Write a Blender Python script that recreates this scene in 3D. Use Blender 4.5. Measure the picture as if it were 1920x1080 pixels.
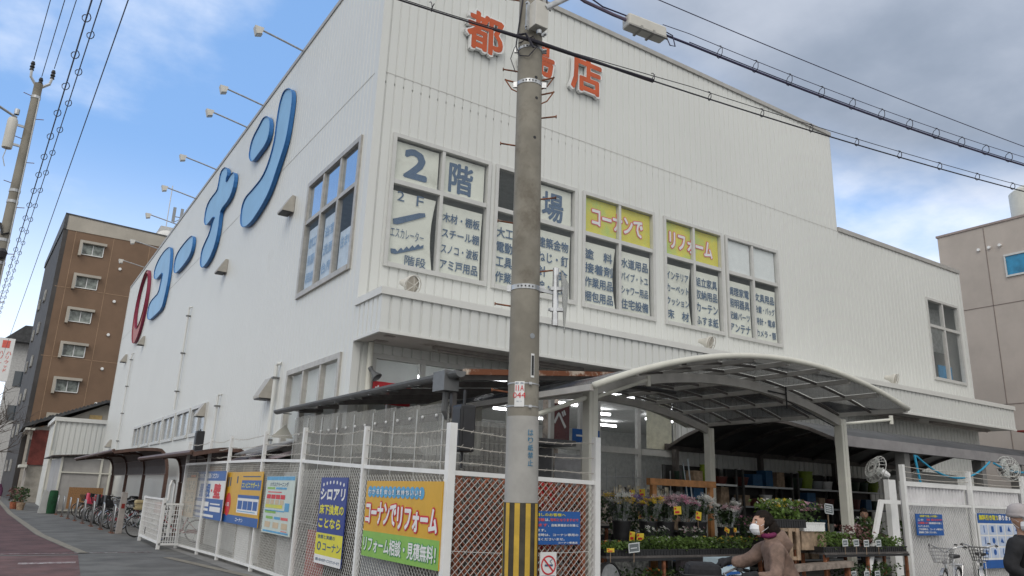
import bpy, bmesh, math, random
from mathutils import Vector, Matrix
R_ = math.radians
for o in list(bpy.data.objects): bpy.data.objects.remove(o)
SC = bpy.context.scene; COL = SC.collection
# ---------------------------------------------------------------- camera
YAW, PITCH, ROLL, FPX, CZ = 0.57862324, 0.26746538, 0.03586296, 1420.67, 1.65
_f = Vector((math.sin(YAW)*math.cos(PITCH), math.cos(YAW)*math.cos(PITCH), math.sin(PITCH)))
_r = Vector((math.cos(YAW), -math.sin(YAW), 0)); _u = _r.cross(_f)
RI = _r*math.cos(ROLL) + _u*math.sin(ROLL); UP = -_r*math.sin(ROLL) + _u*math.cos(ROLL)
cam = bpy.data.cameras.new('camera'); CAM = bpy.data.objects.new('camera', cam); COL.objects.link(CAM)
cam.sensor_width = 36; cam.lens = FPX/1920*36; cam.clip_end = 3000; cam.clip_start = .05
M_ = Matrix((RI, UP, -_f)).transposed().to_4x4(); M_.translation = (0, 0, CZ); CAM.matrix_world = M_
SC.camera = CAM
# ---------------------------------------------------------------- daylight
SUN_AZ, SUN_EL = R_(222), R_(42)          # azimuth clockwise from +Y: behind the camera, veiled by cloud
SUN_E, SKY_E, EXPO = 0.80, 0.11, 0.36
sl = bpy.data.lights.new('sun', 'SUN'); so = bpy.data.objects.new('sun', sl); COL.objects.link(so)
sl.energy = SUN_E; sl.angle = R_(35); sl.color = (1, .945, .86)
sd = Vector((math.sin(SUN_AZ)*math.cos(SUN_EL), math.cos(SUN_AZ)*math.cos(SUN_EL), math.sin(SUN_EL)))
so.rotation_euler = sd.to_track_quat('Z', 'Y').to_euler(); so.location = sd*60
SC.view_settings.view_transform = 'Standard'; SC.view_settings.look = 'None'
SC.view_settings.exposure = EXPO; SC.view_settings.gamma = 1; SC.view_settings.use_curve_mapping = False

class NT:
    def __init__(s, nt): s.nt = nt
    def n(s, t, **k):
        nd = s.nt.nodes.new(t)
        for a, b in k.items():
            if a.startswith('_'): nd.inputs[a[1:].replace('_', ' ')].default_value = b
            else: setattr(nd, a, b)
        return nd
    def l(s, a, b): s.nt.links.new(a, b)
    def math(s, op, a, b=None, clamp=False):
        nd = s.nt.nodes.new('ShaderNodeMath'); nd.operation = op; nd.use_clamp = clamp
        for i, x in enumerate((a, b)):
            if x is None: continue
            if isinstance(x, (int, float)): nd.inputs[i].default_value = x
            else: s.l(x, nd.inputs[i])
        return nd.outputs[0]
    def mix(s, f, a, b):
        nd = s.nt.nodes.new('ShaderNodeMix'); nd.data_type = 'RGBA'
        for i, x in ((0, f), (6, a), (7, b)):
            if isinstance(x, (int, float)): nd.inputs[i].default_value = x
            elif isinstance(x, tuple): nd.inputs[i].default_value = (*x[:3], 1)
            else: s.l(x, nd.inputs[i])
        return nd.outputs[2]
    def ramp(s, x, lo, hi):
        nd = s.nt.nodes.new('ShaderNodeMapRange'); nd.interpolation_type = 'SMOOTHSTEP'
        s.l(x, nd.inputs[0]); nd.inputs[1].default_value = lo; nd.inputs[2].default_value = hi
        return nd.outputs[0]

W = bpy.data.worlds.new('World'); SC.world = W; W.use_nodes = True
t = NT(W.node_tree); bg = W.node_tree.nodes['Background']
sk = t.n('ShaderNodeTexSky', sky_type='NISHITA', sun_disc=False, sun_elevation=SUN_EL, sun_rotation=SUN_AZ, air_density=1.0, dust_density=1.2, ozone_density=1.6)
tc = t.n('ShaderNodeTexCoord'); sep = t.n('ShaderNodeSeparateXYZ'); t.l(tc.outputs['Generated'], sep.inputs[0])
den = t.math('ADD', t.math('MAXIMUM', sep.outputs[2], 0.0), .22)
px = t.math('DIVIDE', sep.outputs[0], den); py = t.math('DIVIDE', sep.outputs[1], den)
cmb = t.n('ShaderNodeCombineXYZ'); t.l(px, cmb.inputs[0]); t.l(py, cmb.inputs[1])
n1 = t.n('ShaderNodeTexNoise', _Scale=1.35, _Detail=7.0, _Roughness=.55); t.l(cmb.outputs[0], n1.inputs['Vector'])
n2 = t.n('ShaderNodeTexNoise', _Scale=.6, _Detail=3.0, _Roughness=.5)
off = t.n('ShaderNodeVectorMath', operation='ADD'); off.inputs[1].default_value = (3.1, 7.7, 1.3)
t.l(cmb.outputs[0], off.inputs[0]); t.l(off.outputs[0], n2.inputs['Vector'])
def facing(v):
    d = t.n('ShaderNodeVectorMath', operation='DOT_PRODUCT'); d.inputs[1].default_value = Vector(v).normalized()
    t.l(tc.outputs['Generated'], d.inputs[0]); return d.outputs['Value']
# one broad cloud bank covers the sky to the right of and behind the camera, the left stays open with wisps
rear = t.ramp(facing((-.55, -.83, .0)), -.45, .0)
bank = t.ramp(t.math('ADD', facing((.55, -.15, .82)), t.math('MULTIPLY', t.math('SUBTRACT', n2.outputs[0], .5), .75)), .635, .785)
puff = t.ramp(t.math('ADD', n1.outputs[0], t.math('MULTIPLY', t.ramp(facing((.80, .55, .22)), .86, .98), .10)), .50, .70)
blue = t.mix(.5, sk.outputs[0], (2.5, 4.9, 9.3))
low = t.ramp(sep.outputs[2], .40, .06)
blue = t.mix(t.math('MULTIPLY', low, .9), blue, (8.6, 9.4, 10.4))
c1 = t.mix(t.math('MULTIPLY', puff, .85), blue, (7.2, 7.6, 8.4))
grey = t.mix(t.ramp(n1.outputs[0], .30, .72), (2.1, 2.45, 3.0), (4.1, 4.5, 5.3))
allc = t.mix(t.math('MULTIPLY', bank, .93), c1, grey)
allc = t.mix(t.math('MULTIPLY', rear, .92), allc, t.mix(t.ramp(n1.outputs[0], .30, .72), (5.2, 5.25, 5.2), (7.4, 7.4, 7.3)))
t.l(allc, bg.inputs[0]); bg.inputs[1].default_value = SKY_E

# ---------------------------------------------------------------- measuring: where a sight line meets a plane of the place
def ray(x, y): return RI*((x-960)/FPX) - UP*((y-540)/FPX) + _f
def atX(x, y, X): d = ray(x, y); k = X/d.x; return Vector((X, d.y*k, CZ+d.z*k))
def atY(x, y, Y): d = ray(x, y); k = Y/d.y; return Vector((d.x*k, Y, CZ+d.z*k))
def atZ(x, y, Z=0.): d = ray(x, y); k = (Z-CZ)/d.z; return Vector((d.x*k, d.y*k, Z))

# ---------------------------------------------------------------- materials
MATS = {}
def mat(name, c, rough=.6, metal=0., var=.08, sc=6., bump=0., bsc=60., streak=0., dirt=None, dsc=2., dlo=.52, dhi=.72, alpha=1., trans=0., emit=0., spec=.5, sub=None):
    if name in MATS: return MATS[name]
    m = bpy.data.materials.new(name); m.use_nodes = True; t = NT(m.node_tree); b = m.node_tree.nodes['Principled BSDF']
    b.inputs['Roughness'].default_value = rough; b.inputs['Metallic'].default_value = metal
    b.inputs['Specular IOR Level'].default_value = spec
    tc = t.n('ShaderNodeTexCoord'); geo = t.n('ShaderNodeNewGeometry'); P = geo.outputs['Position']
    no = t.n('ShaderNodeTexNoise', _Scale=sc, _Detail=5.0, _Roughness=.6); t.l(P, no.inputs['Vector'])
    c = Vector(c[:3]); lo = tuple(c*(1-var*1.6)); hi = tuple(Vector([min(.95, q) for q in c*(1+var*1.6)]))
    col = t.mix(t.ramp(no.outputs[0], .3, .7), lo, hi)
    if streak:
        mp = t.n('ShaderNodeMapping'); mp.inputs['Scale'].default_value = (5, 5, .22); t.l(P, mp.inputs[0])
        n3 = t.n('ShaderNodeTexNoise', _Scale=1.6, _Detail=6.0, _Roughness=.7); t.l(mp.outputs[0], n3.inputs['Vector'])
        col = t.mix(t.math('MULTIPLY', t.ramp(n3.outputs[0], .5, .8), streak), col, tuple(c*.55))
    if dirt:
        n4 = t.n('ShaderNodeTexNoise', _Scale=dsc, _Detail=8.0, _Roughness=.68); t.l(P, n4.inputs['Vector'])
        col = t.mix(t.ramp(n4.outputs[0], dlo, dhi), col, dirt)
    t.l(col, b.inputs['Base Color'])
    if bump:
        nb = t.n('ShaderNodeTexNoise', _Scale=bsc, _Detail=3.0); t.l(P, nb.inputs['Vector'])
        bp = t.n('ShaderNodeBump', _Strength=bump, _Distance=.01); t.l(nb.outputs[0], bp.inputs['Height']); t.l(bp.outputs[0], b.inputs['Normal'])
    if alpha < 1: b.inputs['Alpha'].default_value = alpha
    if trans: b.inputs['Transmission Weight'].default_value = trans
    if emit:
        b.inputs['Emission Color'].default_value = (*c, 1); b.inputs['Emission Strength'].default_value = emit
    MATS[name] = m; return m

# ---------------------------------------------------------------- mesh building
ORG = {}
class B:
    def __init__(s): s.v = []; s.f = []
    def quad(s, a, b, c, d):
        i = len(s.v); s.v += [tuple(a), tuple(b), tuple(c), tuple(d)]; s.f.append((i, i+1, i+2, i+3)); return s
    def tri(s, a, b, c):
        i = len(s.v); s.v += [tuple(a), tuple(b), tuple(c)]; s.f.append((i, i+1, i+2)); return s
    def box(s, x0, x1, y0, y1, z0, z1):
        return s.ob((x0, y0, z0), (x1-x0, 0, 0), (0, y1-y0, 0), (0, 0, z1-z0))
    def ob(s, o, a, b, c):
        o, a, b, c = map(Vector, (o, a, b, c)); i = len(s.v)
        s.v += [tuple(p) for p in (o, o+a, o+a+b, o+b, o+c, o+a+c, o+a+b+c, o+b+c)]
        fs = [(0, 3, 2, 1), (4, 5, 6, 7), (0, 1, 5, 4), (1, 2, 6, 5), (2, 3, 7, 6), (3, 0, 4, 7)]
        if a.cross(b).dot(c) < 0: fs = [q[::-1] for q in fs]
        s.f += [tuple(i+k for k in q) for q in fs]; return s
    def beam(s, p, q, w, h, up=(0, 0, 1)):
        p, q, up = Vector(p), Vector(q), Vector(up); d = (q-p).normalized()
        if abs(d.dot(up)) > .98: up = Vector((1, 0, 0))
        a = d.cross(up).normalized(); b = a.cross(d)
        return s.ob(p-a*w/2-b*h/2, a*w, b*h, q-p)
    def tube(s, pts, r, n=8, caps=True, close=False):
        pts = [Vector(p) for p in pts]; N = len(pts); rs = r if isinstance(r, (list, tuple)) else [r]*N
        i0 = len(s.v); ref = None
        for k, p in enumerate(pts):
            if close: d = (pts[(k+1) % N]-pts[k-1])
            else: d = pts[min(k+1, N-1)]-pts[max(k-1, 0)]
            d.normalize()
            if ref is None:
                ref = Vector((0, 0, 1)) if abs(d.z) < .9 else Vector((1, 0, 0))
            a = d.cross(ref)
            if a.length < 1e-5: a = d.orthogonal()
            a.normalize(); b = a.cross(d).normalized(); ref = b if not close else ref
            for j in range(n):
                t_ = 2*math.pi*j/n; s.v.append(tuple(p+(a*math.cos(t_)+b*math.sin(t_))*rs[k]))
        for k in range(N if close else N-1):
            k2 = (k+1) % N
            for j in range(n):
                j2 = (j+1) % n; s.f.append((i0+k*n+j2, i0+k*n+j, i0+k2*n+j, i0+k2*n+j2))
        if caps and not close:
            s.f.append(tuple(i0+j for j in range(n))); s.f.append(tuple(i0+(N-1)*n+j for j in range(n))[::-1])
        return s
    def lathe(s, c, prof, n=16, ax=(0, 0, 1)):
        c, ax = Vector(c), Vector(ax).normalized(); a = ax.orthogonal().normalized(); b = ax.cross(a); i0 = len(s.v); N = len(prof)
        for r, z in prof:
            for j in range(n):
                t_ = 2*math.pi*j/n; s.v.append(tuple(c+ax*z+(a*math.cos(t_)+b*math.sin(t_))*r))
        for k in range(N-1):
            for j in range(n):
                j2 = (j+1) % n; s.f.append((i0+k*n+j, i0+k*n+j2, i0+(k+1)*n+j2, i0+(k+1)*n+j))
        return s
    def prism(s, pts, off, cap=True):
        pts = [Vector(p) for p in pts]; off = Vector(off); i = len(s.v); N = len(pts)
        s.v += [tuple(p) for p in pts] + [tuple(p+off) for p in pts]
        if cap: s.f.append(tuple(range(i, i+N))[::-1]); s.f.append(tuple(range(i+N, i+2*N)))
        for k in range(N): s.f.append((i+k, i+(k+1) % N, i+N+(k+1) % N, i+N+k))
        return s
    def ball(s, c, r, n=8, sq=(1, 1, 1)):
        c = Vector(c); i0 = len(s.v); m = max(3, n//2)
        for k in range(m+1):
            ph = math.pi*k/m
            for j in range(n):
                t_ = 2*math.pi*j/n
                s.v.append((c.x+r*sq[0]*math.sin(ph)*math.cos(t_), c.y+r*sq[1]*math.sin(ph)*math.sin(t_), c.z+r*sq[2]*math.cos(ph)))
        for k in range(m):
            for j in range(n):
                j2 = (j+1) % n; s.f.append((i0+k*n+j, i0+(k+1)*n+j, i0+(k+1)*n+j2, i0+k*n+j2))
        return s
    def add(s, vs, fs, fn):
        i = len(s.v); s.v += [tuple(fn(p)) for p in vs]; s.f += [tuple(i+k for k in q) for q in fs]; return s
def org(p): return ORG.get(p.name, Vector((0, 0, 0))) if p else Vector((0, 0, 0))
def mesh_of(name, b, m, o=Vector((0, 0, 0)), smooth=False):
    me = bpy.data.meshes.new(name); me.from_pydata([(x-o.x, y-o.y, z-o.z) for x, y, z in b.v], [], b.f)
    me.materials.append(m)
    if smooth: me.shade_smooth() if hasattr(me, 'shade_smooth') else [setattr(p, 'use_smooth', True) for p in me.polygons]
    me.update(); return me
def part(name, b, m, parent=None, label=None, stuff=False, smooth=False, auto=None):
    o_ = org(parent); me = mesh_of(name, b, m, o_, smooth or auto)
    ob = bpy.data.objects.new(name, me); COL.objects.link(ob)
    if auto and hasattr(me, 'set_sharp_from_angle'): me.set_sharp_from_angle(angle=R_(auto))
    if parent: ob.parent = parent; ORG[ob.name] = o_
    if label: ob['label'] = label
    if stuff: ob['kind'] = 'stuff'
    return ob
def bevel(ob, w=.01, seg=2):
    md = ob.modifiers.new('bevel', 'BEVEL'); md.width = w; md.segments = seg; md.limit_method = 'ANGLE'; return ob
def thing(name, label, cat, loc=(0, 0, 0), group=None):
    o = bpy.data.objects.new(name, None); COL.objects.link(o); o.location = loc; ORG[o.name] = Vector(loc); o.empty_display_size = .1
    return tag(o, label, cat, group)
def tag(o, label=None, cat=None, group=None):
    if label: o['label'] = label
    if cat: o['category'] = cat
    if group: o['group'] = group
    return o
def structure(name, b, m, **k):
    o = part(name, b, m, **k); o['kind'] = 'structure'; return o
KIDS = {}
def dup(o, loc=None, rz=None, label=None, parent=None, mats=None):
    c = o.copy(); COL.objects.link(c)
    if parent: c.parent = parent
    if loc is not None: c.location = loc
    if rz is not None: c.rotation_euler = (0, 0, rz)
    if label: c['label'] = label
    if mats and o.type == 'MESH':
        for a, b_ in mats.items():
            if o.data.materials[0] == a: c.data = o.data.copy(); c.data.materials[0] = b_
    for ch in list(o.children): dup(ch, parent=c, mats=mats)
    return c
# lettering
_tx = {}
def glyphs(body, off=0., ext=0., res=2):
    k = (body, off, ext, res)
    if k in _tx: return _tx[k]
    cu = bpy.data.curves.new('lettering', 'FONT'); cu.body = body; cu.size = 1; cu.offset = off; cu.extrude = ext; cu.resolution_u = res
    o = bpy.data.objects.new('lettering', cu); COL.objects.link(o)
    me = bpy.data.meshes.new_from_object(o.evaluated_get(bpy.context.evaluated_depsgraph_get()))
    vs = [v.co.copy() for v in me.vertices]; fs = [tuple(p.vertices) for p in me.polygons]
    bpy.data.objects.remove(o); bpy.data.meshes.remove(me); bpy.data.curves.remove(cu)
    xs = [v.x for v in vs] or [0]; ys = [v.y for v in vs] or [0]
    _tx[k] = (vs, fs, min(xs), max(xs), min(ys), max(ys)); return _tx[k]
def heavy(off):
    # a heavier weight: the glyph struck several times round its place
    if not off: return [(0, 0)]
    n = 4 if off < .02 else 6 if off < .05 else 12
    r = [(math.cos(6.2832*k/n+.4)*off, math.sin(6.2832*k/n+.4)*off) for k in range(n)]
    if off > .06: r += [(a*.5, c*.5) for a, c in r[::2]]
    return r+[(0, 0)]
def text(b, body, o, u, v, w=None, h=None, off=.0, ext=0., lift=.004, res=2):
    """set body into the box of width w and height h whose lower left corner is o"""
    vs, fs, x0, x1, y0, y1 = glyphs(body, 0, 1. if ext else 0., res)
    o, u, v = Vector(o), Vector(u), Vector(v); n = u.cross(v).normalized()
    sx = (w/(x1-x0)) if w else None; sy = (h/(y1-y0)) if h else None
    if sx is None: sx = sy
    if sy is None: sy = sx
    sm = min(sx, sy)
    for i, (dx, dy) in enumerate(heavy(off)):
        d = o+u*dx*sm+v*dy*sm+n*(lift+i*.0002)
        b.add(vs, fs, lambda p: d+u*((p.x-x0)*sx)+v*((p.y-y0)*sy)+n*(p.z*(ext+i*.0002)))
    return b
UF, UL, VZ = Vector((1, 0, 0)), Vector((0, -1, 0)), Vector((0, 0, 1))   # reading direction of signs facing the front street / the left street
rnd = random.Random(7)
def catenary(p, q, sag, n=14):
    p, q = Vector(p), Vector(q); return [p.lerp(q, k/n)-Vector((0, 0, sag*4*(k/n)*(1-k/n))) for k in range(n+1)]
def leaves(b, c, ext, n, size, rng=rnd, droop=.3):
    c = Vector(c)
    for _ in range(n):
        p = c+Vector((rng.uniform(-1, 1)*ext[0], rng.uniform(-1, 1)*ext[1], rng.uniform(0, 1)**.8*ext[2]))
        a = Vector((rng.gauss(0, 1), rng.gauss(0, 1), rng.gauss(0, .5)+.3)).normalized()*size*rng.uniform(.6, 1.3)
        s = a.cross(Vector((rng.gauss(0, 1), rng.gauss(0, 1), rng.gauss(0, 1)))).normalized()*size*.38
        b.quad(p, p+a*.5+s, p+a-Vector((0, 0, size*droop)), p+a*.5-s)
def corr(b, o, u, L, z0, z1, pitch=.215, d=.03, g=.045, holes=()):
    u = Vector(u); n = u.cross(VZ); o = Vector(o); pr = []; s = 0
    while s < L:
        for a, q in ((0, 0), (pitch-g-.012, 0), (pitch-g, -d), (pitch-.012, -d)):
            if s+a < L: pr.append((s+a, q))
        s += pitch
    pr.append((L, 0))
    for h in holes:
        for e in (h[0], h[1]):
            if 0 < e < L:
                k = next(i for i in range(len(pr)-1) if pr[i][0] <= e <= pr[i+1][0]); a, c = pr[k], pr[k+1]
                q = a[1]+(c[1]-a[1])*(e-a[0])/max(1e-6, c[0]-a[0]); pr.insert(k+1, (e, q))
    for (s0, q0), (s1, q1) in zip(pr, pr[1:]):
        if s1-s0 < 1e-5: continue
        m = (s0+s1)/2; iv = [(z0, z1)]
        for h in holes:
            if h[0] < m < h[1]:
                nv = []
                for a, c in iv:
                    if h[2] > a: nv.append((a, min(c, h[2])))
                    if h[3] < c: nv.append((max(a, h[3]), c))
                iv = [(a, c) for a, c in nv if c-a > 1e-4]
        for a, c in iv:
            p0, p1 = o+u*s0+n*q0, o+u*s1+n*q1
            b.quad(p0+VZ*(a-o.z), p1+VZ*(a-o.z), p1+VZ*(c-o.z), p0+VZ*(c-o.z))
    return b
LN = ['nearest', 'second', 'third', 'fourth', 'fifth', 'sixth', 'seventh', 'farthest']
CLAD = mat('white_metal_cladding', (.685, .695, .67), .45, var=.012, sc=.35, streak=.10, dirt=(.60, .59, .55), dsc=.7, dlo=.58, dhi=.9)
TRIM = mat('white_metal_trim', (.68, .68, .65), .45, var=.02, sc=2)
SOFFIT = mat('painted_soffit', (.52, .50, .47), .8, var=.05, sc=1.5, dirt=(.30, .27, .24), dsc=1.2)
ALU = mat('grey_aluminium', (.58, .58, .56), .45, metal=.1, var=.03, sc=4)
GLASS = mat('window_glass', (.055, .07, .085), .05, var=.02, sc=.5, spec=.8)
CLEAR = mat('clear_glass', (.55, .6, .62), .04, var=.02, alpha=.12, spec=.6)
PAPER = mat('paper_poster', (.74, .76, .68), .75, var=.03, sc=1.5, dirt=(.56, .57, .50), dsc=1.3)
BLIND = mat('white_blind', (.74, .76, .75), .7, var=.04, sc=1.2)
INK = mat('navy_ink', (.055, .115, .215), .6, var=.05)
PALEINK = mat('pale_blue_ink', (.30, .47, .68), .6, var=.05)
PALEPAPER = mat('pale_blue_paper', (.58, .68, .78), .6, var=.05)
YPAPER = mat('yellow_sign_film', (.68, .62, .06), .5, var=.05, sc=1.5, dirt=(.46, .60, .14), dsc=.9, dlo=.45, dhi=.62)
REDINK = mat('red_ink', (.62, .03, .04), .5, var=.03)
PINKINK = mat('red_outline_ink', (.72, .10, .10), .5, var=.03)
WHITE = mat('white_paint', (.78, .78, .77), .5, var=.03, sc=3, dirt=(.60, .57, .52), dsc=3.5, dlo=.6, dhi=.85)
WHITEINK = mat('white_ink', (.80, .80, .80), .5, var=.02)
ORANGE = mat('orange_sign_face', (.53, .085, .014), .45, var=.10, sc=1.5, streak=.25)
REDSIDE = mat('dark_red_sign_return', (.20, .015, .01), .5)
BLUEFACE = mat('pale_blue_sign_face', (.25, .48, .74), .5, var=.04, sc=1)
BLUESIDE = mat('blue_sign_return', (.03, .17, .45), .45, var=.04)
RINGRED = mat('red_ring_face', (.42, .10, .07), .5, var=.05)
RINGSIDE = mat('crimson_ring_return', (.22, .015, .05), .5)
DARKMETAL = mat('dark_metal', (.035, .035, .038), .5, metal=.3)
BLACK = mat('black_plastic', (.018, .018, .02), .45, var=.1)
GALV = mat('galvanised_steel', (.46, .47, .48), .38, metal=.7, var=.1, sc=12)
CONC = mat('pole_concrete', (.265, .245, .205), .85, var=.10, sc=3, bump=.15, bsc=90, streak=.22, dirt=(.17, .15, .12), dsc=2.2)
SLEEVE = mat('grey_pole_sleeve', (.37, .36, .34), .6, var=.05, sc=5)
GUARDY = mat('yellow_guard', (.56, .36, .045), .55, var=.08, sc=6, dirt=(.30, .20, .05), dsc=9, dlo=.62)
GUARDK = mat('black_guard_stripe', (.05, .043, .03), .65, var=.2, sc=8)
RUST = mat('rusty_steel', (.20, .075, .035), .85, var=.3, sc=14)
RUSTW = mat('rusting_white_trim', (.50, .42, .34), .7, var=.1, sc=8, dirt=(.17, .055, .02), dsc=5, dlo=.36, dhi=.50)
PLASTIC = mat('weathered_clear_plastic', (.36, .36, .34), .25, var=.12, sc=1.3, alpha=.50, streak=.30)
SMOKE = mat('smoked_roof_panel', (.075, .088, .115), .22, var=.2, sc=.9, alpha=.84, dirt=(.13, .13, .13), dsc=2.5)
CREAM = mat('cream_painted_steel', (.64, .63, .56), .5, var=.03, sc=3, streak=.12)
GUTTER = mat('grey_gutter', (.125, .128, .13), .42, var=.08)
FRAMEGREY = mat('greige_beam', (.46, .445, .42), .55, var=.08, sc=3)
DARKBEAM = mat('dark_bronze_beam', (.10, .09, .085), .55, var=.15)
BROWN = mat('brown_shelter_paint', (.11, .062, .048), .5, var=.15)
BROWNROOF = mat('brown_roof_panel', (.06, .042, .038), .6, var=.15)
WIRE = mat('black_cable', (.022, .02, .032), .6, var=.1)
VIOLETWIRE = mat('violet_cable', (.035, .03, .085), .5, var=.1)
BOXWHITE = mat('white_closure', (.60, .58, .53), .5, var=.04, sc=4)
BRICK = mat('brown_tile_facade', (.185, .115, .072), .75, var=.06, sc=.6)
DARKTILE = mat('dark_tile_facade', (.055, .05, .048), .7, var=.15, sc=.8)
BEIGEWALL = mat('beige_render', (.42, .385, .33), .8, var=.06, sc=.5, streak=.15)
PINKWALL = mat('pinkish_render', (.45, .395, .35), .85, var=.05, sc=.6, bump=.1, bsc=40, streak=.10)
ROOFTILE = mat('dark_roof_tile', (.06, .062, .065), .6, var=.2, sc=3)
REDWALL = mat('dark_red_tin', (.19, .045, .035), .7, var=.2, sc=2)
OLDWALL = mat('old_plaster', (.40, .37, .32), .85, var=.15, sc=1.5)
WOOD = mat('weathered_wood', (.33, .24, .165), .75, var=.2, sc=9)
ORWOOD = mat('orange_wood', (.42, .19, .065), .6, var=.15, sc=7)
LATTICE = mat('redwood_lattice', (.30, .095, .045), .65, var=.2, sc=9)
ASPH = mat('sidewalk_asphalt', (.135, .134, .128), .9, var=.18, sc=1.1, bump=.3, bsc=170, dirt=(.10, .10, .096), dsc=.8)
REDASPH = mat('red_lane_asphalt', (.135, .074, .07), .9, var=.2, sc=1.6, bump=.3, bsc=170, dirt=(.14, .10, .10), dsc=2.0, dlo=.5)
KERB = mat('beige_kerb', (.235, .215, .175), .85, var=.12, sc=5)
LINE = mat('worn_white_line', (.48, .47, .46), .8, var=.1, sc=6, dirt=(.20, .12, .12), dsc=9, dlo=.40, dhi=.56)
FLOOR = mat('concrete_floor', (.24, .235, .225), .85, var=.12, sc=1.2, bump=.15, bsc=80)
GREEN1 = mat('bright_leaf', (.11, .18, .04), .55, var=.35, sc=22)
GREEN2 = mat('dark_leaf', (.042, .075, .028), .55, var=.35, sc=22)
GREEN3 = mat('mid_leaf', (.07, .12, .034), .55, var=.35, sc=22)
RUSSET = mat('russet_leaf', (.13, .06, .05), .6, var=.3, sc=22)
YFLOW = mat('yellow_petal', (.70, .50, .04), .6, var=.15, sc=30)
OFLOW = mat('orange_petal', (.72, .22, .03), .6, var=.15, sc=30)
PFLOW = mat('pink_petal', (.60, .24, .36), .6, var=.2, sc=30)
PPALE = mat('pale_pink_petal', (.62, .42, .46), .6, var=.2, sc=30)
WFLOW = mat('white_petal', (.74, .74, .70), .6, var=.08, sc=30)
VFLOW = mat('violet_petal', (.20, .10, .34), .6, var=.2, sc=30)
CELLO = mat('cellophane', (.70, .72, .74), .08, var=.05, alpha=.15, spec=1.0)
TAGY = mat('yellow_price_tag', (.78, .58, .05), .6, var=.04)
TAGW = mat('white_price_tag', (.66, .69, .70), .6, var=.04)
SLATE = mat('slate_tag_face', (.14, .16, .17), .6, var=.1)
BLUESIGN = mat('blue_sign_board', (.012, .10, .36), .45, var=.04)
NAVY = mat('navy_sign_board', (.022, .045, .25), .45, var=.04)
YSIGN = mat('orange_yellow_sign_board', (.66, .37, .02), .45, var=.03)
LEMON = mat('lemon_sign_board', (.72, .66, .045), .45, var=.03)
LIME = mat('lime_sign_board', (.24, .48, .085), .45, var=.03)
SKYINK = mat('light_blue_ink', (.10, .36, .62), .5)
GREENINK = mat('green_ink', (.08, .36, .12), .5)
BEIGEPOST = mat('beige_poster', (.60, .48, .33), .6, var=.05)
LAMP = mat('fluorescent_tube', (.95, .97, 1), .4, emit=15)
LAMP2 = mat('dim_fluorescent_tube', (.9, .95, 1), .4, emit=3)
INNER = mat('shop_interior', (.46, .46, .44), .8, var=.08)
SHELFM = mat('dark_shelf_steel', (.06, .06, .06), .55, var=.2)
SKIN = mat('skin', (.46, .27, .19), .55, var=.05, sc=20)
HAIR = mat('dark_hair', (.012, .008, .006), .7, var=.3, sc=40, spec=.15)
COAT = mat('taupe_quilted_coat', (.185, .122, .095), .75, var=.16, sc=14, bump=.5, bsc=28)
BLACKCLOTH = mat('black_cloth', (.014, .014, .017), .85, var=.2, sc=20)
PURPLE = mat('purple_coat', (.085, .022, .06), .8, var=.15)
MAGENTA = mat('magenta_scarf', (.13, .010, .06), .8, var=.1)
MASKM = mat('white_face_mask', (.74, .74, .76), .8, var=.03)
GREYCAP = mat('grey_knit_cap', (.36, .33, .33), .85, var=.1)
BLUEHOSE = mat('blue_hose', (.025, .30, .50), .45)
CHROME = mat('bicycle_chrome', (.56, .56, .57), .22, metal=.9)
TYRE = mat('tyre_rubber', (.025, .025, .025), .8)
REDPAINT = mat('red_bicycle_paint', (.30, .02, .03), .35)
SILVERP = mat('silver_bicycle_paint', (.50, .51, .53), .35, metal=.4)
PINKSEAT = mat('pink_child_seat', (.66, .06, .12), .5)
GREENBRUSH = mat('green_brush', (.006, .055, .02), .9, var=.2)
BROWNWRAP = mat('brown_woven_panel', (.30, .16, .07), .8, var=.3, sc=30)
CARD = mat('pale_blue_carton', (.46, .58, .66), .7, var=.04)
GREYBOX = mat('grey_box', (.30, .32, .34), .6, var=.06)
LIMEPLAST = mat('lime_plastic', (.26, .36, .04), .5)

def glow_through(m, f):
    """thin cloth or paper: part of the light passes from the back"""
    t = NT(m.node_tree); b = m.node_tree.nodes['Principled BSDF']; out = m.node_tree.nodes['Material Output']
    tr = t.n('ShaderNodeBsdfTranslucent'); lk = b.inputs['Base Color'].links
    if lk: t.l(lk[0].from_socket, tr.inputs[0])
    mx = t.n('ShaderNodeMixShader'); mx.inputs[0].default_value = f; t.l(b.outputs[0], mx.inputs[1]); t.l(tr.outputs[0], mx.inputs[2]); t.l(mx.outputs[0], out.inputs[0])
glow_through(BLIND, .5)
for m_ in (GREEN1, GREEN2, GREEN3, PFLOW, PPALE, YFLOW, OFLOW, WFLOW): glow_through(m_, .3)
XL, YF, YB, XR, XH = 5.47, 14.0, 54.5, 29.75, 22.0
ZT, ZLOW = 14.0, 10.52
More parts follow.
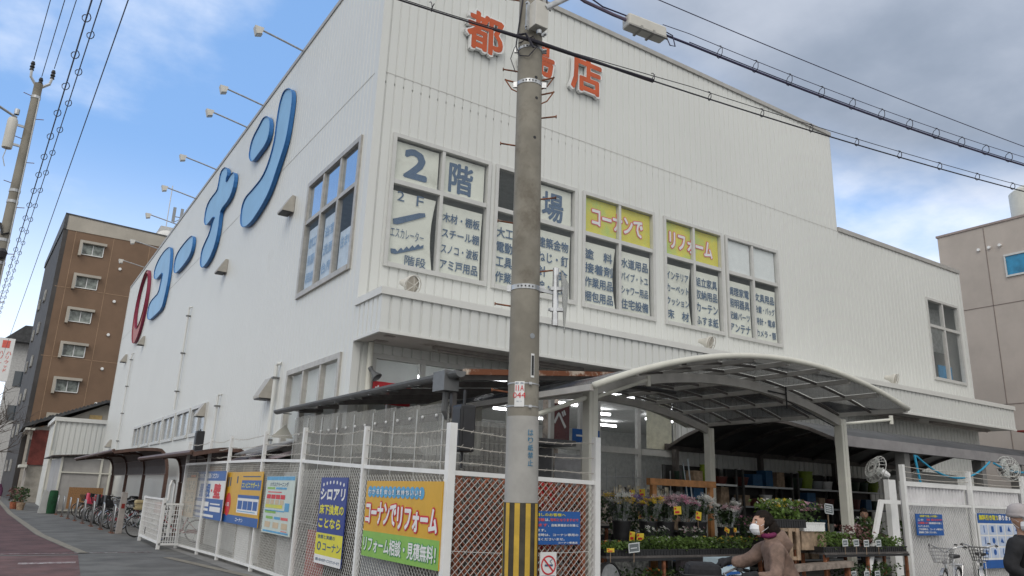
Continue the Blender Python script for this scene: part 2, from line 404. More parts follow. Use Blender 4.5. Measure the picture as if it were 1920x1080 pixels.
# ================================================================ ground
g = B(); S = 700
g.quad((-S, -S, -.004), (S, -S, -.004), (S, S, -.004), (-S, S, -.004)); structure('ground', g, ASPH)
KX = [(-6, 6.0), (6, 5.3), (10, 5.0), (14, 4.75), (15.75, 4.4), (19.84, 3.72), (21.2, 1.98), (28.2, 1.42), (44.6, .92), (70, .6), (140, .2)]
b = B()
for (y0, x0), (y1, x1) in zip(KX[6:], KX[7:]): b.quad((-5, y0, .0), (x0, y0, .0), (x1, y1, .0), (-5, y1, .0))
b.quad((-5, 20.95, 0), (1.98, 20.95, 0), (1.98, 21.2, 0), (-5, 21.2, 0))
structure('red_lane', b, mat('dark_red_lane', (.105, .055, .055), .9, var=.2, sc=1.2, bump=.3, bsc=170))
b = B(); b.quad((-5, 15.2, 0), (1.55, 15.2, 0), (1.95, 20.7, 0), (-5, 20.7, 0)); structure('red_crossing', b, REDASPH)
b = B()
for (y0, x0), (y1, x1) in zip(KX[6:], KX[7:]): b.quad((x0+.02, y0, .004), (x0+.24, y0, .004), (x1+.24, y1, .004), (x1+.02, y1, .004))
for (y0, x0), (y1, x1) in zip(KX[2:5], KX[3:6]): b.quad((x0-.13, y0, .004), (x0+.08, y0, .004), (x1+.08, y1, .004), (x1-.13, y1, .004))
structure('kerb', b, KERB)
b = B(); b.quad((-5, 20.72, .004), (3.6, 21.3, .004), (3.6, 21.4, .004), (-5, 20.84, .004)); b.quad((.72, 18.6, .004), (1.75, 18.75, .004), (1.78, 19.1, .004), (.75, 18.95, .004))
structure('lane_marking', b, LINE)
b = B(); b.quad((5.2, 7.8, .0), (30, 7.8, .0), (30, YF, .0), (5.2, YF, .0)); b.quad((4.4, 14, .0), (XL, 14, .0), (XL, 50, .0), (3.6, 50, .0))
structure('yard_pavement', b, FLOOR)
b = B(); b.quad((8, 25, .0+.004), (60, 25, .004), (60, 25.1, .004), (8, 25.1, .004))

# ================================================================ far buildings on the left
bk = thing('apartment_building', 'tall brown tiled apartment block with a dark side behind the end of the store', 'building', (1.47, 74, 0))
HB = 22.75
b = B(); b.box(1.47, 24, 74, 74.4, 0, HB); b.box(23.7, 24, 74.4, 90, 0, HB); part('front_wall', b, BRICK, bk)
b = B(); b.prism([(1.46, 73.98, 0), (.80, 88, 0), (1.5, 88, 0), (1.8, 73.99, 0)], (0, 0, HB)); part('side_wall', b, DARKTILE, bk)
b = B()
b.prism([(1.40, 73.95, HB), (24.1, 73.95, HB), (24.1, 73.95, HB+.55), (1.44, 73.95, HB+1.35)], (0, .5, 0)); part('parapet', b, BEIGEWALL, bk)
b = B(); b.prism([(1.38, 73.9, HB+1.35), (24.1, 73.9, HB+.55), (24.1, 73.9, HB+.65), (1.38, 73.9, HB+1.47)], (0, .6, 0)); b.prism([(1.38, 73.9, HB), (.7, 88, HB-.5), (.7, 88, HB), (1.38, 73.9, HB+1.4)], (.25, 0, 0)); part('parapet_cap', b, ROOFTILE, bk)
b = B()
for k in range(7): b.box(1.5, 23.9, 73.985, 73.996, HB-3*k-.4-1.75, HB-3*k-.35-1.75) if k % 2 else None
for x in (2.4, 5.4, 8.4, 11.4): b.box(x, x+.05, 73.985, 73.996, 0, HB)
part('tile_joint', b, mat('pale_tile_joint', (.33, .22, .14), .8), bk)
for k in range(7):
    z = 20.9-3.0*k
    for x in ((2.85, 10.6) if k < 7 else ()):
        w = B(); w.box(x, x+.22, 73.55, 73.99, z-.35, z+1.05); w.box(x+.22, x+2.1, 73.55, 73.99, z+.83, z+1.05)
        hd = part('window_hood', w, BEIGEWALL, bk)
        w = B(); x0 = x+.25
        for q in (x0, x0+.83, x0+1.66): w.box(q-.03, q+.03, 73.9, 73.97, z-.1, z+.8)
        w.box(x0, x0+1.66, 73.9, 73.97, z-.16, z-.1); part('window_frame', w, WHITE, hd)
        part('pane', B().quad((x0, 73.95, z-.1), (x0+1.66, 73.95, z-.1), (x0+1.66, 73.95, z+.83), (x0, 73.95, z+.83)), mat('pale_curtained_glass', (.20, .22, .20), .15, var=.4, sc=2), hd)
    d = B(); d.lathe((6.3, 73.98, z-.9), [(0, 0), (.13, 0), (.13, .12), (0, .14)], 8, (0, -1, 0)); part('vent_cap', d, WHITE, bk)
    w = B()
    if k > 0:
        for q in range(2):
          w = B(); f = .35+q*.35; xx = 1.46-.66*f; yy = 74+14*f; w.box(xx-.16, xx-.02, yy, yy+1.5, z-.7, z+.3)
          part('side_window_box', w, mat('pale_side_bay', (.42, .42, .40), .6, var=.2, sc=3), bk)
b = B(); b.box(9.4, 13.0, 77, 82, HB, HB+3.0); th = part('rooftop_house', b, mat('white_render', (.55, .55, .54), .7), bk)
b = B()
for i in range(3): b.box(10.2+i*.75, 10.75+i*.75, 76.95, 76.99, HB+1.9, HB+2.5)
part('grille', b, DARKMETAL, th)
an = thing('roof_antenna', 'cluster of mobile phone antennas with a tall mast on the brown block', 'antenna', (12, 78, HB+4.2))
b = B(); b.tube([(9.9, 77.4, HB+2.9), (9.9, 77.4, HB+7.4)], .05, 6); part('mast', b, GALV, an)
b = B(); b.tube([(11.2, 78, HB+3), (11.2, 78, HB+5.2)], .08, 6); b.tube([(10.4, 78, HB+4.5), (12, 78, HB+4.5)], .05, 6); b.tube([(10.5, 78, HB+3.8), (11.9, 78, HB+5)], .04, 5); part('bracket', b, GALV, an)
for x in (10.5, 11.2, 11.9): part('antenna_panel', B().box(x-.14, x+.14, 77.8, 77.95, HB+3.9, HB+5.4), GREYBOX, an)
dsh = thing('satellite_dish', 'round white satellite dish on the rooftop house', 'dish', (9.9, 76.6, HB+1.4))
b = B(); b.lathe((9.9, 76.5, HB+1.6), [(0, 0), (.5, -.06), (.85, -.22), (.86, -.20), (.5, -.02), (0, .04)], 18, (.2, 1, -.3)); part('bowl', b, WHITE, dsh, smooth=True)
part('stand', B().tube([(9.9, 76.7, HB), (9.9, 76.7, HB+1.6)], .07, 6), GALV, dsh)

sd = thing('tin_shed', 'white corrugated metal shed between the store end and the old house', 'shed', (2.8, 56, 0))
b = B(); corr(b, (2.8, 56, 0), UF, 3.9, 0, 5.2, pitch=.3, d=.05, g=.1); corr(b, (2.8, 63, 0), UL, 7, 0, 5.2, pitch=.3, d=.05, g=.1); part('wall', b, CLAD, sd)
b = B(); b.box(2.65, 6.8, 55.85, 63.1, 5.2, 5.45); part('roof', b, TRIM, sd); b = B(); b.tube([(2.75, 55.9, 5.2), (2.75, 55.9, 0)], .05, 6); part('downpipe', b, CREAM, sd)
ho = thing('old_house', 'old wooden house with dark tiled roof and a dark red tin wall', 'house', (1.9, 66, 0))
b = B(); b.box(2.0, 9, 66, 73, 0, 5.3); part('wall', b, OLDWALL, ho)
b = B(); b.box(1.93, 3.4, 65.9, 65.99, 2.6, 5.1); part('tin_wall', b, REDWALL, ho)
b = B(); b.prism([(1.2, 65.2, 5.4), (6.4, 65.2, 7.6), (9.8, 65.2, 5.9), (9.8, 65.2, 5.75), (6.4, 65.2, 7.42), (1.2, 65.2, 5.15)], (0, 8.4, 0)); rf = part('roof', b, ROOFTILE, ho)
b = B()
for k in range(22): x = 1.3+k*.235; z = 5.42+(x-1.2)*.423; b.beam((x, 65.15, z+.02), (x, 73.5, z+.02), .07, .05)
part('tile_ridge', b, ROOFTILE, rf)
b = B(); b.prism([(2.4, 65.95, 5.3), (8.8, 65.95, 5.3), (8.8, 65.95, 6.1), (6.4, 65.95, 7.3)], (0, .2, 0)); gb = part('gable', b, BEIGEWALL, ho)
part('gable_window', B().box(5.35, 6.2, 65.88, 65.94, 5.75, 6.45), mat('tan_window_pane', (.55, .38, .16), .4), ho)  # tan base colour on the gable pane
b = B(); b.box(1.5, 1.95, 65.2, 70, 2.4, 2.6); b.box(1.4, 2.0, 64.8, 72, 5.0, 5.15); part('eaves_gutter', b, CREAM, ho)
b = B(); b.box(1.75, 1.98, 66.6, 68.6, 2.8, 4.4); part('window', b, mat('old_window', (.12, .12, .12), .3), ho)
part('corner_post', B().box(1.62, 1.78, 65.3, 65.5, 0, 5), OLDWALL, ho)
ho2 = thing('white_house', 'pale house with a dark eave at the far left edge of the street', 'house', (.2, 96, 0))
b = B(); b.box(-.55, 6, 96, 110, 0, 15.6); part('wall', b, mat('white_render', (.55, .55, .54), .7), ho2)
b = B(); b.prism([(-1.6, 95, 15.6), (6, 95, 15.6), (6, 95, 17.6), (.2, 95, 17.4)], (0, 16, 0)); part('roof', b, ROOFTILE, ho2)
part('window', B().box(.1, .9, 95.9, 95.99, 11, 12.6), GLASS, ho2); part('window', B().box(.1, .9, 95.9, 95.99, 7.5, 9), GLASS, ho2)
# blocks further down the street so that the end of the road is closed
for i, (x0, x1, y, h, m, lab) in enumerate(((-11, -3.5, 120, 9, OLDWALL, 'low plaster building far down the left side of the street'), (2, 10, 125, 14, BEIGEWALL, 'plain beige building far down the street'))):
    t_ = thing('far_building', lab, 'building', (x0, y, 0)); part('wall', B().box(x0, x1, y, y+12, 0, h), m, t_)
    for k in range(3):
        for q in range(2): part('window', B().box(x0+1+k*2, x0+2.2+k*2, y-.05, y-.01, 2+q*3.5, 3.6+q*3.5), GLASS, t_)
hw = thing('hanging_sign', 'white vertical shop sign with red square and red lettering at the left edge', 'sign', (-.45, 60, 5))
b = B(); b.box(-1.16, -.27, 60, 60.25, 7.75, 10.6); bd = part('sign_board', b, WHITE, hw)
tb = B(); tb.box(-.95, -.52, 59.985, 59.992, 9.95, 10.45)
for i, s in enumerate('ハリウッド'): text(tb, s, (-.62, 59.995, 9.5-i*.29), UF, VZ, None, .22 if s != 'ッ' else .15, off=.02)
for i, s in enumerate('ハリー'): text(tb, s, (-1.0, 59.995, 9.5-i*.29), UF, VZ, .2, .22 if s != 'ー' else .03, off=.02)
part('sign_lettering', tb, mat('salmon_ink', (.70, .13, .10), .5), bd)
part('sign_post', B().tube([(-1.4, 60.1, 0), (-1.4, 60.1, 10.2)], .07, 6).tube([(-1.4, 60.1, 9.9), (-1.1, 60.1, 9.9)], .04, 5), GALV, hw)
tr = thing('bare_tree', 'small leafless winter tree at the left edge of the street', 'tree', (-1.1, 52, 0))
r2 = random.Random(3); tb = B(); tw = B()
tb.tube([(-1.1, 52, 0), (-1.05, 52, 2.2), (-.95, 52.05, 4)], [.13, .10, .07], 7)
def branch(p, d, L, r, k, b):
    q = [p]; v = Vector(d)
    for i in range(4): v = (v+Vector((r2.gauss(0, .22), r2.gauss(0, .22), r2.gauss(.05, .15)))).normalized(); q.append(q[-1]+v*L/4)
    b.tube(q, [r*(1-.17*i) for i in range(5)], 4, caps=False)
    if k:
        for i in range(5): branch(q[r2.randint(1, 4)], (v+Vector((r2.gauss(0, .7), r2.gauss(0, .7), r2.gauss(.1, .4)))).normalized(), L*.6, r*.5, k-1, tw)
for i in range(7): branch(Vector((-1.0, 52, 2.2+i*.28)), Vector((r2.gauss(.25, .6), r2.gauss(0, .6), .6)).normalized(), 2.3, .05, 2, tb)
part('trunk', tb, mat('grey_bark', (.09, .075, .065), .9, var=.2), tr); part('crown', tw, MATS['grey_bark'], tr, stuff=True)
# odds and ends at the house front
r3 = random.Random(5)
POTS = ['brown flowerpot', 'terracotta flowerpot', 'grey flowerpot']
for i in range(7):
    x, y = 1.25+r3.uniform(0, .5)+i*.02, 50+i*1.5; lab = f'{POTS[i % 3]} by the old house, {LN[i]} of the row'
    p = thing('potted_plant', lab, 'potted plant', (x, y, 0), 'potted plants along the old house')
    b = B(); b.lathe((x, y, 0), [(0, 0), (.16, 0), (.22, .38), (.18, .38), (.17, .33), (0, .33)], 10); part('pot', b, (WOOD, LATTICE, GREYBOX)[i % 3], p)
    b = B(); leaves(b, (x, y, .33), (.3, .3, .75), 60, .16, r3); part('foliage', b, (GREEN2, RUSSET, GREEN3)[i % 3], p, stuff=True)
fs = thing('storage_lean_to', 'low grey plastic-sheeted storage shed with cream posts beside the tin shed', 'shed', (2.9, 47, 0))
b = B(); b.quad((2.9, 46.6, 0), (XL-.1, 46.6, 0), (XL-.1, 46.6, 2.75), (2.9, 46.6, 2.75)); b.quad((2.75, 54, 0), (2.9, 46.6, 0), (2.9, 46.6, 2.75), (2.75, 54, 2.75)); part('sheet_wall', b, mat('grey_plastic_sheet', (.36, .35, .34), .4, var=.1, sc=.8, streak=.2), fs)
b = B()
for x in (2.9, 4.75, 5.2): b.box(x-.05, x+.05, 46.5, 46.6, 0, 2.8)
b.box(2.9, 5.3, 46.49, 46.55, 2.0, 2.06); b.box(2.9, 5.3, 46.49, 46.55, .1, .16); b.box(2.5, 2.6, 49.8, 49.9, 0, 3.2); part('post', b, CREAM, fs)
b = B(); b.prism([(2.4, 46.2, 2.8), (XL-.05, 46.2, 3.05), (XL-.05, 46.2, 3.1), (2.4, 46.2, 2.85)], (0, 8, 0)); part('roof', b, BROWNROOF, fs)
b = B(); b.prism([(2.2, 45.9, 0), (2.58, 46.1, 0), (2.6, 46.1, .95), (2.32, 45.9, 1.15)], (0, .12, 0)); tag(part('leaning_board', b, WHITE), 'white board leaning beside the green brush', 'board')
b = B(); b.lathe((2.74, 45.5, 0), [(0, 0), (.2, 0), (.22, .5), (.2, 1.05), (.15, 1.12), (0, 1.12)], 12); tag(part('green_cover', b, GREENBRUSH, auto=50), 'dark green covered bin next to the leaning white board', 'bin')
b = B(); b.box(3.35, 4.9, 45.3, 45.36, .25, 1.3); tag(part('woven_screen', b, BROWNWRAP), 'brown woven screen standing behind the farthest bicycles', 'screen')

# ================================================================ right neighbour
nb = thing('neighbour_building', 'plain pinkish beige building beyond the right end of the store', 'building', (36, 17.7, 0))
b = B(); b.prism([(36, 17.7, 0), (36, -8, 0), (52, -8, 0), (52, 17.7, 0)], (0, 0, 14.35)); part('wall', b, PINKWALL, nb)
b = B(); b.box(35.95, 52.05, -8, 17.75, 14.352, 14.45); part('parapet_cap', b, mat('pink_cap', (.30, .24, .22), .6), nb)
b = B()
for z in (10.6, 6.2): b.box(35.985, 35.997, -8, 17.69, z, z+.03)
for y in (15.6, 10.6, 5.6): b.box(35.985, 35.997, y, y+.03, 0, 14.3)
part('panel_joint', b, mat('wall_joint', (.22, .18, .16), .8), nb)
for (y0, y1, z0, z1, m) in ((10.4, 14.85, 11.85, 12.72, mat('blue_film_glass', (.02, .20, .36), .15, var=.3, sc=1)), (10.4, 14.3, 7.4, 9.2, GLASS), (10.4, 14.6, 3.2, 4.6, GLASS)):
    w = B(); w.box(35.93, 35.99, y0, y1+.06, z1, z1+.09); w.box(35.94, 35.99, y1, y1+.06, z0, z1); w.box(35.93, 35.99, y0, y1+.06, z0-.08, z0); f = part('window_frame', w, ALU, nb)
    part('pane', B().quad((35.975, y1, z0), (35.975, y0, z0), (35.975, y0, z1), (35.975, y1, z1)), m, f)
for y in (15.9, 15.45, 15.0): d = B(); d.lathe((36, y, 13.3), [(0, .1), (.07, .1), (.07, 0)], 8, (-1, 0, 0)); part('vent_cap', d, WHITE, nb)
tk = thing('roof_tank', 'pale cylindrical water tank on the neighbouring roof', 'tank', (38, 14.4, 14.45)); b = B(); b.lathe((38.2, 14.2, 14.45), [(0, 0), (1.0, 0), (1.0, 1.7), (.7, 1.95), (.2, 2.0), (0, 2.0)], 24); part('tank', b, CREAM, tk, auto=40)
b = B(); b.lathe((38.2, 14.2, 16.4), [(0, 0), (.25, 0), (.25, .18), (0, .2)], 12); part('lid', b, GREYBOX, tk)
ew = thing('eave_canopy', 'dark flat eave with a red strip on the neighbouring wall', 'canopy', (35.5, 13, 4.7)); part('slab', B().box(33.8, 35.98, 4, 14.2, 4.5, 4.62), DARKMETAL, ew); part('strip', B().box(33.7, 35.98, 4, 14.4, 4.8, 4.86), REDSIDE, ew)
# ================================================================ the store


store = thing('store_building', 'large two storey white metal clad store filling the middle of the view', 'store', (XL, YF, 0))
UNITS = [(5.97, 8.40), (8.60, 10.95), (11.20, 13.60), (14.0, 16.25), (16.45, 18.73)]
WZ0, WZ1, WZM = 6.18, 9.10, 8.05
fh = [(a-XL, c-XL, WZ0, WZ1) for a, c in UNITS]+[(27.12-XL, 29.3-XL, WZ0, WZ1)]
# front wall, its upper high block, the fascia that juts out over the entrance, the side wall
part('front_wall', corr(B(), (XL, YF, 4.6), UF, XR-XL, 4.6, ZLOW, d=.02, g=.03, holes=fh), CLAD, store)
part('front_wall_upper', corr(B(), (XL, YF-.002, ZLOW), UF, XH-XL, ZLOW, ZT, d=.02, g=.03), CLAD, store)
FY0, FZ0, FZ1 = 12.75, 4.49, 5.33
b = corr(B(), (XL-.02, FY0, FZ0), UF, 29.82-XL, FZ0+.03, FZ1-.14)
corr(b, (XL-.02, YF-.02, FZ0), UL, YF-FY0-.02, FZ0+.03, FZ1-.14)
corr(b, (29.80, FY0, FZ0), (0, 1, 0), YF-FY0, FZ0+.03, FZ1-.14)
fas = part('fascia', b, CLAD, store)
b = B(); b.box(XL-.06, 29.85, FY0-.05, FY0+.06, FZ1-.14, FZ1); b.box(XL-.06, XL+.05, FY0+.06, YF+.02, FZ1-.14, FZ1); b.box(29.74, 29.85, FY0+.06, YF, FZ1-.14, FZ1)
b.box(XL-.035, 29.82, FY0-.02, FY0+.03, FZ0-.02, FZ0+.035); b.box(XL-.035, XL+.02, FY0+.03, YF-.02, FZ0-.02, FZ0+.035)
b.quad((XL, FY0, FZ1-.05), (29.8, FY0, FZ1-.05), (29.8, YF, FZ1+.0), (XL, YF, FZ1+.0))
part('fascia_cap', b, TRIM, fas)
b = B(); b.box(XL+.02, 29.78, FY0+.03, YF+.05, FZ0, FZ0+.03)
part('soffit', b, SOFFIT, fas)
b = B()
for i in range(5):
    x = 6.9+i*4.6; b.box(x, x+3.8, 13.28, 13.40, FZ0-.07, FZ0-.002); b.tube([(x+.1, 13.34, FZ0-.09), (x+3.7, 13.34, FZ0-.09)], .016, 6)
b.box(5.75, 6.0, 13.55, 13.7, FZ0-.015, FZ0-.002); b.box(5.7, 5.9, 13.0, 13.12, FZ0-.015, FZ0-.002)
part('soffit_light_fitting', b, mat('dusty_fitting', (.30, .27, .25), .6, var=.1), fas)
# left wall. s runs from the far end toward the corner
def lh(y0, y1, z0, z1): return (YB-y1, YB-y0, z0, z1)
FARW = [(26.3+i*2.68, 26.3+i*2.68+2.3) for i in range(6)]
LW = [lh(14.6, 17.98, 6.15, 9.12), lh(14.62, 17.98, 2.6, 4.29)]+[lh(a, c, 3.26, 4.22) for a, c in FARW]
part('side_wall', corr(B(), (XL, YB, 0), UL, YB-YF, 0, ZT, d=.008, g=.03, holes=LW), CLAD, store)
b = B(); b.box(XL+.01, XR, YF+.02, YB, ZLOW-.25, ZLOW-.2); b.box(XL+.01, XH, YF+.02, YB, ZT-.3, ZT-.25)
b.quad((XR, YF, 0), (XR, YB, 0), (XR, YB, ZLOW), (XR, YF, ZLOW)); b.quad((XH, YF, ZLOW-.3), (XH, YB, ZLOW-.3), (XH, YB, ZT), (XH, YF, ZT))
b.quad((XR, YB, 0), (XL, YB, 0), (XL, YB, ZT-.2), (XR, YB, ZT-.2))
part('roof_and_rear_walls', b, CLAD, store)
b = B()
b.box(XL-.03, XH+.02, YF-.055, YF+.06, ZT, ZT+.13); b.box(XL-.03, XL+.06, YF+.06, YB+.03, ZT, ZT+.13)
b.box(XH+.02, XR+.03, YF-.05, YF+.06, ZLOW, ZLOW+.15); b.box(XR-.06, XR+.03, YF+.06, YB, ZLOW, ZLOW+.15)
part('parapet_cap', b, mat('grey_parapet_cap', (.40, .39, .37), .5, var=.05), store)
for q in (B().box(XL-.022, XL+.16, YF-.03, YF-.013, FZ1, ZT).box(XL-.022, XL-.006, YF-.013, YF+.16, FZ1, ZT), B().box(XL-.02, XL+.14, YF-.02, YF-.006, 0, FZ0-.03).box(XL-.02, XL-.006, YF-.006, YF+.12, 0, FZ0-.03), B().box(XR-.12, XR+.015, YF-.02, YF-.004, FZ1, ZLOW), B().box(XL-.018, XL-.004, YB-.15, YB+.01, 0, ZT)):
    part('corner_trim', q, CLAD, store)
b = B(); b.box(XL+.16, XH, YF-.006, YF-.001, ZLOW-.008, ZLOW+.006)
part('lap_joint', b, mat('grey_lap_joint', (.55, .54, .51), .7), store)  # thin grey line along the lap of the sheets
b = B(); b.box(XL-.007, XL-.002, YF+.16, YB, ZLOW+.0, ZLOW+.012); part('lap_joint', b, MATS['grey_lap_joint'], store)

# second floor windows of the front: frame, panes, posters and their writing
def blk(b, x0, x1, y0, y1, z0, z1): b.box(x0, x1, y0, y1, z0, z1)
POST = {
 0: ((None, ['二F']), ('階', ['木材・棚板', 'スチール棚', 'スノコ・波板', 'アミ戸用品'])),
 1: ((None, ['大工道具', '電動工具', '工具', '作業']), ('場', ['建築金物', 'ねじ・釘', '針　金', '錠・金網'])),
 2: ((None, ['塗　料', '接着剤', '作業用品', '梱包用品']), (None, ['水道用品', 'パイプ・トユ', 'シャワー用品', '住宅設備'])),
 3: ((None, ['インテリア', 'カーペット', 'クッション', '床　材']), (None, ['組立家具', '収納用品', 'カーテン', 'ふすま紙'])),
 4: ((None, ['調理家電', '照明器具', '配線パーツ', 'アンテナ']), (None, ['文具用品', '合鍵・バッグ', '時計・電卓', 'カメラ・額']))}
def frame_x(b, x0, x1, z0, z1, cols, zm, y, fw=.05, mid=.04, dep=.10):
    b.box(x0-.035, x0+fw, y-.045, y+dep, z0-.05, z1+.05); b.box(x1-fw, x1+.035, y-.045, y+dep, z0-.05, z1+.05)
    b.box(x0+fw, x1-fw, y-.045, y+dep, z1-fw+.01, z1+.05); b.box(x0+fw, x1-fw, y-.06, y+dep, z0-.05, z0+fw)
    for c in cols: b.box(c-mid, c+mid, y-.03, y+dep-.01, z0+fw, z1-fw+.01)
    if zm:
        xs = [x0+fw]+[q for c in cols for q in (c-mid, c+mid)]+[x1-fw]
        for i in range(0, len(xs), 2): b.box(xs[i], xs[i+1], y-.028, y+dep-.012, zm-.055, zm+.045)
def poster_lines(b, lines, x0, x1, z0, z1, y, jw=.0):
    n = len(lines); hh = (z1-z0)/n
    for i, s in enumerate(lines):
        full = x1-x0; w_ = full if len(s) >= 4 else full*(.98 if ('　' in s or s == '接着剤') else len(s)/4*.96)
        h_ = hh*.70 if len(s) < 5 else hh*.60
        text(b, s, (x0, y, z1-hh*(i+.5)-h_/2), UF, VZ, w_, h_, off=.022)
wins = []
for ui, (x0, x1) in enumerate(UNITS):
    xm = (x0+x1)/2
    b = B(); frame_x(b, x0, x1, WZ0, WZ1, [xm], WZM, YF); wf = part('window', b, ALU, store); wins.append(wf)
    for ci, (a, c) in enumerate(((x0+.06, xm-.05), (xm+.05, x1-.06))):
        for ri, (z0, z1) in enumerate(((WZ0+.06, WZM-.055), (WZM+.045, WZ1-.05))):
            part('pane', B().quad((a, YF+.03, z0), (c, YF+.03, z0), (c, YF+.03, z1), (a, YF+.03, z1)), CLEAR, wf)
        head, lines = POST[ui][ci]
        # lower poster hangs a little crooked behind its pane
        j = rnd.uniform(0, .10); k = rnd.uniform(.02, .07)
        curl = .08 if (ui, ci) in ((0, 0), (2, 0), (3, 0)) else .02
        pb = B(); zt = WZM-.055-(.14 if ui else .11)-j*.5
        nseg = 6
        for q in range(nseg):
            za, zb = WZ0+.06+(zt-WZ0-.06)*q/nseg, WZ0+.06+(zt-WZ0-.06)*(q+1)/nseg
            ea, eb = [curl*math.sin(math.pi*(q+e)/nseg) for e in (0, 1)]
            pb.quad((a+.005, YF+.075, za), (c-.03-ea, YF+.075+ea*.2, za), (c-.03-eb, YF+.075+eb*.2, zb), (a+.005, YF+.075, zb))
        part('poster', pb, PAPER, wf)
        tb = B()
        if ui == 0 and ci == 0:
            text(tb, '2', (a+.14, YF+.065, 7.66), UF, VZ, .17, .22); text(tb, 'F', (a+.60, YF+.065, 7.64), UF, VZ, .17, .24)
            for sx, sz in ((a+.08, 7.22),):
                tb.prism([(sx, YF+.06, sz), (sx+.02, YF+.06, sz-.11), (sx+.12, YF+.06, sz-.10), (sx+.72, YF+.06, sz+.20), (sx+.76, YF+.06, sz+.22), (sx+.74, YF+.06, sz+.30), (sx+.6, YF+.06, sz+.27)], (0, .004, 0))
            text(tb, 'エスカレーター', (a+.05, YF+.065, 6.83), UF, VZ, .78, .22)
            st = [(a+.08, YF+.06, 6.56), (a+.10, YF+.06, 6.46), (a+.2, YF+.06, 6.46), (a+.84, YF+.06, 6.72), (a+.84, YF+.06, 6.80)]
            for q in range(5):
                xx = a+.84-.13*(q+1); zz = 6.80-.055*(q+1); st += [(xx+.0, YF+.06, zz+.02), (xx, YF+.06, zz-.0)] if q % 1 else [(xx+.05, YF+.06, zz+.0), (xx, YF+.06, zz+.045)]
            tb.prism(st, (0, .004, 0)); text(tb, '階段', (a+.42, YF+.065, 6.27), UF, VZ, .50, .22, off=.01)
        else: poster_lines(tb, lines, a+.06, c-.09-curl*.4, WZ0+.10, zt-.12, YF+.065)
        part('poster_lettering', tb, INK, wf)
        zu0, zu1 = WZM+.05, WZ1-.055
        if ui == 0 or (ui == 1 and ci == 1):
            part('poster', B().box(a, c-.03, YF+.07, YF+.08, zu0, zu1-.03), PAPER, wf)
            tb = B()
            if ui == 0 and ci == 0: text(tb, '2', (a+.26, YF+.066, zu0+.16), UF, VZ, .52, .64, off=.035)
            elif ui == 0: text(tb, '階', (a+.16, YF+.066, zu0+.09), UF, VZ, .60, .70, off=.028)
            else: text(tb, '場', (a+.16, YF+.066, zu0+.05), UF, VZ, .62, .72, off=.028)
            part('poster_lettering', tb, INK, wf)
        elif ui in (2, 3): part('poster', B().box(a, c, YF+.07, YF+.08, zu0, zu1), YPAPER, wf)
        elif ui == 4: part('blind', B().box(a+.03, c-.02, YF+.05, YF+.06, zu0, zu1), mat('pale_panel', (.74, .78, .78), .6, var=.02), wf)
    if ui in (2, 3):
        s = 'コーナンで' if ui == 2 else 'リフォーム'
        o = (x0+.34, YF+.061, WZM+.30) if ui == 2 else (x0+.27, YF+.061, WZM+.27); w_ = 1.72 if ui == 2 else 1.66
        for off, m, l_, nm in ((.115, PINKINK, .0, 'poster_lettering_outline'), (.045, WHITEINK, .008, 'poster_lettering')):
            tb = B(); text(tb, s, o, UF, VZ, w_, .46, off=off, lift=l_); part(nm, tb, m, wf)
# window at the far right with merchandise behind it
b = B(); frame_x(b, 27.12, 29.3, WZ0, WZ1, [28.2], 8.12, YF); wf = part('window', b, ALU, store)
for a, c in ((27.18, 28.15), (28.25, 29.24)):
    for z0, z1 in ((WZ0+.06, 8.06), (8.17, WZ1-.06)): part('pane', B().quad((a, YF+.03, z0), (c, YF+.03, z0), (c, YF+.03, z1), (a, YF+.03, z1)), CLEAR, wf)
g = B().box(27.2, 29.22, YF+.5, YF+.52, 7.35, 9.0); part('display_board', g, mat('grey_board', (.25, .26, .25), .7, var=.15), wf)
part('display_board', B().box(27.3, 28.0, YF+.4, YF+.45, 6.9, 7.3), mat('orange_carton', (.55, .22, .05), .6), wf)
part('display_board', B().box(28.3, 29.2, YF+.4, YF+.45, 6.25, 6.85), mat('blue_carton', (.06, .26, .48), .6), wf)
part('display_board', B().box(27.3, 28.1, YF+.42, YF+.47, 7.5, 8.0), BLIND, wf)
# side windows: above, three columns with pale blue lettering
def frame_y(b, y0, y1, z0, z1, cols, zm, x, fw=.07, mid=.05, dep=.10):
    b.box(x-.045, x+dep, y0-.05, y0+fw, z0-.05, z1+.05); b.box(x-.045, x+dep, y1-fw, y1+.05, z0-.05, z1+.05)
    b.box(x-.045, x+dep, y0+fw, y1-fw, z1-fw, z1+.05); b.box(x-.06, x+dep, y0+fw, y1-fw, z0-.05, z0+fw)
    for c in cols: b.box(x-.03, x+dep-.01, c-mid, c+mid, z0+fw, z1-fw)
    if zm:
        ys = [y0+fw]+[q for c in cols for q in (c-mid, c+mid)]+[y1-fw]
        for i in range(0, len(ys), 2): b.box(x-.028, x+dep-.012, ys[i], ys[i+1], zm-.05, zm+.05)
cols = [15.73, 16.85]
b = B(); frame_y(b, 14.6, 17.98, 6.15, 9.12, cols, 8.06, XL); wf = part('window', b, mat('bronze_frame', (.44, .42, .385), .45, metal=.1), store)
ed = [14.67, 15.68, 15.78, 16.80, 16.90, 17.91]
SKYGLASS = mat('sky_reflecting_glass', (.50, .56, .62), .03, var=.02, spec=1.0, metal=.85)
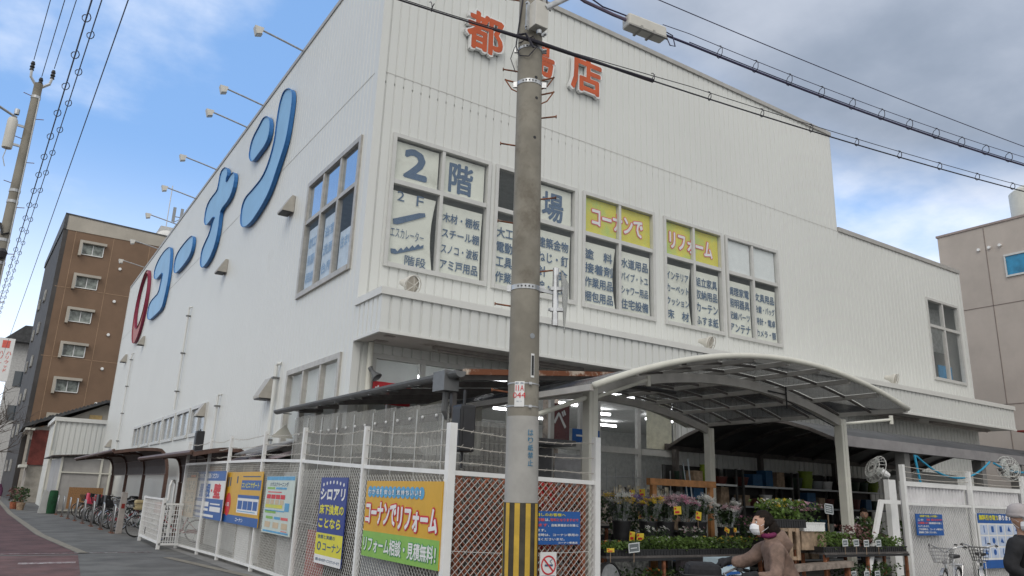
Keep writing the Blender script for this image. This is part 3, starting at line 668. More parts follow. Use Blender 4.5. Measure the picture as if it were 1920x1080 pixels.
for i in range(3):
    y0, y1 = ed[2*i], ed[2*i+1]
    for z0, z1 in ((6.22, 8.01), (8.11, 9.05)): part('pane', B().quad((XL+.03, y1, z0), (XL+.03, y0, z0), (XL+.03, y0, z1), (XL+.03, y1, z1)), mat('side_clear_glass', (.4, .5, .6), .03, var=.02, alpha=.15, spec=.8) if z1 < 8.05 else SKYGLASS, wf)
    part('poster', B().box(XL+.075, XL+.085, y0+.02, y1-.1, 6.25, 7.85 if i else 7.2), PALEPAPER, wf)
    tb = B()
    for j, s in enumerate((['住まい'], ['浴室', '洗面', '台所'], ['電気工事', '見積り', '相談'])[i]):
        text(tb, s, (XL+.07, y1-.16, 7.35-j*.45 if i else 6.8), UL, VZ, .66, .26, off=.02)
    part('poster_lettering', tb, PALEINK, wf)
b = B(); frame_y(b, 14.62, 17.98, 2.6, 4.29, cols, None, XL); wf = part('window', b, MATS['bronze_frame'], store)
for i in range(3):
    y0, y1 = ed[2*i], ed[2*i+1]
    part('pane', B().quad((XL+.03, y1, 2.67), (XL+.03, y0, 2.67), (XL+.03, y0, 4.22), (XL+.03, y1, 4.22)), CLEAR, wf)
    part('blind', B().box(XL+.08, XL+.09, y0+.02, y1-.02, 2.67, 4.2), BLIND, wf)
for a, c in FARW:
    b = B(); frame_y(b, a, c, 3.26, 4.22, [(a+c)/2], None, XL, fw=.06); wf = part('window', b, ALU, store)
    for y0, y1 in ((a+.06, (a+c)/2-.05), ((a+c)/2+.05, c-.06)):
        part('pane', B().quad((XL+.03, y1, 3.32), (XL+.03, y0, 3.32), (XL+.03, y0, 4.16), (XL+.03, y1, 4.16)), mat('frosted_pane', (.30, .33, .36), .18, var=.1, sc=1), wf)
# hooded vents and pipes on the side wall
def vent(y, z, s):
    b = B(); p = XL-.01
    b.prism([(p, y-.32*s, z-.3*s), (p, y-.32*s, z+.34*s), (p-.12*s, y-.32*s, z+.34*s), (p-.42*s, y-.32*s, z-.22*s), (p-.42*s, y-.32*s, z-.3*s)], (0, .64*s, 0))
    h = part('vent_hood', b, mat('greige_hood', (.42, .395, .35), .5, var=.05), store)
    part('grille', B().box(p-.40*s, p-.03, y-.30*s, y+.30*s, z-.33*s, z-.302*s), DARKMETAL, h)
for (x, y, s) in ((548, 388, .85), (424, 502, .85), (270, 640, .85), (237, 673, .85), (508, 731, .95), (385, 770, .8), (208, 832, .8)):
    p = atX(x, y, XL); vent(p.y, p.z, s*.85)
def pipe(y, z0, z1, r=.036):
    b = B(); x = XL-.09; b.tube([(x, y, z0), (x, y, z1), (x+.02, y-.05, z1+.05), (x+.08, y-.10, z1+.05)], r, 8)
    h = part('wall_pipe', b, CLAD, store); c = B(); z = z1-.3
    while z > z0: c.box(x-.075, XL, y-.075, y+.075, z-.02, z+.02); z -= 1.5
    part('pipe_clamp', c, mat('clamp_steel', (.16, .16, .16), .5), h)
pipe(31.7, 4.4, 8.4); pipe(18.75, 0, 4.55, .045); pipe(47.2, 3., 8.6, .034); pipe(24.6, 0, 4.3, .032)

# ground floor front: glazing with blinds on the left, entrance, shop front
gx = [5.92, 7.02, 8.1, 9.2, 10.35, 11.2, 11.72, 13.0, 14.3]
gh = [(5.90-XL, 14.3-XL, .15, 4.26)]
part('front_wall_ground_floor', corr(B(), (XL, YF, 0), UF, XR-XL, 0, 4.62, holes=gh), CLAD, store)
b = B()
b.box(5.86, 14.34, YF-.04, YF+.08, 4.2, 4.3)
for x in gx: b.box(x-.05, x+.05, YF-.03, YF+.07, .15, 4.2)
for i in range(len(gx)-1): b.box(gx[i]+.05, gx[i+1]-.05, YF-.05, YF+.06, 2.72, 2.86)
sf = part('shop_front', b, mat('pale_grey_frame', (.50, .50, .48), .45, var=.04), store)
for i in range(len(gx)-1):
    a, c = gx[i]+.05, gx[i+1]-.05
    for z0, z1 in ((.16, 2.72), (2.86, 4.2)):
        part('pane', B().quad((a, YF+.02, z0), (c, YF+.02, z0), (c, YF+.02, z1), (a, YF+.02, z1)), CLEAR, sf)
    if i < 2: part('blind', B().box(a+.02, c-.02, YF+.075, YF+.085, 2.9, 4.32), BLIND, sf)
part('blind', B().box(13.35, 14.2, YF+.07, YF+.09, 2.9, 4.18), mat('cream_blind', (.62, .60, .46), .7), sf)
b = B(); b.box(gx[0], 6.75, YF-.06, YF-.05, 3.30, 3.74); rb = part('red_banner', b, mat('red_banner_cloth', (.55, .02, .03), .6), sf)
tb = B(); text(tb, '禁', (5.96, YF-.062, 3.36), UF, VZ, .28, .30, off=.02); part('banner_lettering', tb, WHITEINK, rb)
b = B(); b.box(10.9, 11.7, YF-.075, YF-.055, 2.89, 3.19); ar = part('arrow_sign', b, BLUESIGN, sf)
tb = B(); tb.box(11.0, 11.5, YF-.082, YF-.076, 3.02, 3.06); tb.prism([(11.40, YF-.082, 3.16), (11.60, YF-.082, 3.04), (11.40, YF-.082, 2.92), (11.40, YF-.082, 2.97), (11.5, YF-.082, 3.04), (11.40, YF-.082, 3.11)], (0, .006, 0)); part('arrow', tb, WHITEINK, ar)
b = B(); b.box(8.3, 10.3, YF-.1, YF-.06, 2.05, 2.7); b.box(8.3, 10.35, YF-.9, YF-.06, 2.72, 2.84); part('entrance_canopy', b, mat('grey_entrance_panel', (.17, .17, .18), .5), sf)
part('door_panel', B().box(10.42, 11.15, YF-.055, YF-.035, .2, 2.6), mat('pale_grey_door', (.48, .48, .50), .5), sf)
part('door_panel', B().box(11.25, 11.68, YF-.055, YF-.035, .2, 2.6), mat('tan_door', (.36, .32, .27), .5), sf)
# noren with white writing in the upper light
b = B(); b.box(10.42, 10.95, YF+.12, YF+.125, 2.9, 3.75); nr = part('noren', b, mat('dark_red_cloth', (.12, .012, .015), .9), sf)
tb = B(); text(tb, 'べ', (10.5, YF+.117, 3.2), UF, VZ, .34, .40, off=.03); part('noren_lettering', tb, WHITEINK, nr)
# rooms behind the glass: floors, ceilings and lit tubes
b = B()
b.quad((XL+.3, YF+.3, .02), (XR-.3, YF+.3, .02), (XR-.3, 26, .02), (XL+.3, 26, .02))
b.quad((XL+.3, 26, .02), (XR-.3, 26, .02), (XR-.3, 26, 4.6), (XL+.3, 26, 4.6))
b.quad((XL+.3, YF+.2, 4.55), (XR-.3, YF+.2, 4.55), (XR-.3, 26, 4.55), (XL+.3, 26, 4.55))
b.quad((XL+.3, YF+.2, 5.2), (XR-.3, YF+.2, 5.2), (XR-.3, 24, 5.2), (XL+.3, 24, 5.2))
b.quad((XL+.3, 24, 5.2), (XR-.3, 24, 5.2), (XR-.3, 24, 9.4), (XL+.3, 24, 9.4))
b.quad((XL+.3, YF+.2, 9.4), (XR-.3, YF+.2, 9.4), (XR-.3, 24, 9.4), (XL+.3, 24, 9.4))
part('interior', b, INNER, store)
b = B()
for x in (9.0, 11.3, 13.2):
    for y in (15.6, 18.2, 21): b.box(x, x+1.25, y, y+.07, 4.35, 4.42)
for y in (15.0, 16.6, 19.5, 22.5):
    for x in (15.6, 18.5): b.box(x, x+1.25, y, y+.07, 4.35, 4.42)
for y in (15.2, 16.4): b.box(6.3, 7.7, y, y+.08, 4.1, 4.17)  # pair hidden behind the blinds, added to light them from inside
part('tube_light', b, LAMP, store)
b = B()
for x in (8.5, 12.5, 16): b.box(x, x+1.2, 16.6, 16.64, 9.2, 9.24)
part('tube_light', b, LAMP2, store)
b = B()
for x in (9.6, 11.2, 12.7, 14.5):
    b.box(x, x+.9, 17.5, 17.9, .05, 1.9); b.box(x+.1, x+.8, 19.5, 19.9, .05, 2.2)
for x in (11.9, 13.3): b.box(x, x+.3, 16.2, 16.5, 0, 4.5)
part('display_rack', b, mat('shop_goods', (.20, .16, .13), .7, var=.6, sc=3.5), store)

# downpipe and horn speaker by the corner
b = B(); b.tube([(5.78, 13.86, 4.48), (5.78, 13.86, 0)], .055, 10)
dp = part('downpipe', b, CREAM, store); part('clamp', B().box(5.70, 5.86, 13.78, 13.99, 3.5, 3.53), GALV, dp)

# ================================================================ raised store signs
def letter3d(name, body, o, u, h, w, dep, off, face, side, parent, rim=None):
    n = Vector(u).cross(VZ)
    s = B(); text(s, body, Vector(o), u, VZ, w, h, off=off+.012, ext=dep/2, lift=dep/2); l = part(name, s, side, parent)
    f = B(); text(f, body, Vector(o)+Vector(u)*.03+VZ*.03, u, VZ, w-.06, h-.06, off=off-.018, lift=dep+.004); part('letter_face', f, face, l); return l
br = thing('branch_sign', 'three raised orange characters high on the front wall behind the pole', 'sign', (7.5, YF-.03, 11.85))
for s, x in (('都', 7.54), ('島', 9.1), ('店', 10.66)):
    # red return with a white edge: the white rim sits behind, the red trough in front
    l = B(); text(l, s, (x-.02, YF-.03, 11.85), UF, VZ, 1.04, 1.06, off=.040, ext=.045, lift=.05); lt = part('letter', l, WHITE, br)
    f = B(); text(f, s, (x, YF-.03, 11.87), UF, VZ, 1.0, 1.02, off=.040, lift=.097); part('letter_edge', f, WHITEINK, lt)
    f = B(); text(f, s, (x+.015, YF-.03, 11.88), UF, VZ, .97, .99, off=.030, lift=.103); part('letter_face', f, ORANGE, lt)
big = thing('store_sign', 'blue raised lettering and a red ring running along the top of the side wall', 'sign', (XL-.02, 20, 9.6))
def blob(pts, r, n=7):
    """outline of a stroke of half width r with round ends along pts, in wall coordinates (toward the viewer's right, up)"""
    P = [Vector(p) for p in pts]; L, Rr = [], []
    for i, p in enumerate(P):
        d0 = (P[i]-P[i-1]).normalized() if i else None; d1 = (P[i+1]-P[i]).normalized() if i < len(P)-1 else None
        d = ((d0 or d1)+(d1 or d0)).normalized(); nn = Vector((-d.y, d.x)); k = 1/max(.5, nn.dot(Vector((-(d1 or d0).y, (d1 or d0).x))))
        L.append(p+nn*r*k); Rr.append(p-nn*r*k)
    def cap(c, a0): return [c+Vector((math.cos(a0-math.pi*j/n), math.sin(a0-math.pi*j/n)))*r for j in range(1, n)]
    dE = (P[-1]-P[-2]); dS = (P[0]-P[1])
    return L + cap(P[-1], math.atan2(dE.y, dE.x)+math.pi/2) + Rr[::-1] + cap(P[0], math.atan2(dS.y, dS.x)+math.pi/2)
def wall_letter(polys, face, side, dep=.12, label=None):
    s = B(); f = B()
    for poly in polys:
        pts = [Vector((XL-.02, -p.x, p.y)) for p in poly]; a = sum((pts[i].y*pts[(i+1) % len(pts)].z-pts[(i+1) % len(pts)].y*pts[i].z) for i in range(len(pts)))
        if a > 0: pts = pts[::-1]
        c = sum(pts, Vector())/len(pts)
        n_ = len(pts)
        s.prism(pts, (-dep, 0, 0), cap=False); i = len(s.v)
        s.v += [tuple(p+Vector((-dep+.045, 0, 0))) for p in pts]; s.f.append(tuple(range(i, i+n_))[::-1])
        i = len(f.v); f.v += [tuple(p+Vector((-dep+.03, 0, 0))) for p in pts]; f.f.append(tuple(range(i, i+n_)))
        # thin lip round the trough
        s.tube([p+Vector((-dep, 0, 0)) for p in pts], .014, 4, close=True)
    l = part('letter', s, side, big); part('letter_face', f, face, l); return l
def V2(a): return [Vector((-y, z)) for y, z in a]
def px2(l): return [Vector((-atX(x, y, XL).y, atX(x, y, XL).z)) for x, y in l]
def traced(l): return px2([(225+x/1.9177, 112+y/1.9177) for x, y in l])
def soft(poly, n=2):
    for _ in range(n): poly = [q for a, c in zip(poly, poly[1:]+poly[:1]) for q in (a.lerp(c, .25), a.lerp(c, .75))]
    return poly
wall_letter([soft(traced([(545,206),(556,222),(553,270),(540,308),(515,340),(494,369),(484,369),(478,350),(484,310),(495,278),(515,242),(530,212)]))], BLUEFACE, BLUESIDE)
wall_letter([soft(traced([(618,107),(634,112),(637,140),(630,200),(615,290),(600,340),(580,400),(560,460),(540,505),(510,555),(485,590),(462,607),(450,600),(448,575),(453,530),(466,497),(490,472),(525,430),(545,388),(560,340),(572,290),(580,220),(590,160),(603,120)]))], BLUEFACE, BLUESIDE)
wall_letter([soft(traced([(388,389),(399,394),(401,412),(393,440),(396,442),(404,426),(417,408),(426,410),(427,430),(420,470),(405,507),(376,542),(372,570),(366,620),(355,670),(335,720),(313,750),(304,748),(301,730),(306,690),(318,660),(334,628),(346,580),(353,567),(345,570),(335,586),(321,600),(315,585),(320,545),(330,515),(345,493),(362,473),(367,450),(374,408)]), 1)], BLUEFACE, BLUESIDE)
wall_letter([soft(traced([(268,634),(276,640),(274,668),(266,702),(245,735),(214,770),(206,768),(204,750),(210,713),(222,688),(245,658)]))], BLUEFACE, BLUESIDE)
wall_letter([soft(traced([(187,674),(194,682),(191,740),(183,800),(170,862),(160,897),(140,917),(117,938),(108,932),(110,900),(118,873),(135,853),(148,840),(157,800),(164,765),(152,778),(140,793),(131,786),(134,755),(149,718),(170,688)]), 1)], BLUEFACE, BLUESIDE)
b = B(); f = B(); c = Vector((XL-.02, 46.75, 11.3)); N = 40; oy, oz, iy, iz = 2.1, 2.12, 1.72, 1.60
def el(y, z, k, dz, x): a = 2*math.pi*k/N; return Vector((x, c.y+y*math.cos(a), c.z+dz+z*math.sin(a)))
for k in range(N):
    k2 = k+1; x0, x1 = XL-.02, XL-.16
    b.quad(el(oy, oz, k, 0, x0), el(oy, oz, k2, 0, x0), el(oy, oz, k2, 0, x1), el(oy, oz, k, 0, x1))
    b.quad(el(oy, oz, k, 0, x0+.01), el(oy, oz, k2, 0, x0+.01), el(iy, iz, k2, .34, x0+.01), el(iy, iz, k, .34, x0+.01))
    b.quad(el(iy, iz, k, .34, x1), el(iy, iz, k2, .34, x1), el(iy, iz, k2, .34, x0), el(iy, iz, k, .34, x0))
    f.quad(el(oy, oz, k, 0, x1+.05), el(iy, iz, k, .34, x1+.05), el(iy, iz, k2, .34, x1+.05), el(oy, oz, k2, 0, x1+.05))
l = part('ring', b, RINGSIDE, big); part('ring_face', f, RINGRED, l)

# ================================================================ lamps on the store
def arm_lamp():
    r = thing('roof_lamp', 'x', 'lamp')
    b = B(); b.tube([(0, 0, .02), (-.62, 0, .13), (-1.3, 0, .24)], .028, 6); part('arm', b, GALV, r)
    b = B(); b.prism([(-1.46, -.11, .26), (-1.20, -.11, .26), (-1.24, -.11, .07), (-1.39, -.11, .02)], (0, .22, 0)); h = part('lamp_head', b, BOXWHITE, r)
    part('lens', B().quad((-1.22, -.10, .065), (-1.22, .10, .065), (-1.38, .10, .012), (-1.38, -.10, .012)), mat('lamp_lens', (.4, .42, .42), .1), h); return r
al = arm_lamp()
for i, y in enumerate((20.04, 24.1, 26.08, 30.7, 34.67, 38.99, 44.04, 48.64)):
    lab = f'white floodlight on a long arm from the side parapet, {LN[i]} one along the edge'
    o = al if i == 0 else dup(al); o.location = (XL-.02, y, 14.05); tag(o, lab, 'lamp', 'floodlights on arms along the parapet')
def spot():
    r = thing('spotlight', 'x', 'lamp')
    b = B(); b.lathe((0, 0, 0), [(.0, .10), (.07, .10), (.09, .02), (.04, 0), (.04, .13)], 10); b.tube([(0, 0, .1), (0, -.02, .26)], .025, 6); part('bracket', b, BOXWHITE, r)
    ax = Vector((.25, -.75, -.25)); b = B(); b.lathe((-.05, .02, .34), [(0, -.12), (.06, -.12), (.09, .02), (.17, .14), (.185, .16), (.185, .2)], 14, ax); h = part('lamp_head', b, BOXWHITE, r, auto=40)
    b = B(); b.lathe((-.05, .02, .34), [(.17, .18), (0, .185)], 14, ax)
    part('lens', b, mat('frosted_lens', (.50, .46, .40), .3), h)
    b = B(); axn = ax.normalized(); e1 = axn.orthogonal().normalized(); e2 = axn.cross(e1); cc = Vector((-.05, .02, .34))+axn*.24
    b.tube([cc+(e1*math.cos(k*.524)+e2*math.sin(k*.524))*.2 for k in range(12)], .010, 4, close=True)
    for s in range(3): q = e1*math.cos(s*1.05)+e2*math.sin(s*1.05); b.tube([cc-q*.2, cc+axn*.03, cc+q*.2], .008, 4)
    part('wire_guard', b, BOXWHITE, h); return r
sp = spot()
for i, (x, lab) in enumerate(((6.22, 'white caged spotlight on the fascia below the first poster window'), (14.7, 'white caged spotlight on the fascia below the last poster windows'), (23.1, 'white caged spotlight on the bare right stretch of the fascia'))):
    o = sp if i == 0 else dup(sp); o.location = (x, FY0+.55, FZ1-.02); tag(o, lab, 'lamp', 'caged spotlights on the fascia')
hs = thing('horn_speaker', 'grey horn loudspeaker on the downpipe at the store corner', 'speaker', (5.78, 13.75, 3.85))
ax = Vector((.35, -.45, -.62)); b = B(); b.lathe((5.76, 13.72, 3.92), [(0, -.05), (.04, -.05), (.045, .02), (.035, .03), (.055, .11), (.11, .22), (.095, .22), (.03, .08)], 14, ax); part('horn', b, mat('grey_horn', (.13, .135, .14), .5), hs, auto=50)
part('bracket', B().beam((5.78, 13.84, 3.95), (5.76, 13.70, 3.96), .04, .04), DARKMETAL, hs)
# ================================================================ lean-to of plastic sheets at the store corner
lt = thing('lean_to', 'lean-to of weathered corrugated plastic sheets with a grey gutter at the store corner', 'lean-to', (5.05, 9.2, 0))
def wave(b, o, u, L, zf, amp=.010, p=.11):
    o, u = Vector(o), Vector(u); n = u.cross(VZ); k = int(L/p*4); pts = [(i*p/4, amp*math.sin(i*math.pi/2)) for i in range(k+1)]
    for (s0, a0), (s1, a1) in zip(pts, pts[1:]):
        p0, p1 = o+u*s0+n*a0, o+u*s1+n*a1; b.quad(p0, p1, p1+VZ*zf(s1), p0+VZ*zf(s0))
# each side sheet is a panel of its own, lapped over the next
y = 15.75; i = 0
while y > 9.25:
    wd = min(.83, y-9.2); z1 = 2.81+(y-9.2)*.035; b = B(); wave(b, (5.05-.005*(i % 2), y, .02), UL, wd+.03, lambda s: z1); part('plastic_sheet', b, PLASTIC, lt); part('lap_strip', B().box(5.030, 5.034, y-.045, y-.005, .02, z1-.02), mat('pale_lap', (.56, .56, .53), .3, alpha=.6), lt); y -= .80; i += 1
for k in range(2): b = B(); wave(b, (5.06+.62*k, 9.19-.005*k, .02), UF, .66, lambda s: 2.62, .018, .076); part('plastic_sheet', b, PLASTIC, lt)
b = B()
for q in (9.25, 11.4, 13.5, 15.7): b.box(5.10, 5.17, q-.04, q+.04, 0, 3.0)
for z in (.5, 1.6, 2.68): b.box(5.085, 5.13, 9.25, 15.7, z-.04, z+.04)
b.box(6.3, 6.38, 9.26, 9.34, 0, 3.2); b.box(5.17, 6.3, 9.27, 9.32, 2.5, 2.58); part('framing', b, DARKBEAM, lt)
b = B()
q = 9.5
while q < 15.6: b.lathe((5.03, q, 2.70), [(0, .03), (.022, .02), (.022, 0)], 6, (-1, 0, 0)); q += .42
part('sheet_bolt', b, WHITEINK, lt)
b = B(); gp = [Vector((4.98, 16.9, 3.28)), Vector((4.98, 8.80, 3.24))]
N = 8
pr = [(math.cos(math.pi+math.pi*k/N)*.085, math.sin(math.pi+math.pi*k/N)*.085) for k in range(N+1)]
for (a0, c0), (a1, c1) in zip(pr, pr[1:]): b.quad(gp[0]+Vector((a1, 0, c1)), gp[1]+Vector((a1, 0, c1)), gp[1]+Vector((a0, 0, c0)), gp[0]+Vector((a0, 0, c0)))
for e in gp: b.prism([e+Vector((a, 0, c)) for a, c in pr], (0, .004, 0))
q = 9.4
while q < 16.8: b.box(4.885, 5.07, q, q+.03, 3.155, 3.17); q += .75
gt = part('gutter', b, GUTTER, lt); b = B(); b.box(4.87, 5.10, 9.05, 9.38, 3.0, 3.27); b.tube([(4.99, 9.2, 3.0), (5.0, 9.25, 2.75), (5.12, 9.3, 2.6), (5.12, 9.3, 0)], .045, 8); part('gutter_outlet', b, GUTTER, gt)
b = B()
for k in range(6): y0 = 8.9+k*1.36; b.quad((5.0, y0, 3.27), (5.0, y0+1.33, 3.27), (8.0, y0+1.33, 3.60), (8.0, y0, 3.60))
part('roof_sheet', b, mat('grey_roof_sheet', (.22, .21, .20), .5, var=.2, sc=2, alpha=.9), lt)
b = B(); b.box(5.02, 8.0, 8.86, 8.90, 3.22, 3.26)
b = B(); b.prism([(5.05, 8.88, 3.20), (7.95, 8.88, 3.50), (7.95, 8.88, 3.57), (5.05, 8.88, 3.28)], (0, -.06, 0)); part('verge_board', b, RUSTW, lt)
b = B()
for k in range(7): y0 = 9.0+k*1.1; b.beam((5.05, y0, 3.19), (8.0, y0, 3.50), .05, .09)
b.box(7.9, 7.98, 9, 13.9, 3.35, 3.47); part('rafter', b, DARKBEAM, lt)
def speaker(x, y, z, lab, pole):
    r = thing('loudspeaker', lab, 'loudspeaker', (x, y, z)); b = B(); b.box(x-.11, x+.11, y-.13, y+.13, z-.3, z+.3); o = part('housing', b, BLACK, r); bevel(o, .025)
    b = B(); b.box(x-.08, x+.08, y-.137, y-.131, z-.24, z+.24); b.box(x-.117, x-.111, y-.10, y+.10, z-.24, z+.24); part('front_grille', b, DARKMETAL, r)
    b = B(); b.tube([(x, y, z+.29), (x, y, z+pole[0])], .02, 6); b.tube([(x, y, z-.29), (x, y, z-pole[1])], .018, 6); part('pole', b, DARKMETAL, r)
speaker(4.98, 8.66, 2.47, 'black loudspeaker box hanging under the gutter of the lean-to', (.5, .5)); 
p = atX(373, 828, 4.75); speaker(4.75, p.y, p.z, 'black loudspeaker box on a pole behind the far end of the mesh fence', (.35, 2.2))

# ================================================================ arched canopy over the plant stalls
ca = thing('arched_canopy', 'pale steel canopy with arched smoked panels over the plant stalls', 'canopy', (10.4, 10, 0))
CX0, CX1, CY0, CY1, CZP = 7.27, 13.5, 8.87, 12.2, 3.3
for (x, y) in ((CX0, CY0), (CX1, CY0), (CX0, CY1), (CX1, CY1)):
    b = B(); b.box(x-.085, x+.085, y-.085, y+.085, 0, CZP); pp = part('post', b, CREAM, ca); bevel(pp, .012)
    b = B(); b.box(x-.02, x+.02, y-.092, y-.085, 0, CZP-.1); b.box(x-.12, x+.12, y-.12, y+.12, 0, .02); part('post_channel', b, CREAM, pp)
XC, RISE = (CX0+CX1)/2, .47
HW = (CX1-CX0)/2
def az(x, k=0.): t_ = (x-XC)/HW; return CZP+.02+RISE*(1-t_*t_)+k
for y in (CY0, CY1):
    b = B(); xs = [CX0-.02+(CX1-CX0+.04)*i/16 for i in range(17)]
    for x0, x1 in zip(xs, xs[1:]): b.prism([(x0, y-.05, az(x0, -.17)), (x1, y-.05, az(x1, -.17)), (x1, y-.05, az(x1, -.02)), (x0, y-.05, az(x0, -.02))], (0, .10, 0))
    part('arch_beam', b, FRAMEGREY, ca)
RX0, RX1, RY0, RY1 = CX0-1.05, CX1-.0+.05, 7.55, 12.9
RX1 = CX1+.02
def rz(x): return az(x, .10) 
# eave to eave: the roof panels, their purlins and ribs
xs = [RX0+(RX1+.02-RX0)*i/9 for i in range(10)]; ys = [RY0+(RY1-RY0)*i/8 for i in range(9)]
for x0, x1 in zip(xs, xs[1:]):
    for y0, y1 in zip(ys, ys[1:]):
        b = B(); xm = (x0+x1)/2
        for a, c in ((x0+.01, xm), (xm, x1-.01)): b.quad((a, y0+.01, rz(a)), (a, y1-.01, rz(a)), (c, y1-.01, rz(c)), (c, y0+.01, rz(c)))
        part('roof_panel', b, SMOKE, ca)
for x in xs[1:-1]: part('purlin', B().box(x-.028, x+.028, RY0+.03, RY1, rz(x)-.075, rz(x)-.006), FRAMEGREY, ca)
for y in ys[1:-1]:
    b = B()
    for x0, x1 in zip(xs, xs[1:]): b.beam((x0, y, rz(x0)-.028), (x1, y, rz(x1)-.028), .03, .035)
    part('rib', b, DARKBEAM, ca)
b = B(); xx = [xs[0]+(xs[-1]-xs[0])*i/24 for i in range(25)]
b.tube([(x, RY0-.03, rz(x)) for x in xx], .046, 10); part('rim_tube', b, CREAM, ca, smooth=True)
b = B(); b.tube([(x, RY1+.03, rz(x)) for x in xx], .06, 8); part('rim_tube', b, CREAM, ca, smooth=True)
for x in (xs[0], xs[-1]): part('eave_rail', B().box(x-.04, x+.04, RY0, RY1, rz(x)-.06, rz(x)+.02), FRAMEGREY, ca)
b = B(); b.tube([(CX0+.09, CY0, 3.12), (CX0+.95, CY0-.25, 3.46)], .028, 8); b.tube([(CX0+.95, CY0-.25, 3.36), (CX0+.95, CY0-.25, 3.52)], .038, 8); part('stub_pipe', b, CREAM, ca)
b = B(); b.tube([(CX0-.09, CY0, 3.10), (CX0-.8, CY0-.15, 2.86), (CX0-1.3, CY0-.15, 2.68)], .035, 8); part('stub_pipe', b, CREAM, ca)
b = B(); b.tube([(CX1+.09, CY0, 3.22), (CX1+1.1, CY0-.4, 3.36)], .028, 8); b.tube([(CX1+1.1, CY0-.4, 3.27), (CX1+1.1, CY0-.4, 3.44)], .038, 8); part('stub_pipe', b, CREAM, ca)
b = B(); b.tube([(CX0+.5, CY0+.3, 3.42), (CX0+3.0, CY0+1.2, 3.6)], .035, 6); b.tube([(CX1-2.2, CY0-.08, 3.62), (CX1-1.7, CY0-.08, 3.6), (CX1-1.7, CY0-.08, 3.35), (CX1-1.7, CY0-.08, 3.75)], .016, 5)
b.tube([(CX1-1.7, CY0-.07, 3.5), (CX1-1, CY0-.07, 3.32), (CX1-.3, CY0-.07, 3.14)], .014, 5); part('conduit', b, BLACK, ca)

# ================================================================ second, lower canopy behind
c2 = thing('low_canopy', 'low dark canopy on grey beams behind the arched canopy', 'canopy', (18, 11, 0))
QX0, QX1, QY0, QY1, QZ = 13.9, 25.5, 9.25, 13.9, 3.0
def qz(y): t_ = (y-QY0)/(QY1-QY0)*2-1; return QZ+.55*(1-t_*t_)
yy = [QY0+(QY1-QY0)*i/8 for i in range(9)]; xq = [QX0+(QX1-QX0)*i/10 for i in range(11)]
for x0, x1 in zip(xq, xq[1:]):
    for k in range(0, 8, 2):
        b = B()
        for a, c in ((yy[k], yy[k+1]), (yy[k+1], yy[k+2])): b.quad((x0+.01, a, qz(a)), (x0+.01, c, qz(c)), (x1-.01, c, qz(c)), (x1-.01, a, qz(a)))
        part('roof_panel', b, mat('grimy_roof_panel', (.036, .037, .04), .5, var=.3, sc=2), c2)
for x in xq:
    b = B()
    for a, c in zip(yy, yy[1:]): b.beam((x, a, qz(a)-.04), (x, c, qz(c)-.04), .05, .07)
    part('rib', b, DARKBEAM, c2)
part('gutter_beam', B().box(QX0-.05, QX1, QY0-.12, QY0+.0, QZ-.16, QZ+.05), mat('grey_gutter_beam', (.25, .24, .245), .5, var=.08, sc=4), c2)
part('gutter_beam', B().box(QX0-.05, QX1, QY1-.0, QY1+.08, QZ-.12, QZ+.04), DARKBEAM, c2)
for x in (16.45, 19.75, 21.6, 24.6): b = B(); b.box(x-.10, x+.10, QY0+.02, QY0+.24, 0, QZ-.14); part('post', b, mat('grey_post', (.22, .215, .21), .5, var=.06), c2)
for x in (14.0, 17.2, 20.5): b = B(); b.box(x-.06, x+.06, QY1-.2, QY1-.08, 0, QZ-.1); part('post', b, DARKBEAM, c2)
hz = thing('blue_hose', 'bright blue hose looped along the low canopy beam', 'hose', (16.5, 9.2, 2.8))
b = B(); b.tube(catenary((16.52, 9.1, 2.78), (19.7, 9.1, 2.82), .42), .022, 8); b.tube(catenary((19.9, 9.1, 2.80), (22.2, 9.1, 2.78), .15), .025, 8); b.tube([(16.45, 9.1, 2.8), (16.52, 9.08, 2.3), (16.62, 9.08, 1.9)], .026, 6); part('hose', b, BLUEHOSE, hz)
def fan(x, y, z, ax, lab):
    r = thing('wall_fan', lab, 'fan', (x, y, z), 'fans on the canopy posts'); ax = Vector(ax).normalized(); e1 = ax.orthogonal().normalized(); e2 = ax.cross(e1); c = Vector((x, y, z)); b = B()
    for k in range(18): a = k*math.pi/9; d = e1*math.cos(a)+e2*math.sin(a); b.tube([c+ax*.10+d*.05, c+ax*.09+d*.2, c+d*.29, c-ax*.06+d*.2], .006, 4, caps=False)
    for q, h in ((.29, 0), (.2, .09), (.1, .10)): b.tube([c+ax*h+(e1*math.cos(k*.35)+e2*math.sin(k*.35))*q for k in range(18)], .009, 4, close=True)
    part('fan_guard', b, mat('fan_grey', (.50, .50, .48), .5), r)
    b = B()
    for k in range(3):
        a = k*2.094; d = e1*math.cos(a)+e2*math.sin(a); d2 = e1*math.cos(a+.9)+e2*math.sin(a+.9); b.prism([c, c+d*.24+ax*.03, c+(d+d2)*.14+ax*.03, c+d2*.22-ax*.0], ax*.006)
    part('blade', b, mat('translucent_blade', (.5, .52, .5), .3), r)
    b = B(); b.lathe(c, [(0, -.3), (.06, -.3), (.08, -.2), (.07, -.05), (0, -.04)], 10, ax); b.beam(c-ax*.25, c-ax*.25+Vector((.22, .1, -.15)), .05, .05); part('motor', b, WHITE, r)
fan(14.95, 9.1, 2.42, (-.80, .30, .35), 'white wall fan turned sideways on the nearer grey canopy post'); fan(20.36, 9.0, 2.70, (-.55, -.85, .1), 'round white wall fan facing the street at the right end')

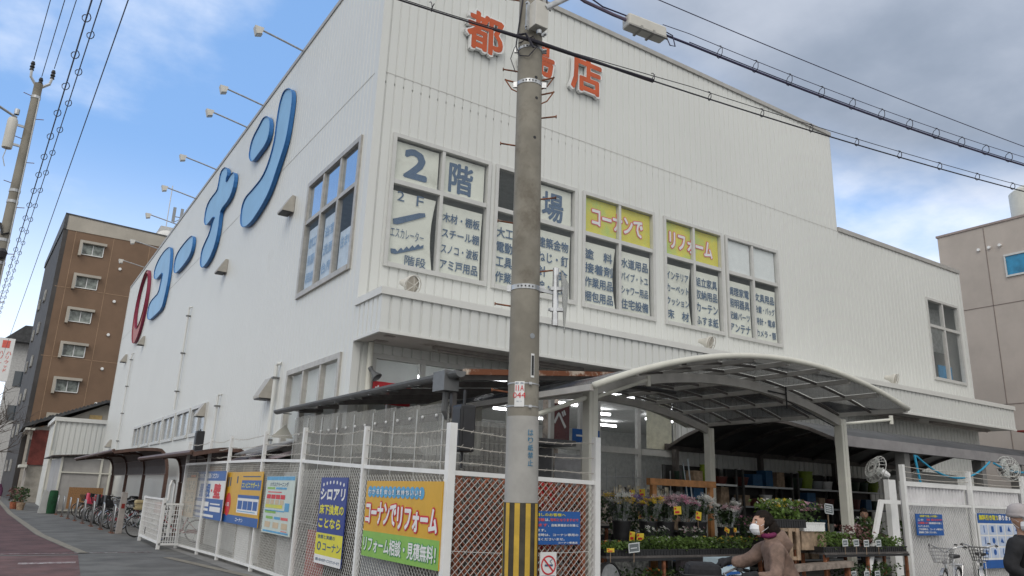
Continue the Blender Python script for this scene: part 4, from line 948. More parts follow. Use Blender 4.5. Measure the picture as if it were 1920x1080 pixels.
# ================================================================ chain link fence along the left street and round the corner
fe = thing('mesh_fence', 'white chain link fence with barbed wire along the street and round the corner', 'fence', (4.66, 8.38, 0))
FP = [(4.38, 22.6, 2.17), (4.50, 20.6, 2.18), (4.60, 19.0, 2.19), (4.66, 16.4, 2.18), (4.66, 13.9, 2.13), (4.66, 11.05, 2.0), (4.66, 8.38, 1.90)]
RP = [(4.66, 8.38, 1.90), (6.98, 8.38, 1.86)]
for i, (x, y, z) in enumerate(FP):
    w = .035 if i < 6 else .05; b = B(); b.box(x-w, x+w, y-w, y+w, 0, z+.60); part('post', b, WHITE, fe)
x, y, z = RP[1]; b = B(); b.box(x-.045, x+.045, y-.045, y+.045, 0, z+.62); part('post', b, WHITE, fe)
for (x0, y0, z0), (x1, y1, z1) in list(zip(FP, FP[1:]))+[tuple(RP)]:
    b = B(); b.beam((x0, y0, z0), (x1, y1, z1), .05, .055); part('top_rail', b, WHITE, fe)
    b = B(); b.beam((x0, y0, .10), (x1, y1, .10), .05, .05); part('bottom_rail', b, WHITE, fe)
    # diagonal wires of the netting, clipped to the bay
    o = Vector((x0, y0, .1)); u = (Vector((x1, y1, .1))-o); L = u.length; u.normalize(); H = min(z0, z1)-.12; b = B(); s = -H; st = .088; r = .0042; nn = u.cross(VZ)
    while s < L:
        a0 = max(s, 0); a1 = min(s+H, L)
        if a1 > a0:
            for sg in (1, -1):
                p, q = (o+u*a0+VZ*(a0-s), o+u*a1+VZ*(a1-s)) if sg > 0 else (o+u*a0+VZ*(H-(a0-s)), o+u*a1+VZ*(H-(a1-s)))
                b.tube([p+nn*.003*sg, q+nn*.003*sg], r, 3, caps=False)
        s += st
    part('netting', b, mat('white_wire', (.60, .60, .58), .5, var=.05), fe, stuff=True)
    b = B(); b.tube(catenary((x0, y0, (z0)*.52), (x1, y1, z1*.52), .03, 6), .004, 4); part('tension_wire', b, MATS['white_wire'], fe)
    b = B()
    for k, h in enumerate((.13, .33, .54)):
        pts = catenary((x0, y0, z0+h), (x1, y1, z1+h), .02+.02*k, 8); pts = [p+Vector((0, 0, rnd.uniform(-.008, .008))) for p in pts]; b.tube(pts, .006, 4)
        for c in range(1, 16):
            p = Vector(pts[0]).lerp(Vector(pts[-1]), c/16); p.z = pts[min(8, c//2)].z; b.tube([p-Vector((.02, .01, .02)), p+Vector((.02, -.01, .02))], .003, 3)
    part('barbed_wire', b, mat('pale_barbed_wire', (.50, .47, .42), .6), fe)
# redwood lattice behind the netting beside the pole, one slat each
la = thing('lattice_screen', 'red brown wooden lattice standing behind the mesh fence by the pole', 'lattice', (5.3, 8.75, 0))
W_, H_ = 2.0, 1.86; s = -H_
while s < W_:
    a0, a1 = max(0, s), min(W_, s+H_)
    if a1-a0 > .1:
        for sg in (0, 1):
            x0, x1 = 5.05+a0, 5.05+a1; z0, z1 = (a0-s, a1-s) if not sg else (H_-a0+s, H_-a1+s); part('slat', B().beam((x0, 8.78+.02*sg, z0), (x1, 8.78+.02*sg, z1), .016, .055, (0, 1, 0)), LATTICE, la)
    s += .14
part('lattice_frame', B().box(5.0, 5.06, 8.76, 8.82, 0, 1.9), LATTICE, la); part('lattice_frame', B().box(7.05, 7.11, 8.76, 8.82, 0, 1.9), LATTICE, la)
nb_ = thing('banner', 'red banner with white strokes behind the fence right of the pole', 'banner', (6.4, 8.95, 0)); part('cloth', B().box(6.35, 6.75, 9.0, 9.006, .9, 1.85), mat('red_banner_cloth', (.55, .02, .03), .6), nb_)
tb = B(); text(tb, '花', (6.42, 8.996, 1.4), UF, VZ, .26, .28, off=.02); text(tb, '苗', (6.42, 8.996, 1.05), UF, VZ, .26, .28, off=.02); part('banner_lettering', tb, WHITEINK, nb_); part('pole', B().tube([(6.33, 9.0, 0), (6.33, 9.0, 2.0)], .012, 6), WHITE, nb_)

# ================================================================ signs on the fence
def street_sign(name, label, y0, y1, z0, z1, m, x=4.60):
    """a board on the left street fence; y1 is its left edge for the passer-by"""
    r = thing(name, label, 'sign', (x, (y0+y1)/2, z0)); b = B(); b.box(x-.008, x+.008, y0, y1, z0, z1); bd = part('sign_board', b, m, r); return r, bd
def band(bd, name, m, x, yl, yr, z0, z1, l=.010): return part(name, B().quad((x-l, yl, z0), (x-l, yr, z0), (x-l, yr, z1), (x-l, yl, z1)), m, bd)
def lett(bd, m, items, x, name='sign_lettering', off=.02, lift=.011):
    tb = B()
    for s, yl, z, w, h in items: text(tb, s, (x, yl, z), UL, VZ, w, h, off=off, lift=lift)
    return part(name, tb, m, bd)
SX = 4.60
def R2(a, b_): p, q = atX(*a, SX), atX(*b_, SX); return q.y, p.y, q.z, p.z    # y0,y1,z0,z1 from its top left and bottom right corners
# S6 reform
y0, y1, z0, z1 = R2((690, 897), (822, 1076)); z1 = (atX(690, 897, SX).z+atX(830, 908, SX).z)/2; z0 = (atX(686, 1038, SX).z+atX(822, 1076, SX).z)/2
r, bd = street_sign('fence_sign', 'orange and lime renovation sign with big white and red lettering nearest the fence corner', y0, y1, z0, z1, YSIGN); w, h = y1-y0, z1-z0
band(bd, 'lower_band', LIME, SX, y1, y0, z0, z0+h*.33)
tb = B(); n = 11; st = 'わかる！安心！気持ちいい！'
for i, s in enumerate(st):
    yy_ = y1-.035*w-i*(w*.76/13); b_ = Vector((SX-.012, yy_-.03*w, z0+h*.855)); tb.lathe(b_, [(0, .001), (.034*w, .001), (.034*w, 0)], 14, (-1, 0, 0))
part('dot', tb, SKYINK, bd); lett(bd, WHITEINK, [(s, y1-.035*w-i*(w*.76/13)-.006*w, z0+h*.825, .045*w if s != '！' else .02*w, .06*h) for i, s in enumerate(st)], SX, off=.03, lift=.016)
for off, m, lf, nm in ((.15, REDINK, .012, 'lettering_outline'), (.055, WHITEINK, .017, 'sign_lettering')): lett(bd, m, [('コーナンで', y1-.03*w, z0+h*.44, w*.43, h*.27), ('リフォーム', y1-.485*w, z0+h*.405, w*.48, h*.265)], SX, nm, off, lf)
for off, m, lf, nm in ((.09, GREENINK, .012, 'lettering_outline'), (.025, WHITEINK, .017, 'sign_lettering')): lett(bd, m, [('リフォーム相談・見積無料！', y1-.03*w, z0+h*.07, w*.94, h*.19)], SX, nm, off, lf)
# S5 termites
p, q = atX(600, 893, SX), atX(648, 1070, SX); y1 = atX(598, 960, SX).y; y0 = atX(648, 960, SX).y; z1 = p.z-.02; z0 = atX(620, 1062, SX).z
r, bd = street_sign('fence_sign', 'tall navy and lemon termite control sign with white and yellow lettering', y0, y1, z0, z1, NAVY); w, h = y1-y0, z1-z0
band(bd, 'lower_band', LEMON, SX, y1, y0, z0+h*.10, z0+h*.35); band(bd, 'lower_band', WHITEINK, SX, y1, y0, z0, z0+h*.10)
tb = B()
for k in range(7): a = k/6; tb.lathe((SX-.010, y1-w*(.12+.76*a), z0+h*(.915+.03*math.sin(math.pi*a))), [(0, .001), (.022*h, .001), (.022*h, 0)], 8, (-1, 0, 0))
part('dot', tb, WHITEINK, bd); lett(bd, WHITEINK, [('シロアリ', y1-.05*w, z0+h*.74, .9*w, h*.125)], SX, off=.05)
lett(bd, LEMON, [('床下換気の', y1-.05*w, z0+h*.57, .9*w, h*.11), ('ことなら', y1-.06*w, z0+h*.415, .82*w, h*.105)], SX, off=.045)
lett(bd, INK, [('信頼と実績の', y1-.07*w, z0+h*.285, .66*w, h*.045), ('コーナン', y1-.30*w, z0+h*.155, .66*w, h*.09), ('0', y1-.08*w, z0+h*.15, .15*w, h*.10), ('お問い合わせはサービスカウンターまで', y1-.05*w, z0+h*.03, .9*w, h*.035)], SX, off=.025)
# S4 house cleaning
z1 = atX(522, 893, SX).z; z0 = atX(522, 1003, SX).z; y1, y0 = atX(497, 940, SX).y, atX(550, 940, SX).y
r, bd = street_sign('fence_sign', 'white house cleaning price poster with small coloured boxes', y0, y1, z0, z1, mat('pale_poster', (.58, .66, .62), .55, var=.03)); w, h = y1-y0, z1-z0
band(bd, 'top_band', SKYINK, SX, y1, y0, z1-h*.07, z1-h*.005); lett(bd, INK, [('ハウスクリーニング', y1-.15*w, z0+h*.82, .65*w, h*.075)], SX, off=.02)
def boxes(bd, m, x, l, lift=.012):
    tb = B()
    for yl, z, ww, hh in l: tb.quad((x-lift, yl, z), (x-lift, yl-ww, z), (x-lift, yl-ww, z+hh), (x-lift, yl, z+hh))
    return part('printed_box', tb, m, bd)
boxes(bd, REDINK, SX, [(y1-(.07+.17*k)*w, z0+h*.60, .15*w, h*.075) for k in range(4)]); boxes(bd, LIME, SX, [(y1-.06*w, z0+h*.77, .28*w, h*.035), (y1-.06*w, z0+h*.35, .4*w, h*.04), (y1-.12*w, z0+h*.25, .25*w, h*.045)])
boxes(bd, YPAPER, SX, [(y1-.05*w, z0+h*.44, .62*w, h*.06)]); boxes(bd, SKYINK, SX, [(y1-.38*w, z0+h*.77, .38*w, h*.035), (y1-.05*w, z0+h*.385, .7*w, h*.02), (y1-.42*w, z0+h*.25, .22*w, h*.045), (y1-.75*w, z0+h*.4, .15*w, h*.14), (y1-.05*w, z0+h*.02, .9*w, h*.03)])
boxes(bd, BEIGEPOST, SX, [(y1-(.06+.17*k)*w, z0+h*.505, .13*w, h*.08) for k in range(4)]+[(y1-(.1+.3*k)*w, z0+h*.10, .2*w, h*.10) for k in range(3)]); boxes(bd, PINKINK, SX, [(y1-.66*w, z0+h*.25, .24*w, h*.045), (y1-.1*w, z0+h*.71, .5*w, h*.018), (y1-.7*w, z0+h*.06, .2*w, h*.012)])
# S3 handyman support, its cartoon bird left out
z1 = atX(455, 885, SX).z; z0 = atX(455, 985, SX).z; y1, y0 = atX(420, 935, SX).y, atX(489, 935, SX).y
r, bd = street_sign('fence_sign', 'golden yellow household support sign with a blue bottom band', y0, y1, z0, z1, YSIGN); w, h = y1-y0, z1-z0
band(bd, 'lower_band', BLUESIGN, SX, y1, y0, z0, z0+h*.16); band(bd, 'title_band', BLUESIGN, SX, y1-.48*w, y0+.02*w, z0+h*.66, z0+h*.84); lett(bd, LEMON, [('コンビニサポート', y1-.5*w, z0+h*.70, .44*w, h*.10)], SX, off=.03); lett(bd, WHITEINK, [('コーナン', y1-.42*w, z0+h*.05, .2*w, h*.07)], SX, off=.04)
boxes(bd, WHITEINK, SX, [(y1-.42*w, z0+h*.22, .55*w, h*.34)]); boxes(bd, BLUESIGN, SX, [(y1-.42*w, z0+h*.50, .55*w, h*.06), (y1-.44*w, z0+h*.29, .12*w, h*.16), (y1-.58*w, z0+h*.29, .12*w, h*.16), (y1-.71*w, z0+h*.29, .11*w, h*.16), (y1-.84*w, z0+h*.29, .11*w, h*.16)], .014); boxes(bd, SKYINK, SX, [(y1-.45*w, z0+h*.245, .46*w, h*.015)], .014)
boxes(bd, INK, SX, [(y1-.08*w, z0+h*.70, .03*w, h*.2), (y1-.14*w, z0+h*.72, .03*w, h*.18), (y1-.34*w, z0+h*.78, .03*w, h*.14), (y1-.5*w, z0+h*.90, .45*w, h*.02)]); tb = B(); tb.lathe((SX-.011, y1-.15*w, z0+h*.36), [(0, .002), (.085*w, .002), (.085*w, 0)], 16, (-1, 0, 0)); part('dot', tb, REDINK, bd); lett(bd, WHITEINK, [('1日', y1-.105*w, z0+h*.32, .09*w, h*.07)], SX, off=.04, lift=.018)
# S2 roofs and walls
sx2 = 4.52; z1 = atX(392, 884, sx2).z; z0 = atX(392, 973, sx2).z; y1, y0 = atX(366, 930, sx2).y, atX(420, 930, sx2).y
r, bd = street_sign('fence_sign', 'white and blue sign for roofs and walls with a red word', y0, y1, z0, z1, WHITE, sx2); w, h = y1-y0, z1-z0
band(bd, 'top_band', BLUESIGN, sx2, y1, y0, z0+h*.80, z1); lett(bd, WHITEINK, [('お気軽にご相談ください', y1-.05*w, z0+h*.85, .72*w, h*.11)], sx2, off=.03); lett(bd, BLUESIGN, [('屋根', y1-.16*w, z0+h*.45, .38*w, h*.28)], sx2, off=.05); lett(bd, REDINK, [('壁', y1-.66*w, z0+h*.45, .22*w, h*.28), ('・', y1-.57*w, z0+h*.57, .04*w, h*.04)], sx2, off=.05)
band(bd, 'lower_band', BLUESIGN, sx2, y1, y0, z0, z0+h*.42); boxes(bd, WHITEINK, sx2, [(y1-.05*w, z0+h*.25, .5*w, h*.10), (y1-.05*w, z0+h*.16, .5*w, h*.05), (y1-.6*w, z0+h*.16, .35*w, h*.10), (y1-.6*w, z0+h*.30, .32*w, h*.03), (y1-.05*w, z0+h*.04, .7*w, h*.05)], .014)
# S1 beige poster
sx1 = 4.46; z1 = atX(356, 886, sx1).z; z0 = atX(356, 970, sx1).z; y1, y0 = atX(343, 930, sx1).y, atX(366, 930, sx1).y
r, bd = street_sign('fence_sign', 'faded beige photo poster at the far end of the fence', y0, y1, z0, z1, BEIGEPOST, sx1); w, h = y1-y0, z1-z0
boxes(bd, DARKMETAL, sx1, [(y1-.03*w, z0+h*.88, .94*w, h*.11)]); boxes(bd, OFLOW, sx1, [(y1-.5*w, z0+h*.89, .4*w, h*.05), (y1-.05*w, z0+h*.02, .2*w, h*.12)], .014); boxes(bd, mat('faded_print', (.45, .40, .30), .6, var=.5, sc=12), sx1, [(y1-(.08+.3*k)*w, z0+h*(.10+.25*j), .24*w, h*.2) for k in range(3) for j in range(3)])
# signs on the short front stretch
fy = 8.34
def front_sign(label, x0, x1, z0, z1, m): r = thing('fence_sign', label, 'sign', ((x0+x1)/2, fy, z0)); bd = part('sign_board', B().box(x0, x1, fy-.008, fy+.008, z0, z1), m, r); return bd
def flett(bd, m, items, y, off=.02, lift=.0, nm='sign_lettering'):
    tb = B()
    for s, x, z, w, h in items: text(tb, s, (x, y, z), UF, VZ, w, h, off=off, lift=lift)
    return part(nm, tb, m, bd)
x0, z1 = atY(955, 958, fy).x, atY(1008, 958, fy).z; x1 = atY(1087, 990, fy).x; z0 = atY(1050, 1021, fy).z
bd = front_sign('blue cyclist notice half hidden behind the pole', x0, x1, z0, z1, BLUESIGN); w, h = x1-x0, z1-z0; yl = fy-.012
flett(bd, LEMON, [('自転車でお越しのお客様へ', x0+.06*w, z0+h*.85, .72*w, h*.09)], yl, .03); flett(bd, PINKINK, [('この', x0+.05*w, z0+h*.70, .1*w, h*.08), ('駐輪', x0+.36*w, z0+h*.70, .12*w, h*.09), ('有料となりますので', x0+.56*w, z0+h*.70, .41*w, h*.09), ('ご注意願います', x0+.04*w, z0+h*.54, .48*w, h*.09)], yl, .03)
flett(bd, WHITEINK, [('は、', x0+.49*w, z0+h*.70, .06*w, h*.08), ('、自転車撤去の対象と', x0+.53*w, z0+h*.54, .44*w, h*.08), ('なってしまいます。', x0+.05*w, z0+h*.39, .45*w, h*.08), ('駐輪場をご利用時は、コーナン専用の', x0+.05*w, z0+h*.25, .92*w, h*.08), ('駐輪場をご利用くださいませ。', x0+.05*w, z0+h*.12, .72*w, h*.08), ('コーナン都島店', x0+.68*w, z0+h*.025, .28*w, h*.06)], yl, .025)
x0, z1 = atY(1013, 1035, fy).x, atY(1028, 1035, fy).z; x1 = atY(1043, 1035, fy).x; z0 = z1-.44
bd = front_sign('small white no smoking sign low on the fence right of the pole', x0, x1, z0, z1, WHITE); w = x1-x0; cx, cz = (x0+x1)/2, z1-.16
tb = B()
for k in range(20): a0, a1 = k*.31416, (k+1)*.31416; tb.quad(*[(cx+q*math.cos(a), fy-.012, cz+q*math.sin(a)) for q, a in ((.10, a0), (.12, a0), (.12, a1), (.10, a1))])
tb.quad((cx-.08, fy-.0135, cz+.065), (cx-.065, fy-.0135, cz+.08), (cx+.08, fy-.0135, cz-.065), (cx+.065, fy-.0135, cz-.08)); part('printed_ring', tb, REDINK, bd)
part('printed_cigarette', B().quad((cx-.06, fy-.011, cz-.015), (cx+.07, fy-.011, cz-.015), (cx+.07, fy-.011, cz+.01), (cx-.06, fy-.011, cz+.01)), INK, bd); tb = B(); tb.tube([(cx+.05, fy-.011, cz+.02), (cx+.02, fy-.011, cz+.05), (cx+.06, fy-.011, cz+.07)], .005, 4); part('printed_smoke', tb, INK, bd)
flett(bd, INK, [('ポイ捨て禁止', x0+.08*w, z0+.06, .84*w, .05)], yl, .03); part('printed_line', B().quad((x0+.02, yl, z0+.15), (x1-.02, yl, z0+.15), (x1-.02, yl, z0+.155), (x0+.02, yl, z0+.155)), INK, bd)

# ================================================================ right fence with sliding gate panel
rf = thing('corrugated_fence', 'white corrugated fence with netting and barbed wire beyond the plant stalls', 'fence', (14.4, 8.4, 0))
part('end_post', B().box(14.28, 14.52, 8.46, 8.56, 0, 2.2), WHITE, rf)
gxs = [14.68, 17.18, 19.55, 22]
for x in gxs: part('post', B().box(x-.04, x+.04, 8.36, 8.44, 0, 2.50 if x < 15 else 2.48), WHITE, rf)
for x0, x1 in zip(gxs, gxs[1:]):
    part('top_rail', B().box(x0+.06, x1-.06, 8.43, 8.52, 2.10, 2.19), WHITE, rf); part('middle_rail', B().box(x0+.06, x1-.06, 8.37, 8.44, 1.74, 1.79), WHITE, rf)
    b = B(); x = x0+.06
    while x < x1-.1: b.prism([(x, 8.52, .1), (x+.03, 8.47, .1), (x+.08, 8.47, .1), (x+.11, 8.52, .1), (x+.11, 8.53, .1), (x, 8.53, .1)], (0, 0, 2.0)); x += .125
    part('corrugated_panel', b, mat('white_strip', (.66, .65, .66), .5, var=.06, sc=3), rf)
    o = Vector((x0+.06, 8.37, .1)); L = x1-x0-.12; H = 1.62; b = B(); s = -H
    while s < L:
        a0, a1 = max(s, 0), min(s+H, L)
        for sg in (1, -1):
            p, q = (o+UF*a0+VZ*(a0-s), o+UF*a1+VZ*(a1-s)) if sg > 0 else (o+UF*a0+VZ*(H-a0+s), o+UF*a1+VZ*(H-a1+s))
            b.tube([p, q], .0042, 3, caps=False)
        s += .088
    part('netting', b, MATS['white_wire'], rf, stuff=True)
    b = B()
    for k, hh in enumerate((.06, .17, .27)): b.tube(catenary((x0, 8.4, 2.2+hh), (x1, 8.4, 2.2+hh), .03, 8), .007, 4)
    part('barbed_wire', b, MATS['pale_barbed_wire'], rf)
fy = 8.33
pA, pB = atY(1716, 963, fy), atY(1770, 1006, fy); bd = front_sign('blue cyclist notice on the white fence at the right', pA.x, pB.x, pB.z+.02, pA.z, BLUESIGN); x0, w, z0, h = pA.x, pB.x-pA.x, pB.z+.02, pA.z-pB.z-.02; yl = fy-.012
flett(bd, LEMON, [('自転車でお越しのお客様へ', x0+.14*w, z0+h*.85, .68*w, h*.10)], yl, .04); flett(bd, PINKINK, [('駐輪', x0+.38*w, z0+h*.68, .12*w, h*.10), ('有料となりますので', x0+.55*w, z0+h*.68, .42*w, h*.10), ('ご注意願います', x0+.04*w, z0+h*.53, .4*w, h*.10)], yl, .04)
flett(bd, WHITEINK, [('この', x0+.05*w, z0+h*.68, .2*w, h*.08), ('自転車撤去の対象と', x0+.46*w, z0+h*.53, .48*w, h*.09), ('なってしまいます。', x0+.05*w, z0+h*.38, .4*w, h*.09), ('ご利用時は、コーナン専用の', x0+.05*w, z0+h*.24, .9*w, h*.09), ('駐輪場をご利用くださいませ。', x0+.05*w, z0+h*.10, .66*w, h*.09)], yl, .035)
pA = atY(1830, 962, fy); x1 = 19.4; z0 = atY(1850, 1066, fy).z; bd = front_sign('large blue and white pictogram board behind the man at the right', pA.x, x1, z0, pA.z, WHITE); x0, w, h = pA.x, x1-pA.x, pA.z-z0
def fboxes(bd, m, l, lift=.012): tb = B(); [tb.quad((a, fy-lift, c), (a+ww, fy-lift, c), (a+ww, fy-lift, c+hh), (a, fy-lift, c+hh)) for a, c, ww, hh in l]; return part('printed_box', tb, m, bd)
fboxes(bd, BLUESIGN, [(x0, z0+h*.82, w, h*.18), (x0, z0, w, h*.15)]); fboxes(bd, mat('pale_blue_cell', (.50, .58, .74), .55), [(x0+.03*w+k*.16*w, z0+h*(.19+.21*j), .14*w, h*.18) for k in range(6) for j in range(3)])
flett(bd, LEMON, [('無料引き取り', x0+.03*w, z0+h*.88, .36*w, h*.09)], fy-.016, .05); flett(bd, WHITEINK, [('承ります!!', x0+.40*w, z0+h*.88, .28*w, h*.09)], fy-.016, .05); fboxes(bd, PINKINK, [(x0+.74*w, z0+h*.86, .2*w, h*.10)], .014)
r4 = random.Random(9); tb = B()
for k in range(6):
    for j in range(3):
        cx, cz = x0+.10*w+k*.16*w, z0+h*(.29+.21*j); a = r4.randint(0, 3)
        if a == 0: tb.quad((cx-.05, fy-.016, cz-.06), (cx+.05, fy-.016, cz-.06), (cx+.05, fy-.016, cz+.06), (cx-.05, fy-.016, cz+.06))
        elif a == 1: tb.lathe((cx, fy-.015, cz), [(0, .001), (.06, .001), (.06, 0)], 10, (0, -1, 0))
        elif a == 2: tb.quad((cx-.015, fy-.016, cz-.07), (cx+.015, fy-.016, cz-.07), (cx+.015, fy-.016, cz+.07), (cx-.015, fy-.016, cz+.07))
        else: tb.tri((cx-.07, fy-.016, cz-.03), (cx+.07, fy-.016, cz-.05), (cx, fy-.016, cz+.06))
part('pictogram', tb, BLUESIGN, bd)
# ================================================================ near utility pole
PX_, PY_ = 4.31, 6.30
po = thing('utility_pole', 'thick concrete utility pole with yellow and black guard stripes in the foreground', 'utility pole', (PX_, PY_, 0))
def pr_(z): return .167-.0045*z
def pc(z): return Vector((PX_-.013*(z-1.6), PY_, z))
b = B(); zs = [0, 1, 2, 3, 4, 5, 6, 7, 8, 9.5, 11]; b.tube([pc(z) for z in zs], [pr_(z) for z in zs], 32); part('shaft', b, CONC, po, auto=40)
b = B(); zs = [1.57, 1.6, 2.40, 2.41]; b.tube([pc(z) for z in zs], [pr_(z)+.004 for z in (1.57, 1.6, 2.40, 2.41)], 32, caps=False); part('sleeve', b, SLEEVE, po, smooth=True)
b = B(); b.tube([pc(0.05), pc(1.59)], pr_(.8)+.006, 40); gd = part('guard', b, GUARDK, po, auto=40)
for k in range(20):
    if k % 2: continue
    b = B(); N = 4
    for j in range(N):
        a0, a1 = 2*math.pi*(k+j/N*.95)/20-.02, 2*math.pi*(k+(j+1)/N*.95)/20-.02; r = pr_(.8)+.0085
        p = [Vector((r*math.cos(a), r*math.sin(a), 0)) for a in (a0, a1)]; b.quad(pc(.06)+p[0], pc(.06)+p[1], pc(1.585)+p[1], pc(1.585)+p[0])
    part('guard_stripe', b, GUARDY, gd)
CD = Vector((-PX_, -PY_, 0)).normalized(); CR = Vector((-CD.y, CD.x, 0))      # toward the pavement side, and its right
def around(z, ang, r): d = (CD*math.cos(ang)+CR*math.sin(ang)); return pc(z)+d*r
def wrap(b, z0, z1, a0, a1, lift, n=6):
    for j in range(n):
        p, q = a0+(a1-a0)*j/n, a0+(a1-a0)*(j+1)/n; b.quad(around(z0, p, pr_(z0)+lift), around(z0, q, pr_(z0)+lift), around(z1, q, pr_(z1)+lift), around(z1, p, pr_(z1)+lift))
def wtext(b, s, z, ac, w, h, off=.02, lift=.012):
    vs, fs, x0, x1, y0, y1 = glyphs(s, 0, 0, 2); rr = pr_(z)+lift
    return b.add(vs, fs, lambda p: around(z+(p.y-y0)/(y1-y0)*h, ac+((p.x-x0)/(x1-x0)-.5)*w/rr, rr))
b = B(); wrap(b, 2.495, 2.745, -.56, .06, .008); pl = part('number_plate', b, WHITE, po)
b = B(); wtext(b, 'I', 2.650, -.45, .008, .055); wtext(b, 'I', 2.650, -.29, .008, .055); wtext(b, 'A', 2.650, -.08, .036, .055); wtext(b, '044', 2.58, -.25, .13, .055); part('plate_lettering', b, REDINK, pl)
b = B(); wtext(b, '都 島', 2.718, -.25, .09, .016); wtext(b, '都島二丁目', 2.54, -.25, .05, .012); part('plate_lettering', b, INK, pl)
b = B()
for z in (2.50, 2.725): wrap(b, z, z+.012, -3.14, 3.14, .006, 28); b.ob(around(z-.005, .35, pr_(z)+.002)-VZ*.005, CR*.03, CD*.02, VZ*.025)
part('plate_band', b, GALV, pl)
b = B()
for i, s in enumerate('はり紙禁止'): wtext(b, s, 2.22-i*.072, .50, .056, .058, .0, .010); wtext(b, s, 2.221-i*.072, .515, .056, .058, .0, .0105)
part('pole_lettering', b, mat('teal_ink', (.06, .20, .33), .6), po)
b = B(); wrap(b, 2.79, 3.03, .46, .72, .004); st = part('sticker', b, WHITE, po); b = B(); wrap(b, 2.81, 3.01, .50, .68, .006); part('sticker_print', b, BLACK, st)
b = B(); b.lathe(around(3.21, .55, pr_(3.2)-.004), [(0, .008), (.028, .007), (.028, 0)], 10, CD*.85+CR*.52); part('round_disc', b, GREYBOX, po)
b = B(); [b.lathe(around(z, a, pr_(z)-.006), [(0, .008), (.018, .008), (.02, 0)], 8, CD*math.cos(a)+CR*math.sin(a)) for z, a in ((2.12, -1.15), (5.4, .5), (6.13, .55), (5.88, .62))]; part('earth_hole', b, BLACK, po)
# step bolts on both sides
for z, sd in ((2.65, -1), (3.54, -1), (3.92, 1), (4.45, -1), (4.73, 1), (5.35, -1), (5.69, 1), (6.26, -1), (7.18, -1), (7.4, 1)):
    b = B(); a = sd*1.52; p = around(z, a, pr_(z)-.01); d = (CD*math.cos(a)+CR*math.sin(a)); q = p+d*.165+VZ*.02; b.tube([p, q], .009, 6); b.lathe(q, [(0, .012), (.019, .012), (.019, 0), (0, 0)], 8, d); part('step_bolt', b, RUST, po)
# steel bands
for z, h in ((6.06, .045), (3.70, .05), (6.5, .03)):
    b = B(); wrap(b, z, z+h, -3.14, 3.14, .006, 28); b.ob(around(z-.01, 1.5, pr_(z)-.01), CR*.06, CD*.03, VZ*(h+.02)); b.ob(around(z-.01, -1.5, pr_(z)-.01), -CR*.05, CD*.03, VZ*(h+.02)); bnd = part('steel_band', b, GALV, po)
    c = B()
    for k in range(5): c.lathe(around(z+h/2, -.5+k*.25, pr_(z)+.004), [(0, .005), (.010, .005), (.010, 0)], 6, CD)
    part('band_slot', c, DARKMETAL, bnd)
b = B()
for sd in (-1, 1):
    for z in (6.10, 5.92) if sd > 0 else (6.06,):
        p = around(z, sd*1.4, pr_(z)); d = CR*sd; b.tube([p+VZ*.05, p+d*.12+VZ*.08, p+d*.14+VZ*.09], .010, 5); b.tube([p-VZ*.06, p+d*.06-VZ*.03, p+d*.13+VZ*.08], .008, 5)
part('rusty_hook', b, RUST, po)
# junction box and the lamp arm that leaves it
p = around(6.85, .35, pr_(6.85)); nx = (CD*.82+CR*.57).normalized(); rx = Vector((-nx.y, nx.x, 0))
b = B(); b.ob(p-rx*.085-VZ*.16+nx*.01, rx*.17, nx*.13, VZ*.32); jb = part('junction_box', b, BOXWHITE, po); bevel(jb, .006)
b = B(); b.ob(p-rx*.13-VZ*.18+nx*.005, rx*.045, nx*.012, VZ*.36); b.ob(p+rx*.085-VZ*.18+nx*.005, rx*.045, nx*.012, VZ*.36)
for s in (-1, 1):
    for t_ in (-1, 1): b.lathe(p+rx*.135*s+VZ*.15*t_+nx*.017, [(0, .03), (.015, .03), (.015, 0)], 6, nx)
b.lathe(p+nx*.09-VZ*.17, [(0, -.06), (.025, -.06), (.03, -.02), (.02, 0)], 10); part('box_bracket', b, GALV, jb)
b = B(); q = p+nx*.12+VZ*.1+rx*.05; b.tube([q, q+rx*.40+VZ*.36, q+rx*1.1+nx*.1+VZ*1.3], .036, 12); part('lamp_arm', b, GALV, po, auto=50)
b = B(); b.tube([around(8.2, -.55, pr_(8.2)+.008), around(7.1, -.75, pr_(7.1)+.01), around(6.7, -1.2, pr_(6.7)+.02), around(6.55, -1.3, pr_(6.5)+.03)], .009, 5)
b.tube([around(6.55, -1.2, pr_(6)+.03), around(6.40, -.8, pr_(6)+.02), around(6.36, -.1, pr_(6)+.03), around(6.50, .5, pr_(6)+.03), around(6.62, .2, pr_(6)+.02), around(6.57, -1.0, pr_(6)+.02)], .007, 6)
b.tube([around(6.55, -1.35, pr_(6)+.04), around(6.42, -1.5, .22), around(6.25, -1.5, pr_(6)+.02)], .005, 5)
b.tube([around(7.5, 1.5, pr_(7)+.03), around(7.15, 1.6, pr_(7)+.05), around(7.0, 1.2, pr_(7)+.1)], .009, 5); part('service_wire', b, WIRE, po)
